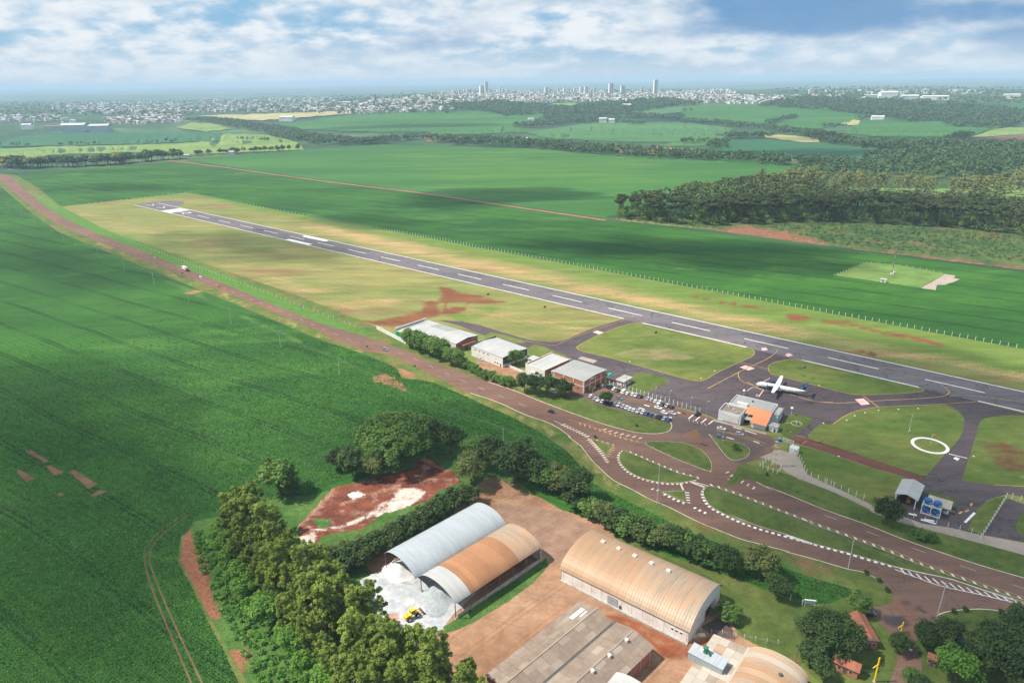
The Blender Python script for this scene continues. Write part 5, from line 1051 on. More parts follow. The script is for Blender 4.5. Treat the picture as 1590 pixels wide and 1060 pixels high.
for i, (x_, z_) in enumerate(((1.65, .62), (5.0, .62), (1.65, 4.77), (5.0, 4.77))):
    p = Matrix.Rotation(R(-38), 4, 'Z') @ Vector((x_, 1.8, 0)) + Vector((166.8, 236.1, z_))
    t_ = thing('water_tank', ['blue water tank on the lower tier, next to the white shelter', 'blue water tank on the lower tier, away from the shelter', 'blue water tank on the upper tier, next to the white shelter', 'blue water tank on the upper tier, away from the shelter'][i], 'water tank', p, 0)
    MB().loft([[(r * math.cos(2 * math.pi * k / 20), r * math.sin(2 * math.pi * k / 20), z) for k in range(20)] for r, z in ((1.22, 0), (1.3, .25), (1.42, 1.0), (1.46, 1.5), (1.5, 1.55), (1.5, 1.62), (1.46, 1.66))]).build('tank_body', 'tank_blue', t_, True)
    ld = MB().loft([[(r * math.cos(2 * math.pi * k / 20), r * math.sin(2 * math.pi * k / 20), z) for k in range(20)] for r, z in ((1.46, 1.66), (1.35, 1.86), (.9, 2.02), (.35, 2.06), (.32, 2.14))]).build('lid', 'tank_blue', t_, True)
    MB().box((0, -1.4, .9), (.8, .08, .35)).build('nameplate', 'steel_white', t_)
ht = thing('pump_hut', 'grey-white hut with a broad pale roof behind the blue tanks', 'hut', (166.8, 236.1, 0), R(-38))
walls(ht, 1.6, 9.2, 5.6, 11.8, 2.9, 'wall_pale'); slope_roof(ht, 1.0, 9.8, 5.0, 2.9, 8.7, 3.8, 4, lambda k: 'roof_beige'); slope_roof(ht, 1.0, 9.8, 12.4, 2.9, 8.7, 3.8, 4, lambda k: 'roof_beige'); window_r(7.5, 1.7, 1.0, .8, 9.2, ht); window(8, 1.7, .9, .8, 5.6, ht); frontbox('door', 7, 1.0, .9, 2.0, 5.6, 'wall_dark', ht)
for k_, a, b, lab in (('S', (480, 800), (630, 830), 'white plank bench lying beside the shelter'), ('S', (700, 905), (975, 985), 'long white plank stack on the concrete strip'), ('S', (760, 905), (950, 935), 'short white plank stack behind the longer one')):
    p0, p1 = G(*Z(k_, a)), G(*Z(k_, b)); d = p1 - p0
    bn = thing('plank_stack', lab, 'planks', p0, math.atan2(d.y, d.x))
    for j in range(3): MB().box((d.length / 2, j * .32 - .3, .25 + .02 * j), (d.length, .28, .14)).build('plank', 'post_white', bn)
    for x_ in (.3, d.length - .3): MB().box((x_, 0, .09), (.15, .9, .18)).build('bearer', 'wood_brown', bn)
tr = thing('farm_trailer', 'small rusty orange trailer with white tank behind the shelter', 'trailer', G(*Z('S', (235, 500))), R(-20))
MB().box((0, 0, .6), (3.0, 1.5, .25)).build('bed', 'steel_rust', tr); MB().box((.8, 1.4, 1.3), (1.4, 1.2, 1.0)).build('tank', 'steel_white', tr)
for x_, y_ in ((-.8, -.8), (-.8, .8), (.8, -.8), (.8, .8)): wheel_mb(.36, .2).build('wheel', 'wall_dark', tr).location = (x_, y_, .36)

# ------------------------------------------------------------------ park gate houses
def tile_house(label, k, a, b_, c, h, pitch, ridge='x', wall='brick', at=None):
    A_, B_, C_ = Gz(*Z(k, a), h), Gz(*Z(k, b_), h), Gz(*Z(k, c), h)
    u = (B_ - A_); L = u.length; ang = math.atan2(u.y, u.x); v = Vector((-math.sin(ang), math.cos(ang), 0)); W = abs((C_ - B_).dot(v))
    if at: A_, ang, L, W = at
    o = thing('gatehouse', label, 'house', (A_.x, A_.y, 0), ang)
    walls(o, .5, L - .5, .5, W - .5, h, wall, uv=True)
    if ridge == 'x':
        slope_roof(o, 0, L, 0, h, W / 2, h + pitch, max(3, int(L / 1.2)), lambda k: 'roof_oldtile'); slope_roof(o, 0, L, W, h, W / 2, h + pitch, max(3, int(L / 1.2)), lambda k: 'roof_oldtile')
        for x_ in (.5, L - .75): MB().loft([[(x_ + d, .5, h), (x_ + d, W - .5, h), (x_ + d, W / 2, h + pitch - .15)] for d in (0, .25)]).build('gable_wall', 'wall_white' if x_ > 1 else 'brick', o)
    else:
        slope_roof(o, 0, W, 0, h, L / 2, h + pitch, max(3, int(W / 1.2)), lambda k: 'roof_oldtile', 'y'); slope_roof(o, 0, W, L, h, L / 2, h + pitch, max(3, int(W / 1.2)), lambda k: 'roof_oldtile', 'y')
        for y_ in (.5, W - .75): MB().loft([[(.5, y_ + d, h), (L - .5, y_ + d, h), (L / 2, y_ + d, h + pitch - .15)] for d in (0, .25)]).build('gable_wall', 'wall_white' if y_ < 1 else 'brick', o)
    window(L * .3, h * .55, .9, .9, .5, o); window(L * .7, h * .55, .9, .9, .5, o); frontbox('door', L * .5, 1.0, .9, 2.0, .5, 'wall_dark', o)
    return o
tile_house('long red-tiled gatehouse beside the park drive and black car', 'V', (520, 510), (580, 440), (480, 265), 3.2, 1.6, 'y', at=(Gz(*Z('V', (580, 440)), 3.2) + Vector((-5.6, .4, 0)), R(-4), 5.6, 12.0))
tile_house('red-tiled cottage with white gable half under the big tree', 'V', (230, 570), (430, 660), (440, 590), 3.0, 1.8, 'x')
tile_house('small red-tiled ticket booth right of the park drive', 'V', (905, 545), (985, 580), (1000, 540), 2.8, 1.2, 'x')
# ------------------------------------------------------------------ vehicles
def m_car(name, c, rough=.25): return m_plain(name, c, rough, .5, var=.03, scale=.8, coat=.4)
for nm, c in dict(white=(.72, .72, .70), silver=(.42, .45, .48), black=(.012, .014, .018), blue=(.02, .07, .17), slate=(.12, .18, .23), red=(.30, .02, .03), cream=(.52, .50, .42)).items(): m_car('car_' + nm, c)
m_plain('tyre', (.018, .018, .018), .9, .2, var=.1); m_plain('rim', (.45, .46, .47), .4, .5, .5, var=.05); m_plain('lamp_clear', (.75, .75, .70), .2, .5, var=.02); m_plain('lamp_red', (.45, .02, .02), .3, .5, var=.02)
WHEEL = MB(); WHEEL.tube([(0, -.1, 0), (0, .1, 0)], .31, 14); WHEEL_ME = WHEEL.mesh('wheel', 'tyre'); RIM_ME = MB().tube([(0, -.11, 0), (0, .11, 0)], .19, 10).mesh('rim', 'rim')
def hull(sections):                                          # sections: x, z_low, z_high, half width low, half width high
    return [[(x, -a, zl), (x, -a * 1.02, (zl + zh) * .5), (x, -b, zh), (x, b, zh), (x, a * 1.02, (zl + zh) * .5), (x, a, zl)] for x, zl, zh, a, b in sections]
CAR_SHAPES = {
    'hatchback': dict(hull=[(-1.95, .42, .80, .74, .70), (-1.85, .28, .92, .82, .76), (-1.0, .25, .96, .85, .80), (.6, .25, .94, .85, .80), (1.5, .28, .80, .82, .72), (1.92, .40, .62, .70, .62)], glass=[(-1.75, .93, .94, .74, .73), (-1.45, .93, 1.40, .76, .60), (.0, .93, 1.46, .76, .60), (.35, .92, 1.40, .76, .58), (1.05, .88, .90, .72, .70)], roof=[(-1.42, 1.41, 1.44, .60, .57), (-.7, 1.45, 1.49, .61, .56), (.0, 1.455, 1.49, .61, .56), (.32, 1.40, 1.43, .59, .55)], wb=(-1.2, 1.2)),
    'sedan': dict(hull=[(-2.2, .45, .85, .74, .70), (-2.1, .30, .96, .84, .76), (-1.1, .26, .98, .87, .80), (.6, .26, .94, .87, .80), (1.7, .30, .80, .84, .72), (2.15, .42, .62, .72, .62)], glass=[(-1.75, .95, .97, .74, .72), (-.95, .95, 1.40, .77, .60), (-.2, .95, 1.44, .77, .60), (.25, .93, 1.40, .77, .58), (1.1, .88, .90, .72, .70)], roof=[(-.95, 1.40, 1.43, .60, .57), (-.4, 1.435, 1.47, .61, .56), (.0, 1.435, 1.47, .61, .56), (.25, 1.40, 1.43, .59, .55)], wb=(-1.3, 1.35)),
    'pickup': dict(hull=[(-2.55, .50, 1.02, .84, .82), (-2.45, .42, 1.06, .88, .86), (-.55, .42, 1.06, .90, .86), (.6, .42, 1.05, .90, .84), (1.9, .45, 1.0, .88, .78), (2.45, .52, .80, .80, .70)], glass=[(-.65, 1.05, 1.06, .80, .78), (-.55, 1.05, 1.65, .82, .66), (.6, 1.05, 1.70, .82, .64), (1.0, 1.04, 1.62, .82, .62), (1.55, 1.0, 1.02, .76, .72)], roof=[(-.52, 1.66, 1.69, .66, .62), (.1, 1.70, 1.74, .66, .61), (.6, 1.70, 1.74, .66, .61), (.98, 1.63, 1.66, .63, .59)], wb=(-1.55, 1.6)),
    'van': dict(hull=[(-2.5, .45, 1.30, .90, .90), (-2.45, .38, 1.35, .95, .94), (0, .36, 1.36, .96, .95), (1.4, .38, 1.20, .95, .90), (2.3, .42, .95, .90, .80), (2.5, .5, .80, .82, .72)], glass=[(-2.4, 1.33, 1.34, .90, .88), (-2.3, 1.33, 2.05, .92, .82), (1.0, 1.33, 2.10, .92, .80), (1.3, 1.3, 2.0, .92, .78), (2.1, 1.02, 1.04, .82, .78)], roof=[(-2.32, 2.04, 2.08, .84, .80), (-1.5, 2.09, 2.16, .84, .78), (.9, 2.09, 2.16, .84, .78), (1.3, 2.0, 2.04, .80, .75)], wb=(-1.5, 1.6))}
def make_car(shape, colour):
    d = CAR_SHAPES[shape]; o = thing('car', '', 'car')
    b = MB().loft(hull(d['hull'])).loft(hull(d['roof']))
    g = d['glass']
    for s in (-1, 1):                                        # pillars
        for i, j in ((0, 1), (3, 4)): b.tube([(g[i][0], s * g[i][4], g[i][2]), (g[j][0], s * g[j][4], g[j][2])], .05, 4)
        b.tube([(-.35, s * (g[1][3] + .0), g[1][1]), (-.35, s * g[2][4], g[2][2])], .045, 4)
    b.build('body', 'car_' + colour, o)
    MB().loft(hull(g)).build('windows', 'glass_dark', o)
    for x in d['wb']:
        for s in (-1, 1):
            w_ = link('wheel', WHEEL_ME, o); w_.location = (x, s * .74, .31); link('rim', RIM_ME, w_)
    f, r = d['hull'][-1], d['hull'][0]
    for s in (-1, 1):
        MB().box((f[0] - .1, s * .56, .66 if shape != 'pickup' else .82), (.22, .30, .16)).build('headlight', 'lamp_clear', o)
        MB().box((r[0] + .06, s * .60, .80), (.14, .22, .20)).build('tail_light', 'lamp_red', o)
    return o
PROTO = {}
def car(k, p, ang, shape, colour, label, group=None):
    if (shape, colour) not in PROTO: PROTO[(shape, colour)] = make_car(shape, colour)
    g = G(*Z(k, p)); g.z = .07
    o = dup(PROTO[(shape, colour)], g, ang, 1.0, label); o.name = 'van' if shape == 'van' else 'pickup_truck' if shape == 'pickup' else 'car'; o['category'] = 'van' if shape == 'van' else 'car'
    if group: o['group'] = group
    elif 'group' in o: del o['group']
    return o
ROWA = R(-36)
lo = [(150, 300, 'white'), (205, 330, 'silver'), (248, 350, 'white'), (298, 368, 'white'), (350, 380, 'black'), (412, 392, 'black'), (462, 402, 'white'), (512, 418, 'silver'), (565, 432, 'silver'), (615, 448, 'white'), (660, 470, 'white'), (708, 485, 'white'), (765, 502, 'silver'), (822, 512, 'white'), (877, 528, 'blue'), (932, 545, 'blue'), (987, 560, 'slate'), (1042, 575, 'black'), (1100, 592, 'silver'), (1158, 610, 'blue')]
hi = [(255, 158, 'red'), (300, 168, 'silver'), (348, 172, 'black'), (398, 186, 'black'), (450, 208, 'white'), (492, 228, 'black'), (622, 268, 'white'), (690, 278, 'white'), (735, 292, 'silver'), (790, 308, 'black'), (890, 335, 'silver'), (938, 350, 'silver'), (988, 368, 'white'), (1040, 388, 'white'), (1080, 408, 'black'), (1137, 422, 'cream'), (1197, 442, 'black')]
names = dict(white='white', silver='silver-grey', black='black', blue='dark blue', slate='blue-grey', red='dark red', cream='cream')
for row, txt, grp in ((lo, 'parked nose-in beside the sloping lawn', 'cars beside the lawn'), (hi, 'parked along the airport fence', 'cars along the fence')):
    for i, (x, y, c) in enumerate(row):
        sh_ = ['hatchback', 'sedan', 'hatchback', 'sedan', 'pickup'][(i * 7 + (3 if row is hi else 0)) % 5]
        car('R', (x, y), R(54) + R(random.uniform(-3, 3)), sh_, c, f"{names[c]} {sh_} {txt}", grp)
car('R', (575, 250), R(54), 'van', 'white', 'tall white van parked along the airport fence'); car('R', (515, 328), R(-36), 'hatchback', 'slate', 'blue-grey hatchback standing beside the round parking tree')
car('R', (1022, 452), R(-34), 'sedan', 'white', 'white sedan waiting in the lane between the parking rows'); car('R', (1100, 516), R(-50), 'hatchback', 'white', 'white hatchback driving out between the parking rows'); car('R', (1205, 522), R(-48), 'sedan', 'silver', 'silver sedan driving out at the end of the parking rows')
car('R', (1535, 535), R(54), 'pickup', 'black', 'black pickup parked before the white bay stripes'); car('Q', (290, 640), R(-25), 'sedan', 'white', 'white sedan stopping in front of the terminal'); car('Q', (562, 722), R(-27), 'hatchback', 'silver', 'silver hatchback stopping before the orange-roofed terminal wing'); car('Q', (262, 762), R(-28), 'hatchback', 'slate', 'blue-grey hatchback beside the drop-shaped grass island')
car('c', (445, 525), R(-40), 'sedan', 'slate', 'blue-grey sedan half hidden in the roadside hedge'); car('c', (855, 608), R(-40), 'hatchback', 'white', 'white hatchback under the trees of the brick hangar'); car('c', (155, 300), R(-40), 'hatchback', 'silver', 'silver hatchback beside the plain white hangar')
car('A', (133, 297), R(-38), 'sedan', 'slate', 'grey-blue sedan driving on the highway near the white boundary wall'); car('A', (1050, 638), R(-30), 'sedan', 'black', 'black sedan driving on the highway below the parking lawn'); car('M', (682, 458), R(-48), 'hatchback', 'silver', 'silver hatchback following behind the red truck'); car('M', (885, 541), R(-44), 'hatchback', 'white', 'white hatchback driving just ahead of the red truck')
car('M', (145, 206), R(-60), 'sedan', 'white', 'white sedan on the far bend of the highway'); car('M', (94, 160), R(-62), 'sedan', 'white', 'second white sedan farther up the highway bend near the billboard'); car('V', (487, 250), R(0), 'pickup', 'black', 'black pickup parked beside the red-tiled gatehouse')
for o in PROTO.values(): strew(o)
# truck
g = G(*Z('M', (820, 512))); tk_ = thing('truck', 'red lorry with a white box trailer on the highway', 'truck', (g.x, g.y, .07), R(-46))
MB().loft(hull([(3.0, .6, 2.9, 1.2, 1.15), (3.2, .5, 2.95, 1.22, 1.15), (4.9, .5, 2.7, 1.22, 1.1), (5.3, .5, 1.6, 1.2, 1.1)])).build('cab', 'car_red', tk_); MB().box((4.95, 0, 2.2), (.5, 2.1, .8)).build('windscreen', 'glass_dark', tk_)
MB().box((-2.2, 0, 2.3), (9.6, 2.5, 2.7)).build('trailer_box', 'wall_white', tk_); MB().box((-1, 0, .8), (11, .9, .25)).build('chassis', 'wall_dark', tk_)
for x in (4.2, 1.6, -4.2, -5.4):
    for s in (-1, 1): w_ = link('wheel', WHEEL_ME, tk_); w_.location = (x, s * 1.0, .5); w_.scale = (1.6, 2.2, 1.6)
# wheel loader
g = G(*Z('U', (610, 590))); wl = thing('wheel_loader', 'yellow wheel loader working on the white lime ground', 'loader', (g.x, g.y, .05), R(38))
MB().loft([[(-3.0, -1.0, .9), (-3.0, -.8, 2.0), (-3.0, .8, 2.0), (-3.0, 1.0, .9)], [(-.6, -1.0, .9), (-.6, -.9, 2.1), (-.6, .9, 2.1), (-.6, 1.0, .9)]]).build('engine_hood', 'yellow_post', wl)
cb = MB().box((.1, 0, 2.45), (1.4, 1.5, 1.6)).build('cab', 'glass_dark', wl); MB().box((.1, 0, 3.32), (1.6, 1.7, .15)).build('cab_roof', 'yellow_post', cb)
MB().box((1.3, 0, 1.2), (1.6, 1.2, .8)).build('front_frame', 'yellow_post', wl)
for s in (-1, 1):
    MB().tube([(1.2, s * .6, 1.9), (2.6, s * .6, 1.7), (3.5, s * .6, .8)], .16, 6).build('lift_arm', 'yellow_post', wl)
    for x in (-1.7, 1.5): w_ = link('wheel', WHEEL_ME, wl); w_.location = (x, s * 1.15, .8); w_.scale = (2.6, 3.0, 2.6); r_ = link('rim', RIM_ME, w_)
MB().loft([[(3.4, -1.4, .3), (3.4, -1.4, 1.3), (3.5, -1.4, 1.35), (4.3, -1.4, .2), (4.3, -1.4, .1)], [(3.4, 1.4, .3), (3.4, 1.4, 1.3), (3.5, 1.4, 1.35), (4.3, 1.4, .2), (4.3, 1.4, .1)]]).build('bucket', 'steel_rust', wl)
MB().tube([(-2, -.5, 2.0), (-2, -.5, 2.9)], .09, 6).build('exhaust', 'wall_dark', wl)
# motorcycle
g = G(*Z('R', (1360, 525))); mo = thing('motorcycle', 'dark motorcycle crossing the forecourt', 'motorcycle', (g.x, g.y, .06), R(-40))
for x in (-.65, .65): w_ = link('wheel', WHEEL_ME, mo); w_.location = (x, 0, .31); w_.scale = (1, .6, 1)
MB().tube([(-.65, 0, .4), (-.1, 0, .75), (.45, 0, .85), (.65, 0, .35)], .07, 5).build('frame', 'wall_dark', mo); MB().box((-.3, 0, .85), (.7, .25, .12)).build('seat', 'tyre', mo); MB().loft(hull([(-.05, .75, .95, .1, .08), (.2, .72, 1.02, .16, .1), (.42, .78, .98, .1, .06)])).build('fuel_tank', 'car_red', mo); MB().tube([(.42, -.35, 1.12), (.48, 0, 1.05), (.42, .35, 1.12)], .025, 5).build('handlebar', 'steel_grey', mo)

# ------------------------------------------------------------------ airliner (twin turboprop)
m_plain('plane_white', (.76, .77, .77), .3, .5, var=.02); m_plain('plane_navy', (.012, .035, .10), .3, .5, var=.05); m_plain('plane_cyan', (.10, .33, .48), .3, .5, var=.05); m_plain('plane_pale', (.46, .62, .68), .3, .5, var=.04)
nose = Gz(*Z('O', (158, 390)), 2.2); u_ = nose - Gz(*Z('O', (985, 548)), 2.4); ang_ = math.atan2(u_.y, u_.x)
ac = thing('airliner', 'white twin-propeller airliner with dark blue tail parked on the apron', 'airplane', (nose.x, nose.y, .06), ang_)
def ring(x, r, zc, sq=1.0): return [(x, r * math.cos(2 * math.pi * k / 24), zc + r * sq * math.sin(2 * math.pi * k / 24)) for k in range(24)]
MB().loft([ring(x, r, z) for x, r, z in ((0, .12, 1.75), (-.4, .55, 1.85), (-1.1, .95, 2.05), (-2.2, 1.28, 2.25), (-3.6, 1.42, 2.36), (-8, 1.435, 2.4), (-17, 1.435, 2.4), (-20, 1.3, 2.55), (-23, .95, 2.9), (-25.5, .5, 3.25), (-27.0, .16, 3.45))]).build('fuselage', 'plane_white', ac, True)
MB().loft([[(x, y * 1.0, z) for y, z in ((-1.43, .0), (-1.52, .35), (-.9, .9), (.9, .9), (1.52, .35), (1.43, .0))] if 0 else [(x, w_ * y, 1.05 + h_ * z) for y, z in ((-1, .1), (-1, .6), (-.6, 1), (.6, 1), (1, .6), (1, .1), (.5, -.2), (-.5, -.2))] for x, w_, h_ in ((-9.2, .9, .3), (-10.2, 1.85, .9), (-13.2, 1.85, .9), (-14.6, .9, .3))]).build('wheel_fairing', 'plane_pale', ac)
for s in (-1, 1):
    for i in range(22):
        if 8 <= i <= 9: continue
        MB().box((-4.6 - i * .74, s * 1.41, 2.72), (.26, .06, .34)).build('cabin_window', 'glass_dark', ac)
    MB().box((-1.75, s * .72, 2.78), (.7, .5, .34), s * -.5).build('cockpit_window', 'glass_dark', ac)
    MB().box((-3.6, s * 1.40, 2.3), (.75, .07, 1.5)).build('door', 'plane_pale', ac); MB().box((-6.5, s * 1.425, 1.95), (4.2, .05, .5)).build('livery_band', 'plane_cyan', ac)
def airfoil(sections, mat, name, up=False):                  # sections: span pos, lead x, chord, base, thick
    rings = []
    for y, xl, c, z, th in sections:
        prof = [(0, 0), (-.1 * c, th), (-.4 * c, th * 1.1), (-c, 0), (-.4 * c, -th * .5), (-.1 * c, -th * .6)]
        rings.append([(xl + a, y, z + b) for a, b in prof] if not up else [(xl + a, b, y) for a, b in prof])
    return MB().loft(rings).build(name, mat, ac)
for s in (-1, 1):
    wg = airfoil([(s * 0, -10.3, 2.6, 3.95, .22), (s * 5.0, -10.3, 2.55, 4.0, .2), (s * 13.4, -10.75, 1.45, 4.3, .12)], 'plane_white', 'wing')
    MB().loft([[(x, s * 4.05 + r * math.cos(2 * math.pi * k / 12), z + r * 1.15 * math.sin(2 * math.pi * k / 12)) for k in range(12)] for x, r, z in ((-6.9, .35, 3.55), (-7.3, .5, 3.5), (-8.6, .58, 3.5), (-10.8, .55, 3.62), (-12.6, .3, 3.75), (-13.2, .08, 3.8))]).build('engine_nacelle', 'plane_navy', ac, True)
    pr = MB().tube([(-6.9, s * 4.05, 3.55), (-6.6, s * 4.05, 3.55), (-6.35, s * 4.05, 3.55)], [.3, .22, .04], 10).build('propeller', 'plane_navy', ac)
    for k in range(6):
        a = math.pi / 3 * k + .3; c_, s2 = math.cos(a), math.sin(a)
        MB().loft([[(-6.72 + d * .08, s * 4.05 + c_ * r - s2 * w_, 3.55 + s2 * r + c_ * w_) for d, w_ in ((-1, -.13), (1, -.13), (1, .13), (-1, .13))] for r in (.2, 1.2, 1.95)]).build('blade', 'wall_dark', pr)
    airfoil([(s * .0, -25.6, 1.9, 7.15, .1), (s * 3.65, -26.1, 1.1, 7.2, .06)], 'plane_navy', 'tailplane')
fn_ = airfoil([(3.1, -21.6, 4.8, 0, .14), (4.4, -23.3, 3.5, 0, .14), (7.2, -25.4, 2.1, 0, .1)], 'plane_navy', 'fin', True)
airfoil([(4.2, -23.6, 2.2, 0, .17), (5.6, -24.5, 1.8, 0, .17)], 'plane_cyan', 'tail_emblem', True)
for x, y in ((-2.6, 0), (-11.6, 1.9), (-11.6, -1.9)):
    lg = MB().tube([(x, y, .35), (x, y * .85, 1.4)], .09, 6).build('landing_gear', 'steel_grey', ac)
    for d in (-.22, .22): w_ = link('wheel', WHEEL_ME, lg); w_.location = (x, y + d, .37); w_.scale = (1.2, .8, 1.2)

# ------------------------------------------------------------------ poles and wires
def utility_pole(px, py, h, label, group=None, ang=0.0, arms=2):
    g = G(px, py); o = thing('utility_pole', label, 'power pole', g, ang, group)
    MB().tube([(0, 0, 0), (0, 0, h)], [.20, .13], 8).build('pole', 'pole_concrete', o)
    for a in range(arms):
        z = h - .35 - a * 1.5; c = MB().box((0, .14, z), (2.2, .12, .14)).build('crossarm', 'wood_brown', o)
        for x in (-.95, -.35, .35, .95): MB().tube([(x, .14, z + .06), (x, .14, z + .32)], .05, 6).build('insulator', 'wall_white', c)
    return o
def wires(poles, h_off=-.1, xs=(-.95, .35, .95), label='thin power wires strung between the concrete poles', group=None):
    for a, b in zip(poles, poles[1:]):
        o = thing('power_line', label, 'wires', a.location, 0, group)
        for x in xs:
            def top(p):
                h = p['h']; r = p.rotation_euler.z; return p.location + Vector((x * math.cos(r), x * math.sin(r), h + h_off))
            A_, B_ = top(a), top(b); pts = []
            for i in range(9): t_ = i / 8; q = A_.lerp(B_, t_); q.z -= 4 * .018 * (B_ - A_).length * t_ * (1 - t_); pts.append(q - a.location)
            MB().tube(pts, .02, 3, False).build('wire', 'wire', o)
lp = []
for i, (x, y) in enumerate(((42, 248), (98, 279), (155, 305), (228, 345), (281, 376), (336, 403), (437, 458), (550, 512), (681, 573), (835, 655), (1019, 742), (1238, 848), (1497, 972))):
    p = utility_pole(*Z('M', (x, y)), 11.2, 'slim pale power pole standing in the left soy field', 'power poles in the left field', R(50), 1); p['h'] = 11.2; lp.append(p)
wires(lp, label='thin power wires over the left soy field', group='wires over the left field')
np_ = []
for x, y, h, lab, k_ in ((782, 702, 13, 'tall pale power pole among the dark trees of the field edge', 'P'), (1020, 782, 18.5, 'tallest concrete pole at the kerb below the half-moon island', 'P'), (1317, 882, 12.4, 'concrete pole at the kerb left of the park gate lawn', 'P'), (1068, 755, 16.5, 'white concrete pole at the corner of the park gate', 'D')):
    p = utility_pole(*Z(k_, (x, y)), h, lab, None, R(55), 2); p['h'] = h; np_.append(p)
wires([lp[-1]] + np_, label='power wires along the frontage road', group='wires along the frontage road')
for p in lp + np_: del p['h']
def street_lamp(k, base, top, label, arm=1.6, group=None, mat='steel_grey'):
    b_ = Z(k, base); g = G(*b_); h = rise(*b_, Z(k, top)[1]); o = thing('street_lamp', label, 'street lamp', g, R(50), group)
    MB().tube([(0, 0, 0), (0, 0, h * .85), (.12 * arm, 0, h * .97), (.5 * arm, 0, h), (arm, 0, h + .05)], [.09, .07, .06, .05, .05], 6).build('pole', mat, o); MB().loft(hull([(arm - .1, h - .02, h + .10, .1, .08), (arm + .3, h - .05, h + .14, .16, .1), (arm + .7, h, h + .08, .08, .05)])).build('lamp_head', 'steel_white', o)
street_lamp('R', (163, 430), (163, 195), 'pale lamp post on the lawn by the round parking tree', mat='pole_concrete'); street_lamp('R', (1160, 375), (1190, 232), 'curved lamp post on the airport fence above the black cars'); street_lamp('R', (975, 335), (975, 185), 'straight lamp post on the fence by the silver cars', .6)
street_lamp('R', (1437, 485), (1437, 312), 'lamp post on the fence by the bay stripes', .7); street_lamp('Q', (303, 845), (303, 640), 'pale lamp post on the drop-shaped grass island', .6, mat='pole_concrete'); street_lamp('Q', (62, 415), (95, 235), 'curved lamp post at the fence corner beside the terminal')
street_lamp('T', (1330, 520), (1320, 310), 'dark pole with white box beside the barrel-roofed shed', .3, mat='wall_dark'); street_lamp('e', (378, 515), (378, 268), 'dark pole with crossbar beside the white cabin', .3, mat='wall_dark'); street_lamp('c', (243, 380), (243, 280), 'slim pole in the dirt yard behind the hedge', .4)
street_lamp('R', (608, 165), (608, 30), 'slim dark pole in front of the pink kiosk', .3, mat='wall_dark')
for k, b_, t_, lab in (('Q', (625, 125), (628, 60), 'white floodlight head behind the terminal roof'), ('Q', (1335, 425), (1335, 320), 'white floodlight head beside the terminal paving')):
    bb = Z(k, b_); g = G(*bb); h = max(2.5, rise(*bb, Z(k, t_)[1])); o = thing('floodlight', lab, 'floodlight', g, 0)
    MB().tube([(0, 0, 0), (0, 0, h)], .08, 6).build('pole', 'steel_white', o); MB().loft([[(r * math.cos(2 * math.pi * q / 12), r * math.sin(2 * math.pi * q / 12), z) for q in range(12)] for r, z in ((.5, h - .6), (.8, h - .1), (.7, h + .4), (.3, h + .7))]).build('lamp_head', 'steel_white', o)
# yellow gate gantry posts
for b_, t_, lab, side in (((723, 368), (731, 290), 'yellow gate post with short arm beside the long gatehouse', -1), ((533, 718), (558, 532), 'tall yellow gate post with short arm near the red-tiled cottage', -1)):
    bb = Z('V', b_); g = G(*bb); h = rise(*bb, Z('V', t_)[1]); o = thing('gate_post', lab, 'gate post', g, R(30))
    MB().box((0, 0, h / 2), (.35, .35, h)).build('post', 'yellow_post', o); MB().box((-1.2, 0, h * .72), (2.4, .25, .3)).build('arm', 'yellow_post', o); MB().box((0, 0, .15), (.8, .8, .3)).build('footing', 'wall_concrete', o)

# ------------------------------------------------------------------ fences
def fence(name, label, pts_px, gap, h=2.0, mat='post_white', w=.14, wire=True, skip=0, tilt=True):
    path = [G(*p) for p in pts_px]; o = thing(name, label, 'fence', path[0]); base = path[0].copy()
    pm = MB().box((0, 0, h / 2 - .1), (w, w, h + .2)).box((.12, 0, h + .2), (.34, w * .9, w), 0).mesh('post', mat) if tilt else MB().box((0, 0, h / 2 - .1), (w, w, h + .2)).mesh('post', mat)
    acc = 0.0; first = True
    for a, b in zip(path, path[1:]):
        d = (b - a); L = d.length; t_ = 0 if first else gap - acc; first = False
        while t_ <= L:
            p = link('post', pm, o); q = a + d * (t_ / L) - base; p.location = (q.x, q.y, 0); p.rotation_euler.z = random.uniform(-.1, .1) + math.atan2(d.y, d.x) + math.pi / 2; t_ += gap
        acc = (L - (t_ - gap))
        if wire:
            mb = MB()
            for z in (.5, 1.0, 1.5, h - .1): mb.tube([a - base + Vector((0, 0, z)), b - base + Vector((0, 0, z))], .012, 3, False)
            mb.build('wire', 'wire', o)
    return o
fence('perimeter_fence', 'long wire fence of white concrete posts along the soy field', [(480, 336), (620, 361), (741, 384), (940, 421), (1200, 470), (1590, 542), (1640, 553)], 4.6, 2.4, w=.22)
fence('perimeter_fence', 'far wire fence round the runway end', [(95, 321), (190, 311), (292, 299), (380, 317), (480, 336)], 9, 2.2, w=.2)
fence('perimeter_fence', 'wire fence between the roadside verge and the airfield grass', [*Z('M', [(300, 245), (600, 395), (900, 510), (1200, 625), (1590, 770)]), Z('b', (200, 235))], 7, 2.0, w=.16)
fence('parking_fence', 'white post fence between the parked cars and the apron', Z('R', [(335, 130), (500, 170), (640, 215), (830, 280), (1080, 355), (1240, 405), (1480, 480), (1600, 515)]), 2.6, 2.3, w=.2)
fence('path_fence', 'white post fence along the paved path', [*Z('e', [(515, 590), (545, 650), (600, 770), (655, 865), (730, 895), (980, 1000)]), *Z('C', [(180, 840), (360, 915), (460, 955)])], 3.2, 2.2, w=.18)
fence('lot_fence', 'wire fence of white posts round the lower asphalt lot', [*Z('D', [(1300, 320), (1340, 260), (1435, 105), (1510, 125), (1600, 150)])], 3.0, 2.4, w=.18)
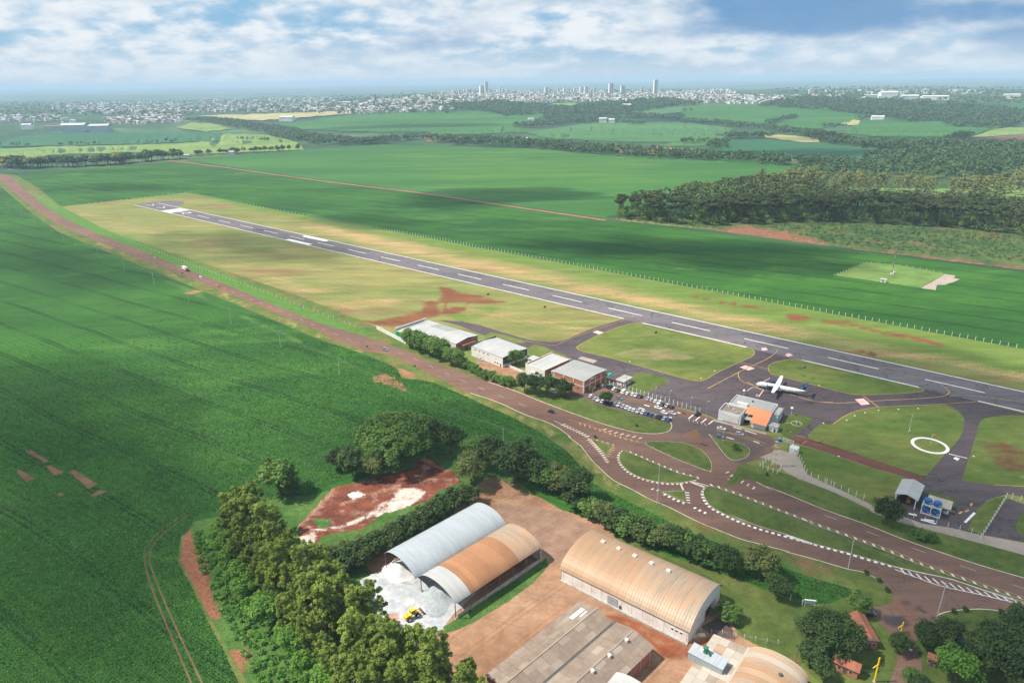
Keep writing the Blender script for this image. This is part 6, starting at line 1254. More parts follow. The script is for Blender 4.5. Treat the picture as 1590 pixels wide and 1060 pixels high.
fence('lot_fence', 'low post fence along the concrete strip by the tanks', Z('D', [(900, 190), (1000, 225), (1120, 255), (1300, 300)]), 4, 1.8, w=.15)
fence('field_fence', 'short row of white posts at the end of the soy strip', Z('D', [(270, 600), (305, 627), (345, 643), (390, 665)]), 4, 2.0, w=.25)
fence('yard_fence', 'thin post fence behind the beige machine shed', Z('T', [(215, 140), (320, 180), (450, 185), (565, 210), (800, 250), (930, 275), (1050, 300), (1180, 310)]), 3.4, 1.5, w=.1)
fence('tower_fence', 'white rail fence square round the lattice tower', Z('e', [(0, 745), (110, 665), (290, 785), (225, 855), (0, 745)]), 2.6, 1.8, w=.22)
fence('mast_fence', 'low wire fence along the grass square of the radio mast', Z('L', [(890, 446), (1010, 398), (1150, 410), (1300, 439)]), 6, 1.4, w=.14)

# ------------------------------------------------------------------ airfield equipment
def lattice(o, h, w0, w1, mats, n=9):
    c = [(-1, -1), (1, -1), (1, 1), (-1, 1)]
    for i in range(n):
        z0, z1 = h * i / n, h * (i + 1) / n; a, b_ = w0 + (w1 - w0) * i / n, w0 + (w1 - w0) * (i + 1) / n; mb = MB()
        for k in range(4):
            p, q = c[k], c[(k + 1) % 4]
            mb.tube([(p[0] * a, p[1] * a, z0), (p[0] * b_, p[1] * b_, z1)], .06, 4); mb.tube([(p[0] * a, p[1] * a, z0), (q[0] * b_, q[1] * b_, z1)], .04, 4); mb.tube([(q[0] * a, q[1] * a, z0), (p[0] * b_, p[1] * b_, z1)], .04, 4); mb.tube([(p[0] * b_, p[1] * b_, z1), (q[0] * b_, q[1] * b_, z1)], .04, 4)
        mb.build('lattice_section', mats[i % len(mats)], o)
bb = Z('e', (185, 745)); g = G(*bb); h = rise(*bb, Z('e', (200, 395))[1])
o = thing('lattice_tower', 'orange and white lattice tower inside the small fenced square', 'tower', g, R(20)); lattice(o, h, .9, .55, ['paint_orange', 'post_white'], 9); MB().box((0, 0, h + .05), (1.6, 1.6, .12)).build('platform', 'steel_grey', o); MB().tube([(0, 0, h), (0, 0, h + 2)], .04, 5).build('antenna', 'steel_white', o)
bb = Z('L', (1103, 440)); g = G(*bb); h = rise(*bb, Z('L', (1114, 307))[1])
o = thing('radio_mast', 'slender red and white radio mast on the grass square in the soy', 'mast', g, 0); lattice(o, h, .17, .17, ['steel_rust', 'steel_grey'], 11); MB().box((0, 0, .3), (2.4, 2.4, .6)).build('footing', 'wall_white', o); MB().box((2.4, .8, 1.0), (1.8, 1.5, 2.0)).build('equipment_box', 'wall_white', o)
for k in range(3):
    a = 2.1 * k; MB().tube([(0, 0, h * .7), (14 * math.cos(a), 14 * math.sin(a), 0)], .02, 3).build('guy_wire', 'wire', o)
o = thing('equipment_hut', 'tiny white hut on the grass square of the radio mast', 'hut', G(*Z('L', (1060, 470))), R(-30)); walls(o, 0, 4.5, 0, 3.5, 2.6, 'wall_white'); slope_roof(o, -.3, 4.8, -.3, 2.6, 3.8, 2.9, 3, lambda k: 'roof_beige'); frontbox('door', 2, 1, .9, 2, 0, 'wall_dark', o)
g = G(*Z('C', (900, 581))); g.z += .03
mb = MB(); r0, r1 = 6.7, 8.2
for k in range(48):
    a, b_ = 2 * math.pi * k / 48, 2 * math.pi * (k + 1) / 48; mb.poly([(r0 * math.cos(a), r0 * math.sin(a), .12), (r1 * math.cos(a), r1 * math.sin(a), .12), (r1 * math.cos(b_), r1 * math.sin(b_), .12), (r0 * math.cos(b_), r0 * math.sin(b_), .12)]); mb.poly([(r1 * math.cos(a), r1 * math.sin(a), .12), (r1 * math.cos(a), r1 * math.sin(a), -.1), (r1 * math.cos(b_), r1 * math.sin(b_), -.1), (r1 * math.cos(b_), r1 * math.sin(b_), .12)])
ro = mb.build('windsock_ring', 'kerb_lime'); ro.location = g; tag(ro, 'big white painted ring on the grass round the windsock', 'ring')
bb = Z('C', (900, 582)); h = 6.2; o = thing('windsock', 'orange windsock on a thin pole inside the white ring', 'windsock', G(*bb), 0)
MB().tube([(0, 0, 0), (0, 0, h)], .06, 6).build('pole', 'steel_white', o); MB().loft([[(x, r * math.cos(2 * math.pi * k / 12), h - .1 - d + r * math.sin(2 * math.pi * k / 12)) for k in range(12)] for x, r, d in ((.15, .48, .1), (1.0, .42, .4), (1.9, .34, .9), (2.5, .26, 1.4))]).build('sock', 'paint_orange', o); MB().tube([(.15, .48 * math.cos(.52 * k), h - .2 + .48 * math.sin(.52 * k)) for k in range(13)], .04, 4).build('hoop', 'steel_grey', o)
bb = Z('C', (755, 492)); h = rise(*bb, Z('C', (768, 362))[1]); o = thing('weather_mast', 'thin white weather mast on the windsock field', 'mast', G(*bb), 0); MB().tube([(0, 0, 0), (0, 0, h)], [.09, .05], 6).build('pole', 'steel_white', o); MB().box((0, 0, h), (1.2, .06, .06)).build('crossbar', 'steel_white', o); MB().box((.5, 0, h + .2), (.2, .2, .25)).build('vane', 'steel_grey', o); MB().box((.3, 0, 1.2), (.5, .4, .7)).build('logger_box', 'wall_white', o)
bb = Z('e', (500, 155)); o = thing('beacon_ring', 'small white ring kerb with a white post on the terminal lawn', 'ring', G(*bb), 0); o.location.z = .05
mb = MB(); mb.tube([(2.6 * math.cos(2 * math.pi * k / 28), 2.6 * math.sin(2 * math.pi * k / 28), .05) for k in range(29)], .14, 5, False); mb.build('kerb_ring', 'kerb', o); MB().tube([(0, 0, 0), (0, 0, 1.6)], .3, 10).build('post', 'wall_white', o); MB().box((-3.9, .8, .04), (2.4, .5, .08), R(-12)).build('step_path', 'paving', o)
o = thing('equipment_cabin', 'white faceted equipment cabin beside the paved path', 'cabin', G(*Z('e', (465, 550))), R(-38))
MB().loft([[(x, y, 0) for x, y in ((-1.8, -1.9), (1.8, -1.9), (2.2, 0), (1.8, 1.9), (-1.8, 1.9), (-2.2, 0))], [(x, y, 2.9) for x, y in ((-1.8, -1.9), (1.8, -1.9), (2.2, 0), (1.8, 1.9), (-1.8, 1.9), (-2.2, 0))], [(x * .9, y * .9, 3.15) for x, y in ((-1.8, -1.9), (1.8, -1.9), (2.2, 0), (1.8, 1.9), (-1.8, 1.9), (-2.2, 0))]]).build('shell', 'wall_white', o); frontbox('door', 0, 1.05, .9, 2.0, -1.9, 'wall_pale', o); frontbox('grille', 1.2, 2.2, .6, .4, -1.9, 'wall_concrete', o)
for k_, a, b_, lab in (('e', (315, 395), (375, 350), 'white steel gate frame beside the dark pole'), ('e', (390, 425), (455, 380), 'white steel gate frame beside the equipment cabin')):
    p0 = G(*Z(k_, a)); p1 = G(*Z(k_, (b_[0], a[1] + 20))); d = p1 - p0; o = thing('gate', lab, 'gate', p0, math.atan2(d.y, d.x)); L_ = max(2.2, d.length)
    for x in (0, L_): MB().box((x, 0, 1.1), (.22, .22, 2.2)).build('post', 'post_white', o)
    for z in (.3, 2.1): MB().box((L_ / 2, 0, z), (L_ - .24, .1, .14)).build('rail', 'post_white', o)
    for i in range(5): MB().box((L_ * (i + 1) / 6, 0, 1.2), (.06, .06, 1.65)).build('bar', 'post_white', o)
o = thing('water_barrel', 'blue plastic barrel at the end of the forecourt', 'barrel', G(*Z('e', (265, 395))), 0); MB().loft([[(r * math.cos(2 * math.pi * k / 14), r * math.sin(2 * math.pi * k / 14), z) for k in range(14)] for r, z in ((.75, 0), (.9, .4), (.95, 1.0), (.85, 1.5))]).build('barrel_body', 'tank_blue', o, True); MB().tube([(0, 0, 1.5), (0, 0, 1.62)], .8, 14).build('lid', 'plane_cyan', o)
# signs
bb = Z('R', (1395, 905)); o = thing('roadside_sign', 'tan triangular roof-shaped sign on a post at the forecourt island', 'sign', G(*bb), R(-30)); h = rise(*bb, Z('R', (1395, 775))[1])
MB().tube([(0, 0, 0), (0, 0, h + .2)], .12, 6).build('post', 'sign_brown', o); MB().loft([[(-.5, -.12, h), (6.4, -.12, h), (4.0, -.12, h + 3.0)], [(-.5, .12, h), (6.4, .12, h), (4.0, .12, h + 3.0)]]).build('board', 'sign_brown', o); MB().tube([(5.6, 0, 0), (5.6, 0, h)], .1, 6).build('post', 'sign_brown', o)
for k_, p, lab in (('b', (85, 490), 'small dark road sign on the verge before the white boundary wall'), ('b', (670, 735), 'small dark road sign on the verge by the orange soil scar'), ('M', (806, 530), 'small dark road sign beside the red truck'), ('M', (968, 590), 'small dark road sign beyond the red truck')):
    o = thing('road_sign', lab, 'sign', G(*Z(k_, p)), R(-40)); MB().tube([(0, 0, 0), (0, 0, 2.2)], .06, 5).build('post', 'steel_grey', o); MB().box((0, 0, 1.9), (.08, 1.6, 1.1)).build('plate', 'wall_dark', o)
for k_, p, lab in (('X', (866, 388), 'black runway marker board beside the red soil scar'), ('X', (1216, 467), 'black runway marker board left of the first taxiway'), ('Y', (470, 306), 'black runway marker board on the grass block between taxiways'), ('a', (200, 412), 'black runway marker board on the island beside the airliner')):
    o = thing('runway_marker', lab, 'sign', G(*Z(k_, p)), R(50)); MB().box((0, 0, .75), (2.6, .3, 1.1)).build('board', 'wall_dark', o)
    for x in (-.8, .8): MB().tube([(x, 0, 0), (x, 0, .25)], .05, 5).build('leg', 'steel_grey', o)
for k_, p in (('Y', (310, 482)), ('Y', (835, 540)), ('Y', (750, 585)), ('C', (330, 408)), ('C', (385, 378)), ('C', (455, 357)), ('C', (548, 340)), ('C', (685, 333)), ('C', (820, 328)), ('C', (170, 428)), ('C', (1200, 655)), ('C', (275, 655)), ('O', (1245, 432))):
    o = thing('edge_light', 'small white edge light in the grass beside the pavement', 'light', G(*Z(k_, p)), 0, 'edge lights'); MB().tube([(0, 0, 0), (0, 0, .12)], .45, 8).build('slab', 'kerb_lime', o); MB().tube([(0, 0, .12), (0, 0, .45)], .14, 8).build('lens', 'lamp_clear', o)
g = G(*Z('M', (47, 76))); o = thing('billboard', 'white billboard beside the far end of the highway', 'billboard', g, R(10)); MB().box((0, 0, 4.6), (9, .2, 3.4)).build('board', 'wall_white', o)
for x in (-3, 3): MB().tube([(x, .2, 0), (x, .2, 4)], .14, 6).build('post', 'wall_dark', o)
g = G(*Z('V', (75, 190))); o = thing('notice_board', 'white notice board on posts at the end of the soy strip', 'sign', g, R(-10)); MB().box((0, 0, 2.2), (3.4, .15, 1.2)).build('board', 'plane_pale', o); MB().box((0, 0, 2.9), (3.8, .5, .12)).build('board_roof', 'post_white', o)
for x in (-1.5, 1.5): MB().box((x, 0, .8), (.14, .14, 1.6)).build('post', 'post_white', o)
g = G(*Z('V', (1168, 485))); o = thing('picnic_shelter', 'small dark shelter beside the park drive', 'shelter', g, R(-20)); MB().box((-.6, 1.2, 2.3), (4.2, 3.0, .15)).build('roof', 'slate_roof' if 0 else 'wall_dark', o); MB().tube([(0, 0, 0), (0, 0, 3.2)], .1, 6).build('post', 'post_white', o)
for x, y in ((-2.4, 0), (-2.4, 2.5), (1.2, 2.5)): MB().tube([(x, y, 0), (x, y, 2.3)], .08, 5).build('post', 'wood_brown', o)
g = G(*Z('V', (790, 492))); o = thing('drain_cover', 'round white cover on the park drive', 'cover', (g.x, g.y, .06), 0); MB().tube([(0, 0, 0), (0, 0, .12)], .5, 12).build('disc', 'kerb_lime', o); MB().tube([(0, 0, .12), (0, 0, .3)], .12, 6).build('knob', 'kerb_lime', o)
# ------------------------------------------------------------------ vegetation
m_leaf('leaf_euc', (.095, .152, .024), (.27, .335, .055), .30, .12); m_leaf('leaf_round', (0.058, 0.126, 0.029), (0.153, 0.252, 0.047), .28, .18); m_leaf('leaf_dark', (.022, .052, .014), (.075, .118, .026), .22, .15)
m_leaf('leaf_bright', (0.063, 0.168, 0.022), (0.161, 0.301, 0.039), .30, .12); m_leaf('leaf_lime', (0.156, 0.240, 0.018), (0.264, 0.360, 0.030), .3, .05); m_leaf('leaf_pine', (.026, .055, .016), (.105, .125, .036), .15, .22); m_leaf('leaf_pale', (.15, .18, .06), (.32, .33, .12), .25, .12)
m_leaf('leaf_far', (0.037, 0.085, 0.034), (0.102, 0.170, 0.051), .2, .25); m_leaf('leaf_flower', (0.120, 0.120, 0.024), (0.576, 0.408, 0.036), .2, .1); m_leaf('leaf_weed', (0.048, 0.156, 0.024), (0.120, 0.252, 0.036), .3, .1); m_leaf('leaf_olive', (0.085, 0.122, 0.037), (0.187, 0.212, 0.061), .25, .12)
m_plain('bark', (.13, .095, .065), .95, .1, var=.25, scale=1.5); m_plain('bark_pale', (.33, .28, .22), .9, .1, var=.2, scale=1.5)
def quads_mesh(name, C_, Nn, size, var, mat, trunk=None, tmat=None):
    """leaf mesh from centres, normals, sizes"""
    n = len(C_); a = np.cross(Nn, RNG.normal(size=(n, 3))); a /= np.linalg.norm(a, axis=1, keepdims=True) + 1e-9
    b = np.cross(Nn, a); b /= np.linalg.norm(b, axis=1, keepdims=True) + 1e-9
    s = size[:, None] * .5; asp = RNG.uniform(.55, 1.0, (n, 1))
    v = np.stack([C_ - a * s - b * s * asp, C_ + a * s - b * s * asp * .6, C_ + a * s * .9 + b * s * asp, C_ - a * s * .7 + b * s * asp], 1).reshape(-1, 3).astype('f4')
    me = bpy.data.meshes.new(name); me.vertices.add(4 * n); me.vertices.foreach_set('co', v.ravel())
    me.loops.add(4 * n); me.loops.foreach_set('vertex_index', np.arange(4 * n, dtype='i4'))
    me.polygons.add(n); me.polygons.foreach_set('loop_start', np.arange(0, 4 * n, 4, dtype='i4'))
    me.update(calc_edges=True)
    at = me.attributes.new('var', 'FLOAT', 'POINT'); at.data.foreach_set('value', np.repeat(var, 4).astype('f4'))
    me.materials.append(MATS[mat]); return me
def clump_crown(cl, per, leaf, up=.7, flat=1.0):
    """cl: array of clump x,y,z,radius -> leaf centres, normals, sizes, var"""
    k = len(cl); c = np.repeat(cl[:, :3], per, 0); r = np.repeat(cl[:, 3], per)[:, None]
    d = RNG.normal(size=(k * per, 3)); d[:, 2] = np.abs(d[:, 2]) * 1.0 - .35 * RNG.random(k * per); d /= np.linalg.norm(d, axis=1, keepdims=True)
    rad = RNG.random((k * per, 1)) ** .45
    P_ = c + d * r * rad * np.array([1, 1, flat])
    N_ = d * .8 + RNG.normal(size=d.shape) * .55 + np.array([0, 0, up]); N_ /= np.linalg.norm(N_, axis=1, keepdims=True)
    sz = leaf * RNG.uniform(.6, 1.3, k * per); var = np.clip(np.repeat(RNG.random(k) * .65, per) + RNG.random(k * per) * .4 - .05, 0, 1)
    return P_, N_, sz, var
def clumps_round(n, h, r, zb, cr, fill=.55):
    out = []; ph = RNG.uniform(0, 6, 6)
    zc, rz = (h + zb) / 2, (h - zb) / 2
    while len(out) < n:
        d = RNG.normal(size=3); d /= np.linalg.norm(d)
        if d[2] < -.55: continue
        q = RNG.uniform(fill, 1.0); w = 1 + .16 * math.sin(2 * math.atan2(d[1], d[0]) + ph[0]) + .10 * math.sin(5 * math.atan2(d[1], d[0]) + ph[1]) + .12 * math.sin(3 * d[2] + ph[2])
        c_ = cr * RNG.uniform(.7, 1.35)
        out.append((d[0] * (r - c_ * .6) * q * w, d[1] * (r - c_ * .6) * q * w, zc + d[2] * (rz - c_ * .5) * q * w, c_))
    return np.array(out)
def clumps_euc(n, h, r, zb):
    out = []; lean = RNG.uniform(-1.5, 1.5, 2)
    for i in range(n):
        t = RNG.random() ** .8; z = zb + (h - zb) * t; rr = r * (.30 + .80 * math.sin(math.pi * (.12 + t * .80))) * RNG.random() ** .5; a = RNG.uniform(0, 6.28)
        out.append((rr * math.cos(a) + lean[0] * t, rr * math.sin(a) + lean[1] * t, z, RNG.uniform(.55, 1.35) * r / 4.2))
    return np.array(out)
def clumps_umbrella(n, h, r, zb):
    out = []
    for i in range(n):
        q = RNG.random() ** .5; a = RNG.uniform(0, 6.28); dome = math.sqrt(max(0, 1 - (q * .96) ** 2)); z = zb + (h - zb) * dome * RNG.uniform(.86, 1.04)
        if RNG.random() < .25: z = zb + (h - zb) * dome * RNG.uniform(.3, .8)
        w = 1 + .1 * math.sin(3 * a + 1) + .07 * math.sin(7 * a)
        out.append((r * q * w * math.cos(a), r * q * w * math.sin(a), z, RNG.uniform(1.1, 2.1) * r / 12))
    return np.array(out)
def clumps_arauc(n, h, r):
    out = []
    for i in range(n):
        lay_ = RNG.integers(0, 3); a = RNG.uniform(0, 6.28); q = (.35 + .65 * RNG.random()) if lay_ else RNG.random() * .7
        out.append((r * q * math.cos(a) * (1, .95, .75)[lay_], r * q * math.sin(a) * (1, .95, .75)[lay_], h - (.4, 1.3, 2.6)[lay_] + RNG.uniform(-.5, .5) + .9 * q, RNG.uniform(.7, 1.2) * r / 3.8))
    return np.array(out)
def trunk_mb(h, r, cl=None, nl=5, lean=.3, mat='bark', top=.55):
    mb = MB(); p = [Vector((0, 0, -.2))]
    for i in range(1, 5): p.append(Vector((lean * math.sin(i * 1.3) * .3 * i, lean * math.cos(i) * .25 * i, h * top * i / 4)))
    mb.tube(p, [r * (1.25, .95, .85, .7, .5)[i] for i in range(5)], 7)
    if cl is not None:
        for i in RNG.choice(len(cl), min(nl, len(cl)), False):
            e = Vector(cl[i][:3]); s = p[RNG.integers(2, 5)]; m_ = s.lerp(e, .5) + Vector((0, 0, .12 * h * .5 * RNG.random()))
            mb.tube([s, m_, e], [r * .42, r * .28, r * .10], 5)
    return mb
def make_tree(name, kind, h, r, leafmat, per, leaf, n, zb, cr=2.0, bark='bark', tr=.3, up=.7, top=.55, flat=1.0):
    cl = dict(round=lambda: clumps_round(n, h, r, zb, cr), euc=lambda: clumps_euc(n, h, r, zb), umb=lambda: clumps_umbrella(n, h, r, zb), arauc=lambda: clumps_arauc(n, h, r))[kind]()
    o = thing(name, '', 'tree')
    trunk_mb(h, tr, cl, 6 if kind != 'arauc' else 7, mat=bark, top=.62 if kind == 'euc' else (.86 if kind == 'arauc' else top)).build('trunk', bark, o)
    link('crown', quads_mesh('crown', *clump_crown(cl, per, leaf, up, flat), leafmat), o)
    return o
TP = {}
def protos(key, k, *a, **kw): TP[key] = [make_tree(*a, **kw) for _ in range(k)]
protos('euc', 6, 'eucalyptus_tree', 'euc', 23, 4.3, 'leaf_euc', 70, .52, 80, 4.0, bark='bark_pale', tr=.35)
protos('broad', 3, 'broadleaf_tree', 'round', 10, 5.2, 'leaf_round', 95, .55, 46, 2.2, 1.7)
protos('dark', 3, 'broadleaf_tree', 'round', 12, 6.4, 'leaf_dark', 95, .60, 58, 2.4, 1.9)
protos('great', 2, 'broadleaf_tree', 'round', 16, 12, 'leaf_dark', 110, .58, 165, 2.0, 2.3, tr=.6)
protos('bright', 2, 'broadleaf_tree', 'round', 9, 5, 'leaf_bright', 90, .55, 42, 1.6, 1.6)
protos('olive', 2, 'broadleaf_tree', 'round', 10, 5.4, 'leaf_olive', 95, .5, 48, 1.6, 1.6)
protos('lime', 1, 'broadleaf_tree', 'round', 13, 3.6, 'leaf_lime', 80, .5, 34, 4, 1.3)
protos('umb', 1, 'spreading_tree', 'umb', 19, 18, 'leaf_round', 100, .75, 300, 5.0, tr=.9, top=.4)
protos('shrub', 3, 'shrub', 'round', 4.6, 3.4, 'leaf_dark', 90, .42, 26, .2, 1.1, tr=.12)
protos('gshrub', 2, 'shrub', 'round', 4.2, 3.4, 'leaf_round', 90, .42, 26, .1, 1.1, tr=.12)
protos('ball', 1, 'shrub', 'round', 1.5, .9, 'leaf_dark', 60, .22, 14, .0, .35, tr=.05)
protos('arauc', 4, 'araucaria_tree', 'arauc', 17, 4.4, 'leaf_pine', 60, .62, 44, 12, bark='bark', tr=.22, flat=.5, up=.6)
protos('pale', 3, 'pale_eucalyptus', 'euc', 20, 4.6, 'leaf_pale', 26, 1.15, 34, 4.0, bark='bark_pale', tr=.25)
protos('far', 3, 'distant_tree', 'round', 12, 5.5, 'leaf_far', 14, 1.9, 22, 2.0, 2.2, tr=.3)
protos('farflower', 1, 'distant_tree', 'round', 12, 6, 'leaf_flower', 14, 1.9, 22, 3.0, 2.2, tr=.3)
def tree(key, px, py, sc=1.0, label='', group=None, i=None, loc=None, cat='tree'):
    g = loc if loc is not None else G(px, py)
    pr = TP[key][RNG.integers(len(TP[key])) if i is None else i % len(TP[key])]
    s = sc if isinstance(sc, tuple) else (sc * RNG.uniform(.94, 1.06), sc * RNG.uniform(.94, 1.06), sc)
    o = dup(pr, g, RNG.uniform(0, 6.28), s, label, group); o['category'] = cat
    if not group and 'group' in o: del o['group']
    return o
# eucalyptus grove
gl = [(338, 842), (352, 880), (378, 925), (415, 975), (455, 1020), (500, 1080), (540, 1130)]; gr = [(385, 815), (432, 862), (480, 905), (535, 950), (580, 995), (640, 1065), (720, 1110)]
def lerp_poly(pl, t):
    f = t * (len(pl) - 1); i = min(int(f), len(pl) - 2); f -= i; return (pl[i][0] + (pl[i + 1][0] - pl[i][0]) * f, pl[i][1] + (pl[i + 1][1] - pl[i][1]) * f)
for i in range(17):
    t = i / 16
    for j, w in enumerate((.2, .5, .8, 1.02)):
        if RNG.random() < .15: continue
        a, b_ = lerp_poly(gl, min(1, t + .01 * j)), lerp_poly(gr, min(1, t + .012 * j)); x = a[0] + (b_[0] - a[0]) * w + RNG.uniform(-5, 5); y = a[1] + (b_[1] - a[1]) * w + RNG.uniform(-4, 4)
        tree('euc', x, y, RNG.uniform(.62, 1.12) * (.78 if j == 0 else 1), ['shorter olive-green eucalyptus in the grove row facing the soy field', 'tall olive-green eucalyptus in the inner grove row behind the field-side row', 'tall olive-green eucalyptus in the inner grove row nearer the lime yard', 'tall olive-green eucalyptus in the grove row bordering the lime and red yards'][j], 'eucalyptus grove, row %s' % ('facing the field', 'inner field side', 'inner yard side', 'bordering the yards')[j])
for i in range(12):
    p = lerp_poly(gl, .02 + i / 12.5); tree('bright', p[0] + RNG.uniform(-2, 10), p[1] + RNG.uniform(-6, 6), RNG.uniform(.75, 1.25), 'bright green young tree at the field edge of the eucalyptus grove', 'young trees along the grove')
tree('lime', *Z('F', (545, 600)), 1.15, 'yellow-green tree standing out inside the eucalyptus grove')
for x, y in ((640, 1095), (690, 1090), (725, 1085), (600, 1060), (750, 1120), (665, 1120)): tree('euc', x, y, RNG.uniform(.62, .8), 'shorter eucalyptus beside the brown double-span warehouse', 'eucalyptus by the brown warehouse')
# trees of the field edge
tree('umb', 618, 712, (1.0, 1.0, 1.12), 'huge spreading dome-shaped tree at the edge of the soy field')
for key, x, y, s, lab in (('dark', 548, 740, 1.05, 'dark bushy tree left below the huge dome tree'), ('olive', 578, 742, 1.0, 'olive bushy tree below the huge dome tree'), ('dark', 524, 728, .75, 'small dark tree at the far left of the huge dome tree'), ('dark', 668, 700, 1.2, 'dark tree right under the huge dome tree'), ('broad', 436, 768, 1.6, 'lone round tree at the corner of the red yard'), ('dark', 452, 772, .7, 'small dark tree beside the lone round tree'),
                          ('dark', 700, 705, .95, 'low dark tree between the dome tree and the power pole'), ('broad', 742, 722, 1.15, 'rounded tree left of the power pole'), ('olive', 732, 752, 1.15, 'olive tree above the corner of the dirt yard'), ('dark', 765, 728, 1.0, 'dark tree just behind the power pole'), ('dark', 800, 748, 1.25, 'broad dark tree right of the power pole'), ('dark', 822, 752, 1.0, 'dark tree at the top corner of the dirt yard'), ('broad', 846, 762, .95, 'green tree following the broad dark one along the dirt yard'), ('olive', 868, 762, .95, 'grey-olive tree on the dirt yard edge'), ('dark', 893, 780, 1.0, 'dark tree at the right end of the dirt yard edge')): tree(key, x, y, s * (1.3 if x > 690 else 1.1), lab)
hp = Z('H', [(150, 590), (220, 620), (300, 660), (370, 700), (450, 740), (520, 760), (600, 790), (670, 815), (740, 830), (800, 830), (870, 880), (930, 900)])
for i, p in enumerate(hp): tree(['shrub', 'gshrub', 'olive', 'shrub', 'gshrub'][i % 5], p[0], p[1] + 4, (1.75 if i % 5 != 2 else .8) * RNG.uniform(.9, 1.2), 'leafy bush of the hedgerow between the big warehouse and the soy strip', 'hedgerow bushes', cat='bush')
for key, p, s, lab in (('dark', (1060, 985), .85, 'dark tree of the hedgerow beside the biggest hedgerow tree'), ('broad', (1140, 990), .8, 'green tree of the hedgerow left of the biggest one'), ('olive', (1270, 1015), 1.25, 'biggest grey-olive tree of the hedgerow')): tree(key, *Z('H', p), s, lab)
tree('dark', *Z('E', (1430, 455)), .7, 'small dark tree beside the biggest hedgerow tree'); tree('gshrub', *Z('E', (1195, 560)), 1.4, 'round bush at the gable door of the big warehouse', cat='bush')
# hedge along the silver shed
for i in range(15):
    t = i / 14; p = lerp_poly(Z('F', [(800, 455), (930, 440), (1060, 365), (1200, 290), (1330, 210), (1470, 135)]), t); tree('shrub', p[0] + RNG.uniform(-3, 3), p[1] + RNG.uniform(-2, 2), (1.75, 1.75, 2.0), 'dark bush of the thick hedge behind the silver-roofed shed', 'hedge behind the silver shed', cat='bush')
for i in range(8):
    t = i / 7; p = lerp_poly(Z('F', [(780, 400), (900, 360), (1080, 280), (1250, 200)]), t); tree('olive', p[0], p[1] + 4, RNG.uniform(.48, .6), 'small olive tree on the red yard side of the hedge', 'olive trees of the hedge')
# airport trees
for i in range(7):
    p = lerp_poly(Z('b', [(600, 445), (700, 490), (800, 540), (900, 575), (990, 610)]), i / 6); tree('broad', p[0], p[1], RNG.uniform(1.1, 1.35), 'round green tree in the row before the white-roofed hangar', 'hangar trees')
for x, y, s in ((1120, 680, 1.2), (1200, 700, 1.1)): tree('broad', *Z('b', (x, y)), s, 'larger round tree at the end of the hangar row', 'end of the hangar row')
for i in range(9):
    p = lerp_poly(Z('c', [(30, 380), (120, 425), (210, 465), (300, 500), (400, 530), (450, 540)]), i / 8); tree('gshrub', p[0], p[1], RNG.uniform(1.05, 1.3), 'leafy hedge bush between the highway and the hangar yard', 'roadside hedge', cat='bush')
tree('broad', *Z('c', (500, 350)), 1.05, 'round tree at the corner of the plain white hangar'); tree('dark', *Z('c', (575, 595)), .92, 'left tree of the dark group before the brick hangar'); tree('dark', *Z('c', (680, 620)), 1.0, 'middle tree of the dark group before the brick hangar'); tree('dark', *Z('c', (790, 630)), .95, 'third tree of the dark group, over the white car'); tree('dark', *Z('c', (920, 640)), .85, 'right tree of the dark group at the brick wall'); tree('dark', *Z('c', (970, 640)), .72, 'last tree of the dark group beside the brick corner')
tree('dark', *Z('R', (335, 400)), .62, 'round dark tree standing between the parked cars'); tree('broad', *Z('Q', (500, 950)), .34, 'small bushy shrub on the drop-shaped grass island', cat='bush')
tree('dark', *Z('D', (815, 245)), .92, 'dark round tree at the fence by the blue tanks'); tree('gshrub', *Z('D', (990, 320)), 1.0, 'bush on the verge below the blue tanks', cat='bush'); tree('gshrub', *Z('D', (1040, 325)), .8, 'smaller bush on the verge below the blue tanks', cat='bush')
# park trees
for key, p, s, lab in (('great', (505, 885), .85, 'largest dark tree of the park over the red-tiled cottage'), ('dark', (420, 965), .7, 'dark tree merging with the largest park tree'), ('dark', (480, 1040), .6, 'dark tree below the largest park tree, left of the cottage'), ('broad', (668, 705), .8, 'small round tree beside the black pickup'), ('dark', (880, 900), .55, 'thin dark tree by the yellow gate post'), ('dark', (1010, 870), .68, 'dark tree beside the ticket booth'), ('dark', (1115, 865), .8, 'broad dark tree above the ticket booth'), ('broad', (1300, 840), .45, 'small round bush tree on the park lawn'), ('great', (1420, 1020), 1.0, 'great dark tree in the corner of the park'), ('great', (1540, 905), .8, 'great dark tree behind the park lawn strip'), ('bright', (1165, 1060), 1.25, 'bright green round tree beside the ticket booth'), ('dark', (985, 1120), .5, 'dark tree at the edge of the park drive'), ('broad', (930, 1060), .55, 'young tree on the strip of the park drive'), ('dark', (1560, 1090), 1.0, 'dark tree at the lower edge of the park'), ('dark', (1490, 790), .7, 'small dark tree at the end of the bright lawn strip')): tree(key, *Z('D', p), s, lab)
for p in ((712, 500), (777, 540), (820, 590), (1220, 690), (1160, 698), (1405, 700)): tree('ball', *Z('D', p), 1.15, 'small clipped ball shrub on the park gate lawn', 'ball shrubs of the gate lawn', cat='bush')
for k_, p in (('H', (1315, 390)), ('H', (255, 158)), ('H', (510, 87))): tree('ball', *Z(k_, p), 1.0, {1315: 'round shrub on the tower lawn', 255: 'dark shrub at the tip of the small triangular island', 510: 'reddish shrub on the parking lawn'}[p[0]], cat='bush')

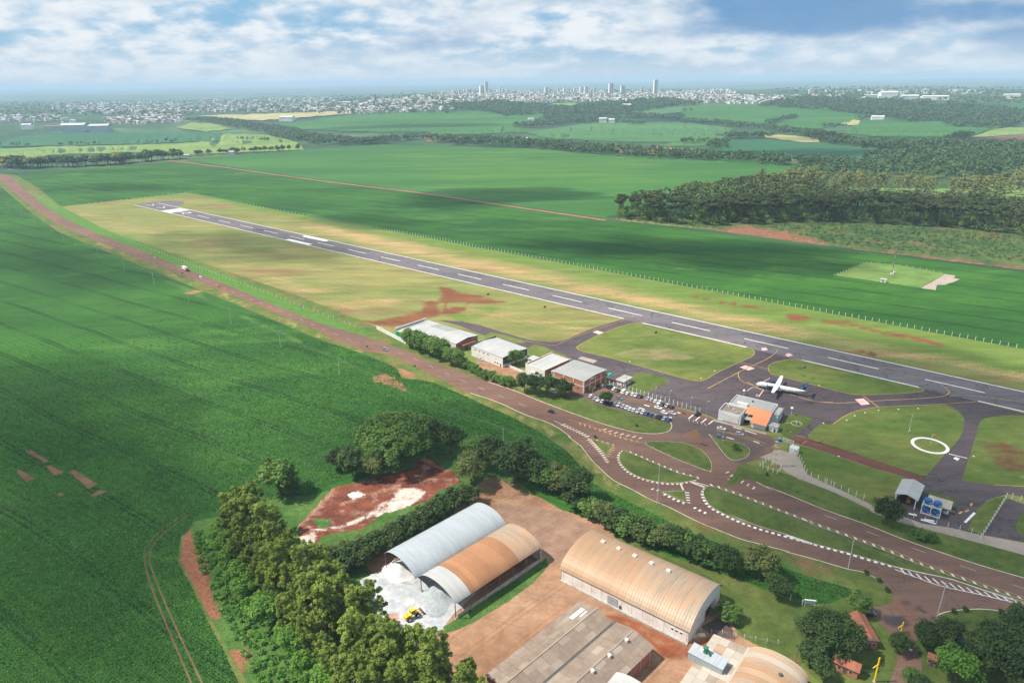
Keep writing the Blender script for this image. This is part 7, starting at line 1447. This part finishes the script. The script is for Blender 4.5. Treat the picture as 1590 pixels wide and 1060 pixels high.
# ------------------------------------------------------------------ the nearest soy plants, row by row
m_leaf('leaf_soy', (.030, .105, .017), (.095, .235, .032), .3, 0)
def soy_plants(n):
    w = [(q.x, q.y) for q in (G(*p) for p in lf)]; ca, sa = math.cos(R(-33)), math.sin(R(-33)); C_, V_ = [], []
    bl = [[(q.x, q.y) for q in (G(*p) for p in pp)] for pp in ([(300, 800), (345, 790), (480, 765), (560, 735), (690, 690), (770, 720), (900, 790), (1000, 845), (1250, 935), (700, 1180), (340, 1180), (385, 1060), (322, 950), (278, 870)],)]
    while len(C_) < n:
        d = 140 + 460 * RNG.random(); az = RNG.uniform(-.95, .62)
        if RNG.random() < sst(190, 600, d): continue
        q = (d * math.sin(az), d * math.cos(az))
        if any(inside(q, g_) for g_ in GAPS) or (q[0] < -90 and d < 260 and any(seg_d(q, (a.x, a.y), (b_.x, b_.y)) < .7 for tr_ in TRACKS for a, b_ in zip(tr_, tr_[1:]))): continue
        x, y = q
        u, v = x * ca + y * sa, -x * sa + y * ca; v = round(v / .9) * .9 + RNG.normal() * .10
        x, y = u * ca - v * sa, u * sa + v * ca
        if not inside((x, y), w) or inside((x, y), bl[0]): continue
        if RNG.random() < .5 and mnoise.noise(Vector((x / 22, y / 22, 3))) > .42: continue
        C_.append((x, y, .12 + .2 * RNG.random())); V_.append(.45 + .5 * mnoise.noise(Vector((x / 45, y / 45, 1))) + .35 * mnoise.noise(Vector((x / 6, y / 6, 5))) + RNG.uniform(-.25, .25))
    C_ = np.array(C_); N_ = RNG.normal(size=C_.shape) * .55 + np.array([0, 0, 1.0]); N_ /= np.linalg.norm(N_, axis=1, keepdims=True); dist = np.hypot(C_[:, 0], C_[:, 1])
    o = link('soy_plants', quads_mesh('soy_plants', C_, N_, (.34 + dist / 1300) * RNG.uniform(.7, 1.3, len(C_)), np.clip(np.array(V_), 0, 1), 'leaf_soy')); tag(o, 'leafy green soy plants standing in rows on the dark left field', 'crop', kind='stuff')
soy_plants(170000)
# ------------------------------------------------------------------ woods and belts
def in_poly_pts(poly, n):
    """n spots spread evenly over the ground inside a photo outline"""
    w = [G(*p) for p in poly]; wp = [(q.x, q.y) for q in w]; xs = [q[0] for q in wp]; ys = [q[1] for q in wp]; out = []
    while len(out) < n:
        x, y = RNG.uniform(min(xs), max(xs)), RNG.uniform(min(ys), max(ys))
        if inside((x, y), wp): out.append(Vector((x, y, terr(x, y))))
    return out
def stuff_trees(name, label, spots, leafmat, base_n=22, leaf=2.2, kind='round', group=None):
    """many far trees as one mass: spots = (position, height, crown radius)"""
    Ps, Ns, Ss, Vs = [], [], [], []
    for (p, h, r) in spots:
        k = base_n; d = RNG.normal(size=(k, 3)); d /= np.linalg.norm(d, axis=1, keepdims=True); d[:, 2] = np.where(d[:, 2] < -.4, -d[:, 2], d[:, 2])
        q = RNG.uniform(.55, 1, (k, 1)); zb = h * .12 if kind == 'round' else h * .62
        c = np.array([p.x, p.y, p.z + (h + zb) / 2]) + d * q * np.array([r, r, (h - zb) / 2])
        Ps.append(c); N_ = d + RNG.normal(size=d.shape) * .5 + np.array([0, 0, .5]); Ns.append(N_ / np.linalg.norm(N_, axis=1, keepdims=True)); Ss.append(leaf * (r / 5) * RNG.uniform(.7, 1.3, k)); Vs.append(np.clip(RNG.random() * .7 + RNG.random(k) * .3, 0, 1))
    o = link(name, quads_mesh(name, np.concatenate(Ps), np.concatenate(Ns), np.concatenate(Ss), np.concatenate(Vs), leafmat))
    return tag(o, label, 'trees', group, kind='stuff')
wood = Z('L', [(75, 236), (200, 250), (330, 262), (480, 262), (600, 256), (760, 250), (1000, 255), (1250, 268), (1450, 285), (1590, 300), (1680, 310), (1680, 235), (1400, 208), (1100, 195), (900, 172), (640, 122), (340, 166), (100, 214)])
front = Z('L', [(75, 236), (200, 250), (330, 262), (480, 262), (600, 256), (760, 250), (1000, 255), (1250, 268), (1450, 285), (1590, 300), (1680, 310)]); fw = [G(*p) for p in front]
spots = in_poly_pts(wood, 1000)
def fdist(q): return min(seg_d((q.x, q.y), (a.x, a.y), (b_.x, b_.y)) for a, b_ in zip(fw, fw[1:]))
spots.sort(key=fdist)
for q in spots[:285]: tree('arauc', 0, 0, RNG.uniform(1.2, 1.6), 'tall flat-crowned araucaria at the front of the dark wood', 'araucarias of the dark wood', loc=q)
stuff_trees('pine_wood', 'dense dark araucaria wood behind its front rows', [(q, RNG.uniform(21, 28), RNG.uniform(5, 7.5)) for q in spots[285:]], 'leaf_pine', 30, 2.0, 'top')
und = sorted(in_poly_pts(wood, 900), key=fdist)[:420]; stuff_trees('undergrowth', 'green undergrowth between the trunks of the dark wood', [(q, RNG.uniform(6, 17), RNG.uniform(3, 5)) for q in und], 'leaf_round', 50, 1.6)
for q in in_poly_pts(Z('K', [(250, 612), (420, 590), (560, 575), (800, 600), (1000, 612), (1200, 632), (1430, 610), (1590, 575), (1590, 640), (1400, 660), (1200, 648), (900, 632), (600, 615), (450, 620)]), 110): tree('pale', 0, 0, RNG.uniform(1.0, 1.5), 'pale olive eucalyptus in the sunlit rows behind the dark wood', 'pale eucalyptus rows', loc=q)
scr = in_poly_pts(Z('L', [(620, 258), (760, 256), (1000, 258), (1250, 272), (1590, 305), (1660, 320), (1660, 400), (1590, 395), (1300, 372), (1050, 350), (880, 325), (740, 290)]), 900)
stuff_trees('scrub', 'low dark scrub covering the felled clearing', [(q, RNG.uniform(1.2, 3.2), RNG.uniform(1.2, 2.6)) for q in scr], 'leaf_far', 16, 2.4)
gw_ = in_poly_pts([(300, 830), (345, 805), (420, 860), (560, 990), (620, 1080), (450, 1150), (400, 1060), (350, 960), (312, 890)], 800)
stuff_trees('undergrowth', 'bright green weeds and low scrub at the foot of the eucalyptus grove', [(q, RNG.uniform(.5, 1.9), RNG.uniform(.5, 1.4)) for q in gw_], 'leaf_weed', 34, 2.6)
back = in_poly_pts(Z('K', [(480, 560), (560, 525), (720, 495), (1000, 440), (1300, 425), (1660, 415), (1660, 560), (1400, 570), (1000, 560), (700, 565)]), 750)
far_spots = [(q, RNG.uniform(13, 20), RNG.uniform(5, 8)) for q in back]; belt = []
def add_belt(k, pts, width, gap, h=(8, 14), r=(4, 6.5)):
    w = [G(*p) for p in Z(k, pts)]
    for a, b_ in zip(w, w[1:]):
        n = max(1, int((b_ - a).length * max(1, width / 14) / gap)); d = (b_ - a).normalized() if (b_ - a).length else Vector((1, 0, 0)); nr = Vector((-d.y, d.x, 0))
        for i in range(n):
            q = a.lerp(b_, RNG.random()) + nr * RNG.uniform(-.5, .5) * width; q.z = terr(q.x, q.y); belt.append((q, 1.25 * RNG.uniform(*h), RNG.uniform(*r)))
add_belt('I', [(0, 505), (100, 512), (250, 510), (340, 505), (460, 500), (560, 492), (680, 480), (840, 468)], 40, 9, (14, 20), (7, 10)); add_belt('I', [(900, 455), (1000, 448), (1100, 445), (1250, 436), (1400, 428)], 24, 10, (9, 13), (4.5, 7))
add_belt('I', [(0, 412), (150, 415), (350, 408), (480, 406)], 14, 16); add_belt('I', [(640, 402), (830, 398)], 16, 16, (10, 16)); add_belt('I', [(1080, 385), (1250, 390)], 12, 14)
add_belt('I', [(920, 290), (1100, 312), (1300, 340), (1400, 375), (1590, 400)], 130, 13, (9, 15), (5, 8)); add_belt('J', [(0, 398), (150, 398), (300, 378), (450, 378), (600, 392)], 90, 13, (9, 15), (5, 8))
add_belt('J', [(480, 400), (600, 388), (700, 395), (850, 405), (1000, 415), (1150, 432), (1300, 442), (1450, 456), (1590, 462)], 130, 12, (9, 16), (5, 8)); add_belt('K', [(0, 462), (150, 470), (350, 480), (550, 490), (750, 495)], 110, 12, (9, 15), (5, 8))
add_belt('J', [(810, 322), (900, 318), (1000, 302), (1100, 290), (1200, 285)], 120, 14, (10, 16), (6, 9)); add_belt('J', [(1240, 300), (1320, 300), (1400, 312)], 50, 14, (9, 14), (5, 8)); add_belt('J', [(580, 215), (700, 228), (860, 240), (960, 262), (1100, 262), (1250, 240), (1400, 215), (1590, 205)], 420, 20, (10, 16), (7, 11)); add_belt('J', [(1300, 270), (1400, 275), (1590, 280)], 110, 16, (9, 14), (6, 9))
add_belt('K', [(0, 298), (150, 305), (300, 322), (420, 332), (600, 358), (720, 395), (850, 410), (1000, 412)], 90, 13, (9, 15), (5, 9)); add_belt('K', [(385, 308), (460, 290), (530, 275)], 50, 13, (9, 13), (5, 8)); add_belt('K', [(200, 372), (300, 372), (380, 368)], 70, 9, (10, 15), (5, 8)); add_belt('K', [(0, 395), (100, 400), (170, 398), (160, 425)], 50, 11); add_belt('K', [(640, 320), (760, 325)], 60, 13)
add_belt('K', [(460, 205), (700, 215), (1000, 235), (1200, 258), (1400, 280), (1650, 295)], 620, 22, (10, 17), (7, 11)); add_belt('K', [(1220, 402), (1280, 378), (1320, 360)], 40, 12); add_belt('K', [(800, 282), (870, 285)], 50, 10); add_belt('K', [(0, 250), (50, 250)], 60, 13); add_belt('K', [(900, 440), (1100, 415), (1300, 418), (1650, 425)], 90, 12, (12, 18), (6, 9)); add_belt('K', [(-20, 208), (100, 208)], 60, 16)
belt.sort(key=lambda s: s[0].length - (600 if s[0].x < -350 else 0))
for (q, h, r) in belt[:230]:
    fl = RNG.random() < .16 and q.x < -400
    tree('farflower' if fl else 'far', 0, 0, (r / 5.5, r / 5.5, h / 12), 'yellow-flowering tree in the distant belt beside the highway' if fl else 'dark green tree of the distant belts beyond the soy fields', 'flowering trees of the distant belt' if fl else 'trees of the distant belts', loc=q)
stuff_trees('distant_woods', 'dark tree belts and woods between the distant fields', belt[230:] + far_spots, 'leaf_far', 20, 3.0)

# ------------------------------------------------------------------ distant town
for nm, c in dict(house_white=(.66, .65, .62), house_cream=(.66, .60, .50), house_grey=(.40, .41, .42)).items(): m_plain(nm, c, .85, .2, var=.1, scale=.05, rnd=.32)
m_plain('roof_red_far', (.32, .14, .09), .9, .2, var=.15, scale=.05, rnd=.2); m_plain('roof_pale_far', (.58, .57, .55), .8, .2, var=.1, scale=.05, rnd=.2)
def house_me(w, d, h, rh, wm, rm):
    mb = MB().box((0, 0, h / 2 - 5), (w, d, h + 10)); nf = len(mb.f)
    mb.poly([(-w * .55, -d * .55, h), (w * .55, -d * .55, h), (w * .55, 0, h + rh), (-w * .55, 0, h + rh)]); mb.poly([(w * .55, d * .55, h), (-w * .55, d * .55, h), (-w * .55, 0, h + rh), (w * .55, 0, h + rh)]); mb.poly([(w * .55, -d * .55, h), (w * .55, d * .55, h), (w * .55, 0, h + rh)]); mb.poly([(-w * .55, d * .55, h), (-w * .55, -d * .55, h), (-w * .55, 0, h + rh)])
    me = mb.mesh('house', wm); me.materials.append(MATS[rm]); me.polygons.foreach_set('material_index', [0] * nf + [1] * 4); return me
HM = [house_me(11, 9, 4, 2, 'house_white', 'roof_red_far'), house_me(13, 10, 4.5, 1.5, 'house_white', 'roof_pale_far'), house_me(10, 10, 5, 1.8, 'house_cream', 'roof_red_far'), house_me(16, 11, 6, 1.2, 'house_white', 'roof_pale_far'), house_me(14, 12, 9, .8, 'house_cream', 'roof_pale_far'), house_me(24, 14, 7, 2, 'house_grey', 'roof_pale_far')]
ZONES = [('I', [(0, 262), (250, 268), (350, 285), (150, 300), (0, 300)], 60), ('I', [(480, 285), (700, 262), (860, 265), (850, 298), (650, 305), (500, 300)], 130), ('I', [(230, 225), (450, 200), (900, 205), (900, 255), (500, 262), (280, 255)], 330), ('I', [(900, 190), (1590, 160), (1590, 225), (1200, 245), (920, 255)], 330), ('I', [(1190, 240), (1590, 225), (1590, 245), (1200, 252)], 90), ('J', [(0, 215), (150, 190), (420, 170), (560, 175), (560, 235), (300, 250), (0, 262)], 420),
         ('J', [(420, 168), (600, 150), (960, 148), (1300, 140), (1590, 140), (1590, 195), (1250, 200), (900, 205), (740, 212), (560, 195)], 900), ('K', [(0, 140), (200, 135), (250, 165), (200, 205), (0, 212)], 220), ('K', [(200, 170), (450, 178), (750, 172), (740, 188), (500, 210), (200, 212)], 260), ('K', [(250, 125), (430, 122), (430, 138), (260, 140)], 40), ('K', [(600, 150), (1000, 150), (1400, 150), (1400, 165), (800, 165)], 60), ('K', [(680, 125), (740, 125), (740, 138), (680, 138)], 20)]
hs = []
for k, poly, n in ZONES:
    zp = Z(k, poly); xs = [p[0] for p in zp]; ys = [p[1] for p in zp]; c = 0; n = int(n * 1.5)
    while c < n:
        x, y = RNG.uniform(min(xs), max(xs)), RNG.uniform(min(ys), max(ys))
        if inside((x, y), zp):
            c += 1; g = G(x, y)
            if g.length < 9000: hs.append((g, int(RNG.choice(6, p=[.22, .25, .15, .2, .1, .08])), RNG.uniform(0, 3.14), RNG.uniform(.8, 1.35)))
hs.sort(key=lambda s: s[0].length / (1.12 if s[1] == 5 else 1))
lab6 = ['small white house with red roof in the distant town', 'small white house with pale roof in the distant town', 'small cream house with red roof in the distant town', 'white two-storey house in the distant town', 'cream block of flats in the distant town', 'long grey hall in the distant town']
for (g, i, a, s) in hs[:260]:
    o = link('house', HM[i]); o.location = g; o.rotation_euler.z = a; o.scale = (s, s, s); tag(o, lab6[i], 'house', 'houses of the distant town: ' + str(lab6[i].split(' in ')[0]))
vs, fs_, mi = [], [], []
for (g, i, a, s) in hs[260:]:
    me = HM[i]; n0 = len(vs); ca, sa = math.cos(a) * s, math.sin(a) * s
    for v in me.vertices: vs.append((g.x + v.co.x * ca - v.co.y * sa, g.y + v.co.x * sa + v.co.y * ca, g.z + v.co.z * s))
    for p in me.polygons: fs_.append(tuple(n0 + q for q in p.vertices)); mi.append(p.material_index if i in (0, 2) else (1 if False else 0))
me = bpy.data.meshes.new('town_houses'); me.from_pydata(vs, [], fs_); me.update(); me.materials.append(MATS['house_white']); me.materials.append(MATS['roof_red_far']); me.polygons.foreach_set('material_index', mi)
tag(link('town_houses', me), 'mass of small pale houses of the distant town', 'town', kind='stuff')
tt = [(g + Vector((RNG.uniform(-40, 40), RNG.uniform(-40, 40), 0)), RNG.uniform(7, 13), RNG.uniform(5, 9)) for (g, i, a, s) in hs[::2]]
extra = []
for k, poly, n in (('I', [(0, 215), (200, 205), (500, 195), (900, 195), (900, 260), (300, 268), (0, 262)], 500), ('I', [(900, 185), (1590, 165), (1590, 235), (900, 260)], 300), ('J', [(0, 190), (560, 165), (560, 240), (0, 258)], 200), ('K', [(430, 140), (800, 125), (1590, 125), (1590, 205), (800, 215), (500, 200)], 700), ('J', [(1200, 135), (1590, 120), (1590, 150), (1200, 160)], 120)):
    zp = Z(k, poly); xs = [p[0] for p in zp]; ys = [p[1] for p in zp]
    for _ in range(n):
        x, y = RNG.uniform(min(xs), max(xs)), RNG.uniform(min(ys), max(ys)); g = G(x, y)
        if g.length < 9000: extra.append((g, RNG.uniform(9, 15), RNG.uniform(7, 12)))
stuff_trees('town_trees', 'dark trees scattered between the houses of the distant town', tt + extra, 'leaf_far', 12, 4.0)
def tower(k, x, top, base, wpx, label, mat='house_white', n=2):
    b_ = Z(k, (x, base)); g = G(*b_); h = min(95, rise(*b_, Z(k, (x, top))[1])); d = math.hypot(g.x, g.y); w = max(10, wpx / 3 / F * d)
    o = thing('apartment_tower', label, 'tower block', g, math.atan2(-g.x, g.y) + .3)
    MB().box((0, 0, h / 2 - 3), (w, w * .8, h + 6)).build('shaft', mat, o); MB().box((0, 0, h + 1.5), (w * .5, w * .4, 3)).build('lift_house', 'house_grey', o)
    for j in range(n): MB().box(((j - (n - 1) / 2) * w * .8 / n, -w * .4, h / 2), (w * .22, .8, h * .92)).build('balcony_stack', 'house_grey', o)
for i, a in enumerate(((655, 130, 168, 20), (676, 113, 162, 14), (955, 136, 168, 14), (970, 138, 168, 10), (1118, 135, 166, 14), (1140, 133, 166, 14), (1255, 120, 170, 20), (1310, 130, 166, 18), (1462, 93, 172, 17), (1087, 140, 165, 10), (588, 145, 170, 10), (575, 146, 170, 8), (740, 138, 165, 8), (1040, 138, 165, 9), (1180, 138, 165, 8), (1400, 136, 166, 9), (1010, 140, 166, 9), (550, 150, 172, 9))):
    lab = ['slim pale tower block left of the highest pair', 'high pale tower block of the left downtown pair', 'narrow tower block in the middle of downtown', 'narrowest tower block beside its twin downtown', 'left one of two equal pale towers', 'right one of two equal pale towers', 'broad bright white tower block downtown', 'shorter broad white tower right of the broadest one', 'tallest lone tower of the town skyline', 'small tower before the two equal towers'][i] if i < 10 else 'low grey-white tower block on the town skyline'
    tower('J', *a, lab, 'house_white')
    if i >= 10: pass
for o in [o for o in COL.objects if o.get('label') == 'low grey-white tower block on the town skyline']: o['group'] = 'low skyline towers'
tower('K', 598, 146, 166, 20, 'lone white block above the right edge of town')
def long_shed(k, x0, x1, y, hpx, label, mat='house_white', roof='roof_pale_far', n=1):
    a, b_ = G(*Z(k, (x0, y))), G(*Z(k, (x1, y))); d = b_ - a; L = d.length; h = max(4, hpx / 3 / F * a.length); W = min(L * .6, 45)
    o = thing('long_shed', label, 'shed', a, math.atan2(d.y, d.x)); MB().box((L / 2, W / 2, h / 2 - 2), (L, W, h + 4)).build('wall', mat, o)
    mb = MB(); mb.poly([(-1, -1, h), (L + 1, -1, h), (L + 1, W / 2, h * 1.25), (-1, W / 2, h * 1.25)]); mb.poly([(L + 1, W + 1, h), (-1, W + 1, h), (-1, W / 2, h * 1.25), (L + 1, W / 2, h * 1.25)]); mb.build('roof', roof, o)
    return o
for a in (('K', 850, 915, 182, 7, 'long low white factory hall at the far right of town'), ('K', 922, 1000, 187, 20, 'tallest white factory hall at the far right of town'), ('K', 1020, 1100, 192, 12, 'grey-white factory hall right of the tallest hall'), ('K', 1115, 1240, 195, 12, 'longest white factory hall on the far right'), ('K', 1495, 1572, 188, 12, 'lone white hall at the far right fields'), ('K', 880, 938, 288, 12, 'farm shed with pale roof on the far rise'), ('J', 1200, 1235, 303, 18, 'white farmhouse block at the upper edge of the light field'), ('J', 1245, 1272, 303, 14, 'lower white farmhouse beside the farmhouse block'), ('J', 868, 895, 292, 8, 'pale hut at the upper river trees'), ('J', 835, 868, 383, 9, 'pale farmhouse inside the river trees'), ('J', 1310, 1348, 234, 14, 'beige block beside the small field under the tallest tower'), ('I', 1300, 1360, 292, 14, 'grey hangar-like hall at the straw strip'), ('I', 355, 378, 505, 10, 'red-roofed cottage behind the highway trees'), ('I', 550, 580, 492, 14, 'white cottage among the yellow-flowering trees'), ('I', 1060, 1088, 448, 10, 'pale cottage at the end of the tree belt'), ('I', 845, 880, 460, 6, 'tiny pale hut where the dirt track begins'), ('I', 100, 145, 330, 14, 'white domed hall at the far left fields')): long_shed(*a)
for i, x in enumerate((1450, 1490, 1530, 1570)): long_shed('J', x, x + 30, 445 + (i % 2) * 4, 9, ['red-roofed barn of the riverside farm, farthest from the river bend', 'low red-roofed barn of the riverside farm with open yard', 'longest pale barn of the riverside farm', 'red-roofed house of the riverside farm'][i], 'house_cream', 'roof_red_far' if i != 2 else 'roof_pale_far')
m_plain('silo_steel', (.34, .42, .48), .5, .5, var=.1, scale=.1)
for a in (('I', 205, 290, 332, 10, 'low red-brown storage hall left of the grain silos'), ('I', 285, 395, 342, 22, 'big silver grain hall with arched roof'), ('I', 415, 505, 342, 20, 'long silver-blue grain hall right of the tower')): long_shed(*a, mat='silo_steel', roof='roof_pale_far' if a[1] > 250 else 'roof_red_far')
for i, (x, top, r) in enumerate(((300, 298, 6), (345, 288, 8), (355, 290, 8), (398, 305, 6), (405, 310, 6))):
    b_ = Z('I', (x, 338)); g = G(*b_); h = rise(*b_, Z('I', (x, top))[1]); o = thing('grain_silo', ['short round grain silo at the left hall', 'tallest blue grain silo', 'second tall blue grain silo', 'slim grain silo between the silver halls', 'slim second grain silo between the silver halls'][i], 'silo', g, 0)
    MB().tube([(0, 0, -2), (0, 0, h)], r, 16).build('drum', 'silo_steel', o); MB().tube([(0, 0, h), (0, 0, h + r * .5)], [r * 1.03, r * .1], 16).build('cone_roof', 'silo_steel', o)
for L_ in TP.values():
    for o in L_: strew(o)
# ------------------------------------------------------------------ air: haze and the clouds whose shade lies on the fields
m, t = new_mat('haze_air')
pv = t('ShaderNodeVolumePrincipled', {'Color': (.58, .81, 1.0, 1), 'Density': .000085, 'Anisotropy': .0})
t('ShaderNodeOutputMaterial', {'Volume': pv.outputs[0]})
hz = MB().box((0, 0, 0), (88000, 88000, 1), 0)
HZ0, HZ1 = -110.0, 206.0
hz.v = [(x, y, HZ0 if z < 0 else HZ1) for x, y, z in hz.v]
tag(hz.build('haze', 'haze_air'), 'pale blue haze thickening towards the horizon', 'haze', kind='stuff')

m, t = new_mat('cloud_vapour')
pv = t('ShaderNodeVolumePrincipled', {'Color': (.98, .98, .98, 1), 'Density': .012, 'Anisotropy': .2})
t('ShaderNodeOutputMaterial', {'Volume': pv.outputs[0]})
def cloud(px, py, rx, ry, rz=0.0, thick=1.0, seed=0, alt=760):
    """a small cumulus placed up-sun of the ground point it shades"""
    g = G(px, py); c = g + S * ((alt - g.z) / S.z)
    bm = bmesh.new(); bmesh.ops.create_icosphere(bm, subdivisions=4, radius=1)
    for v in bm.verts:
        p = v.co.copy(); k = 1 + .55 * mnoise.fractal(p * 1.7 + Vector((seed * 3.7, seed, 0)), 1.0, 2.0, 4)
        q = Vector((p.x * rx * k, p.y * ry * k, p.z * 70 * thick * (k if p.z > 0 else .5)))
        v.co = q
    me = bpy.data.meshes.new('cloud'); bm.to_mesh(me); bm.free(); me.materials.append(MATS['cloud_vapour'])
    o = link('cloud', me); o.location = c; o.rotation_euler.z = rz
    return tag(o, 'drifting white cumulus cloud whose shade falls on the fields', 'cloud', 'clouds over the airfield', kind='stuff')
CLOUDS = [(130, 405, 170, 70, R(-35), .45), (390, 382, 140, 60, R(-30), .6), (760, 305, 170, 85, R(10), 1.1), (560, 345, 90, 50, R(-20), .55), (1080, 392, 170, 70, R(-25), .9), (900, 385, 100, 45, R(-25), .6), (1330, 335, 260, 60, R(-10), .35), (1430, 572, 110, 45, R(-40), .6),
          (1470, 640, 150, 80, R(-40), .4), (1370, 790, 110, 75, R(-40), .4), (1120, 730, 100, 45, R(-35), .32), (1560, 930, 120, 80, R(-40), .55), (720, 690, 80, 45, R(-20), .4), (40, 640, 130, 60, R(-35), .6), (110, 800, 110, 55, R(-35), .55), (20, 950, 80, 45, R(-35), .4),
          (1440, 215, 400, 160, 0, .9), (620, 197, 420, 90, R(10), .8), (1260, 238, 220, 90, 0, .8), (180, 290, 120, 50, 0, .5)]
for i, c in enumerate(CLOUDS): cloud(*c, seed=i)
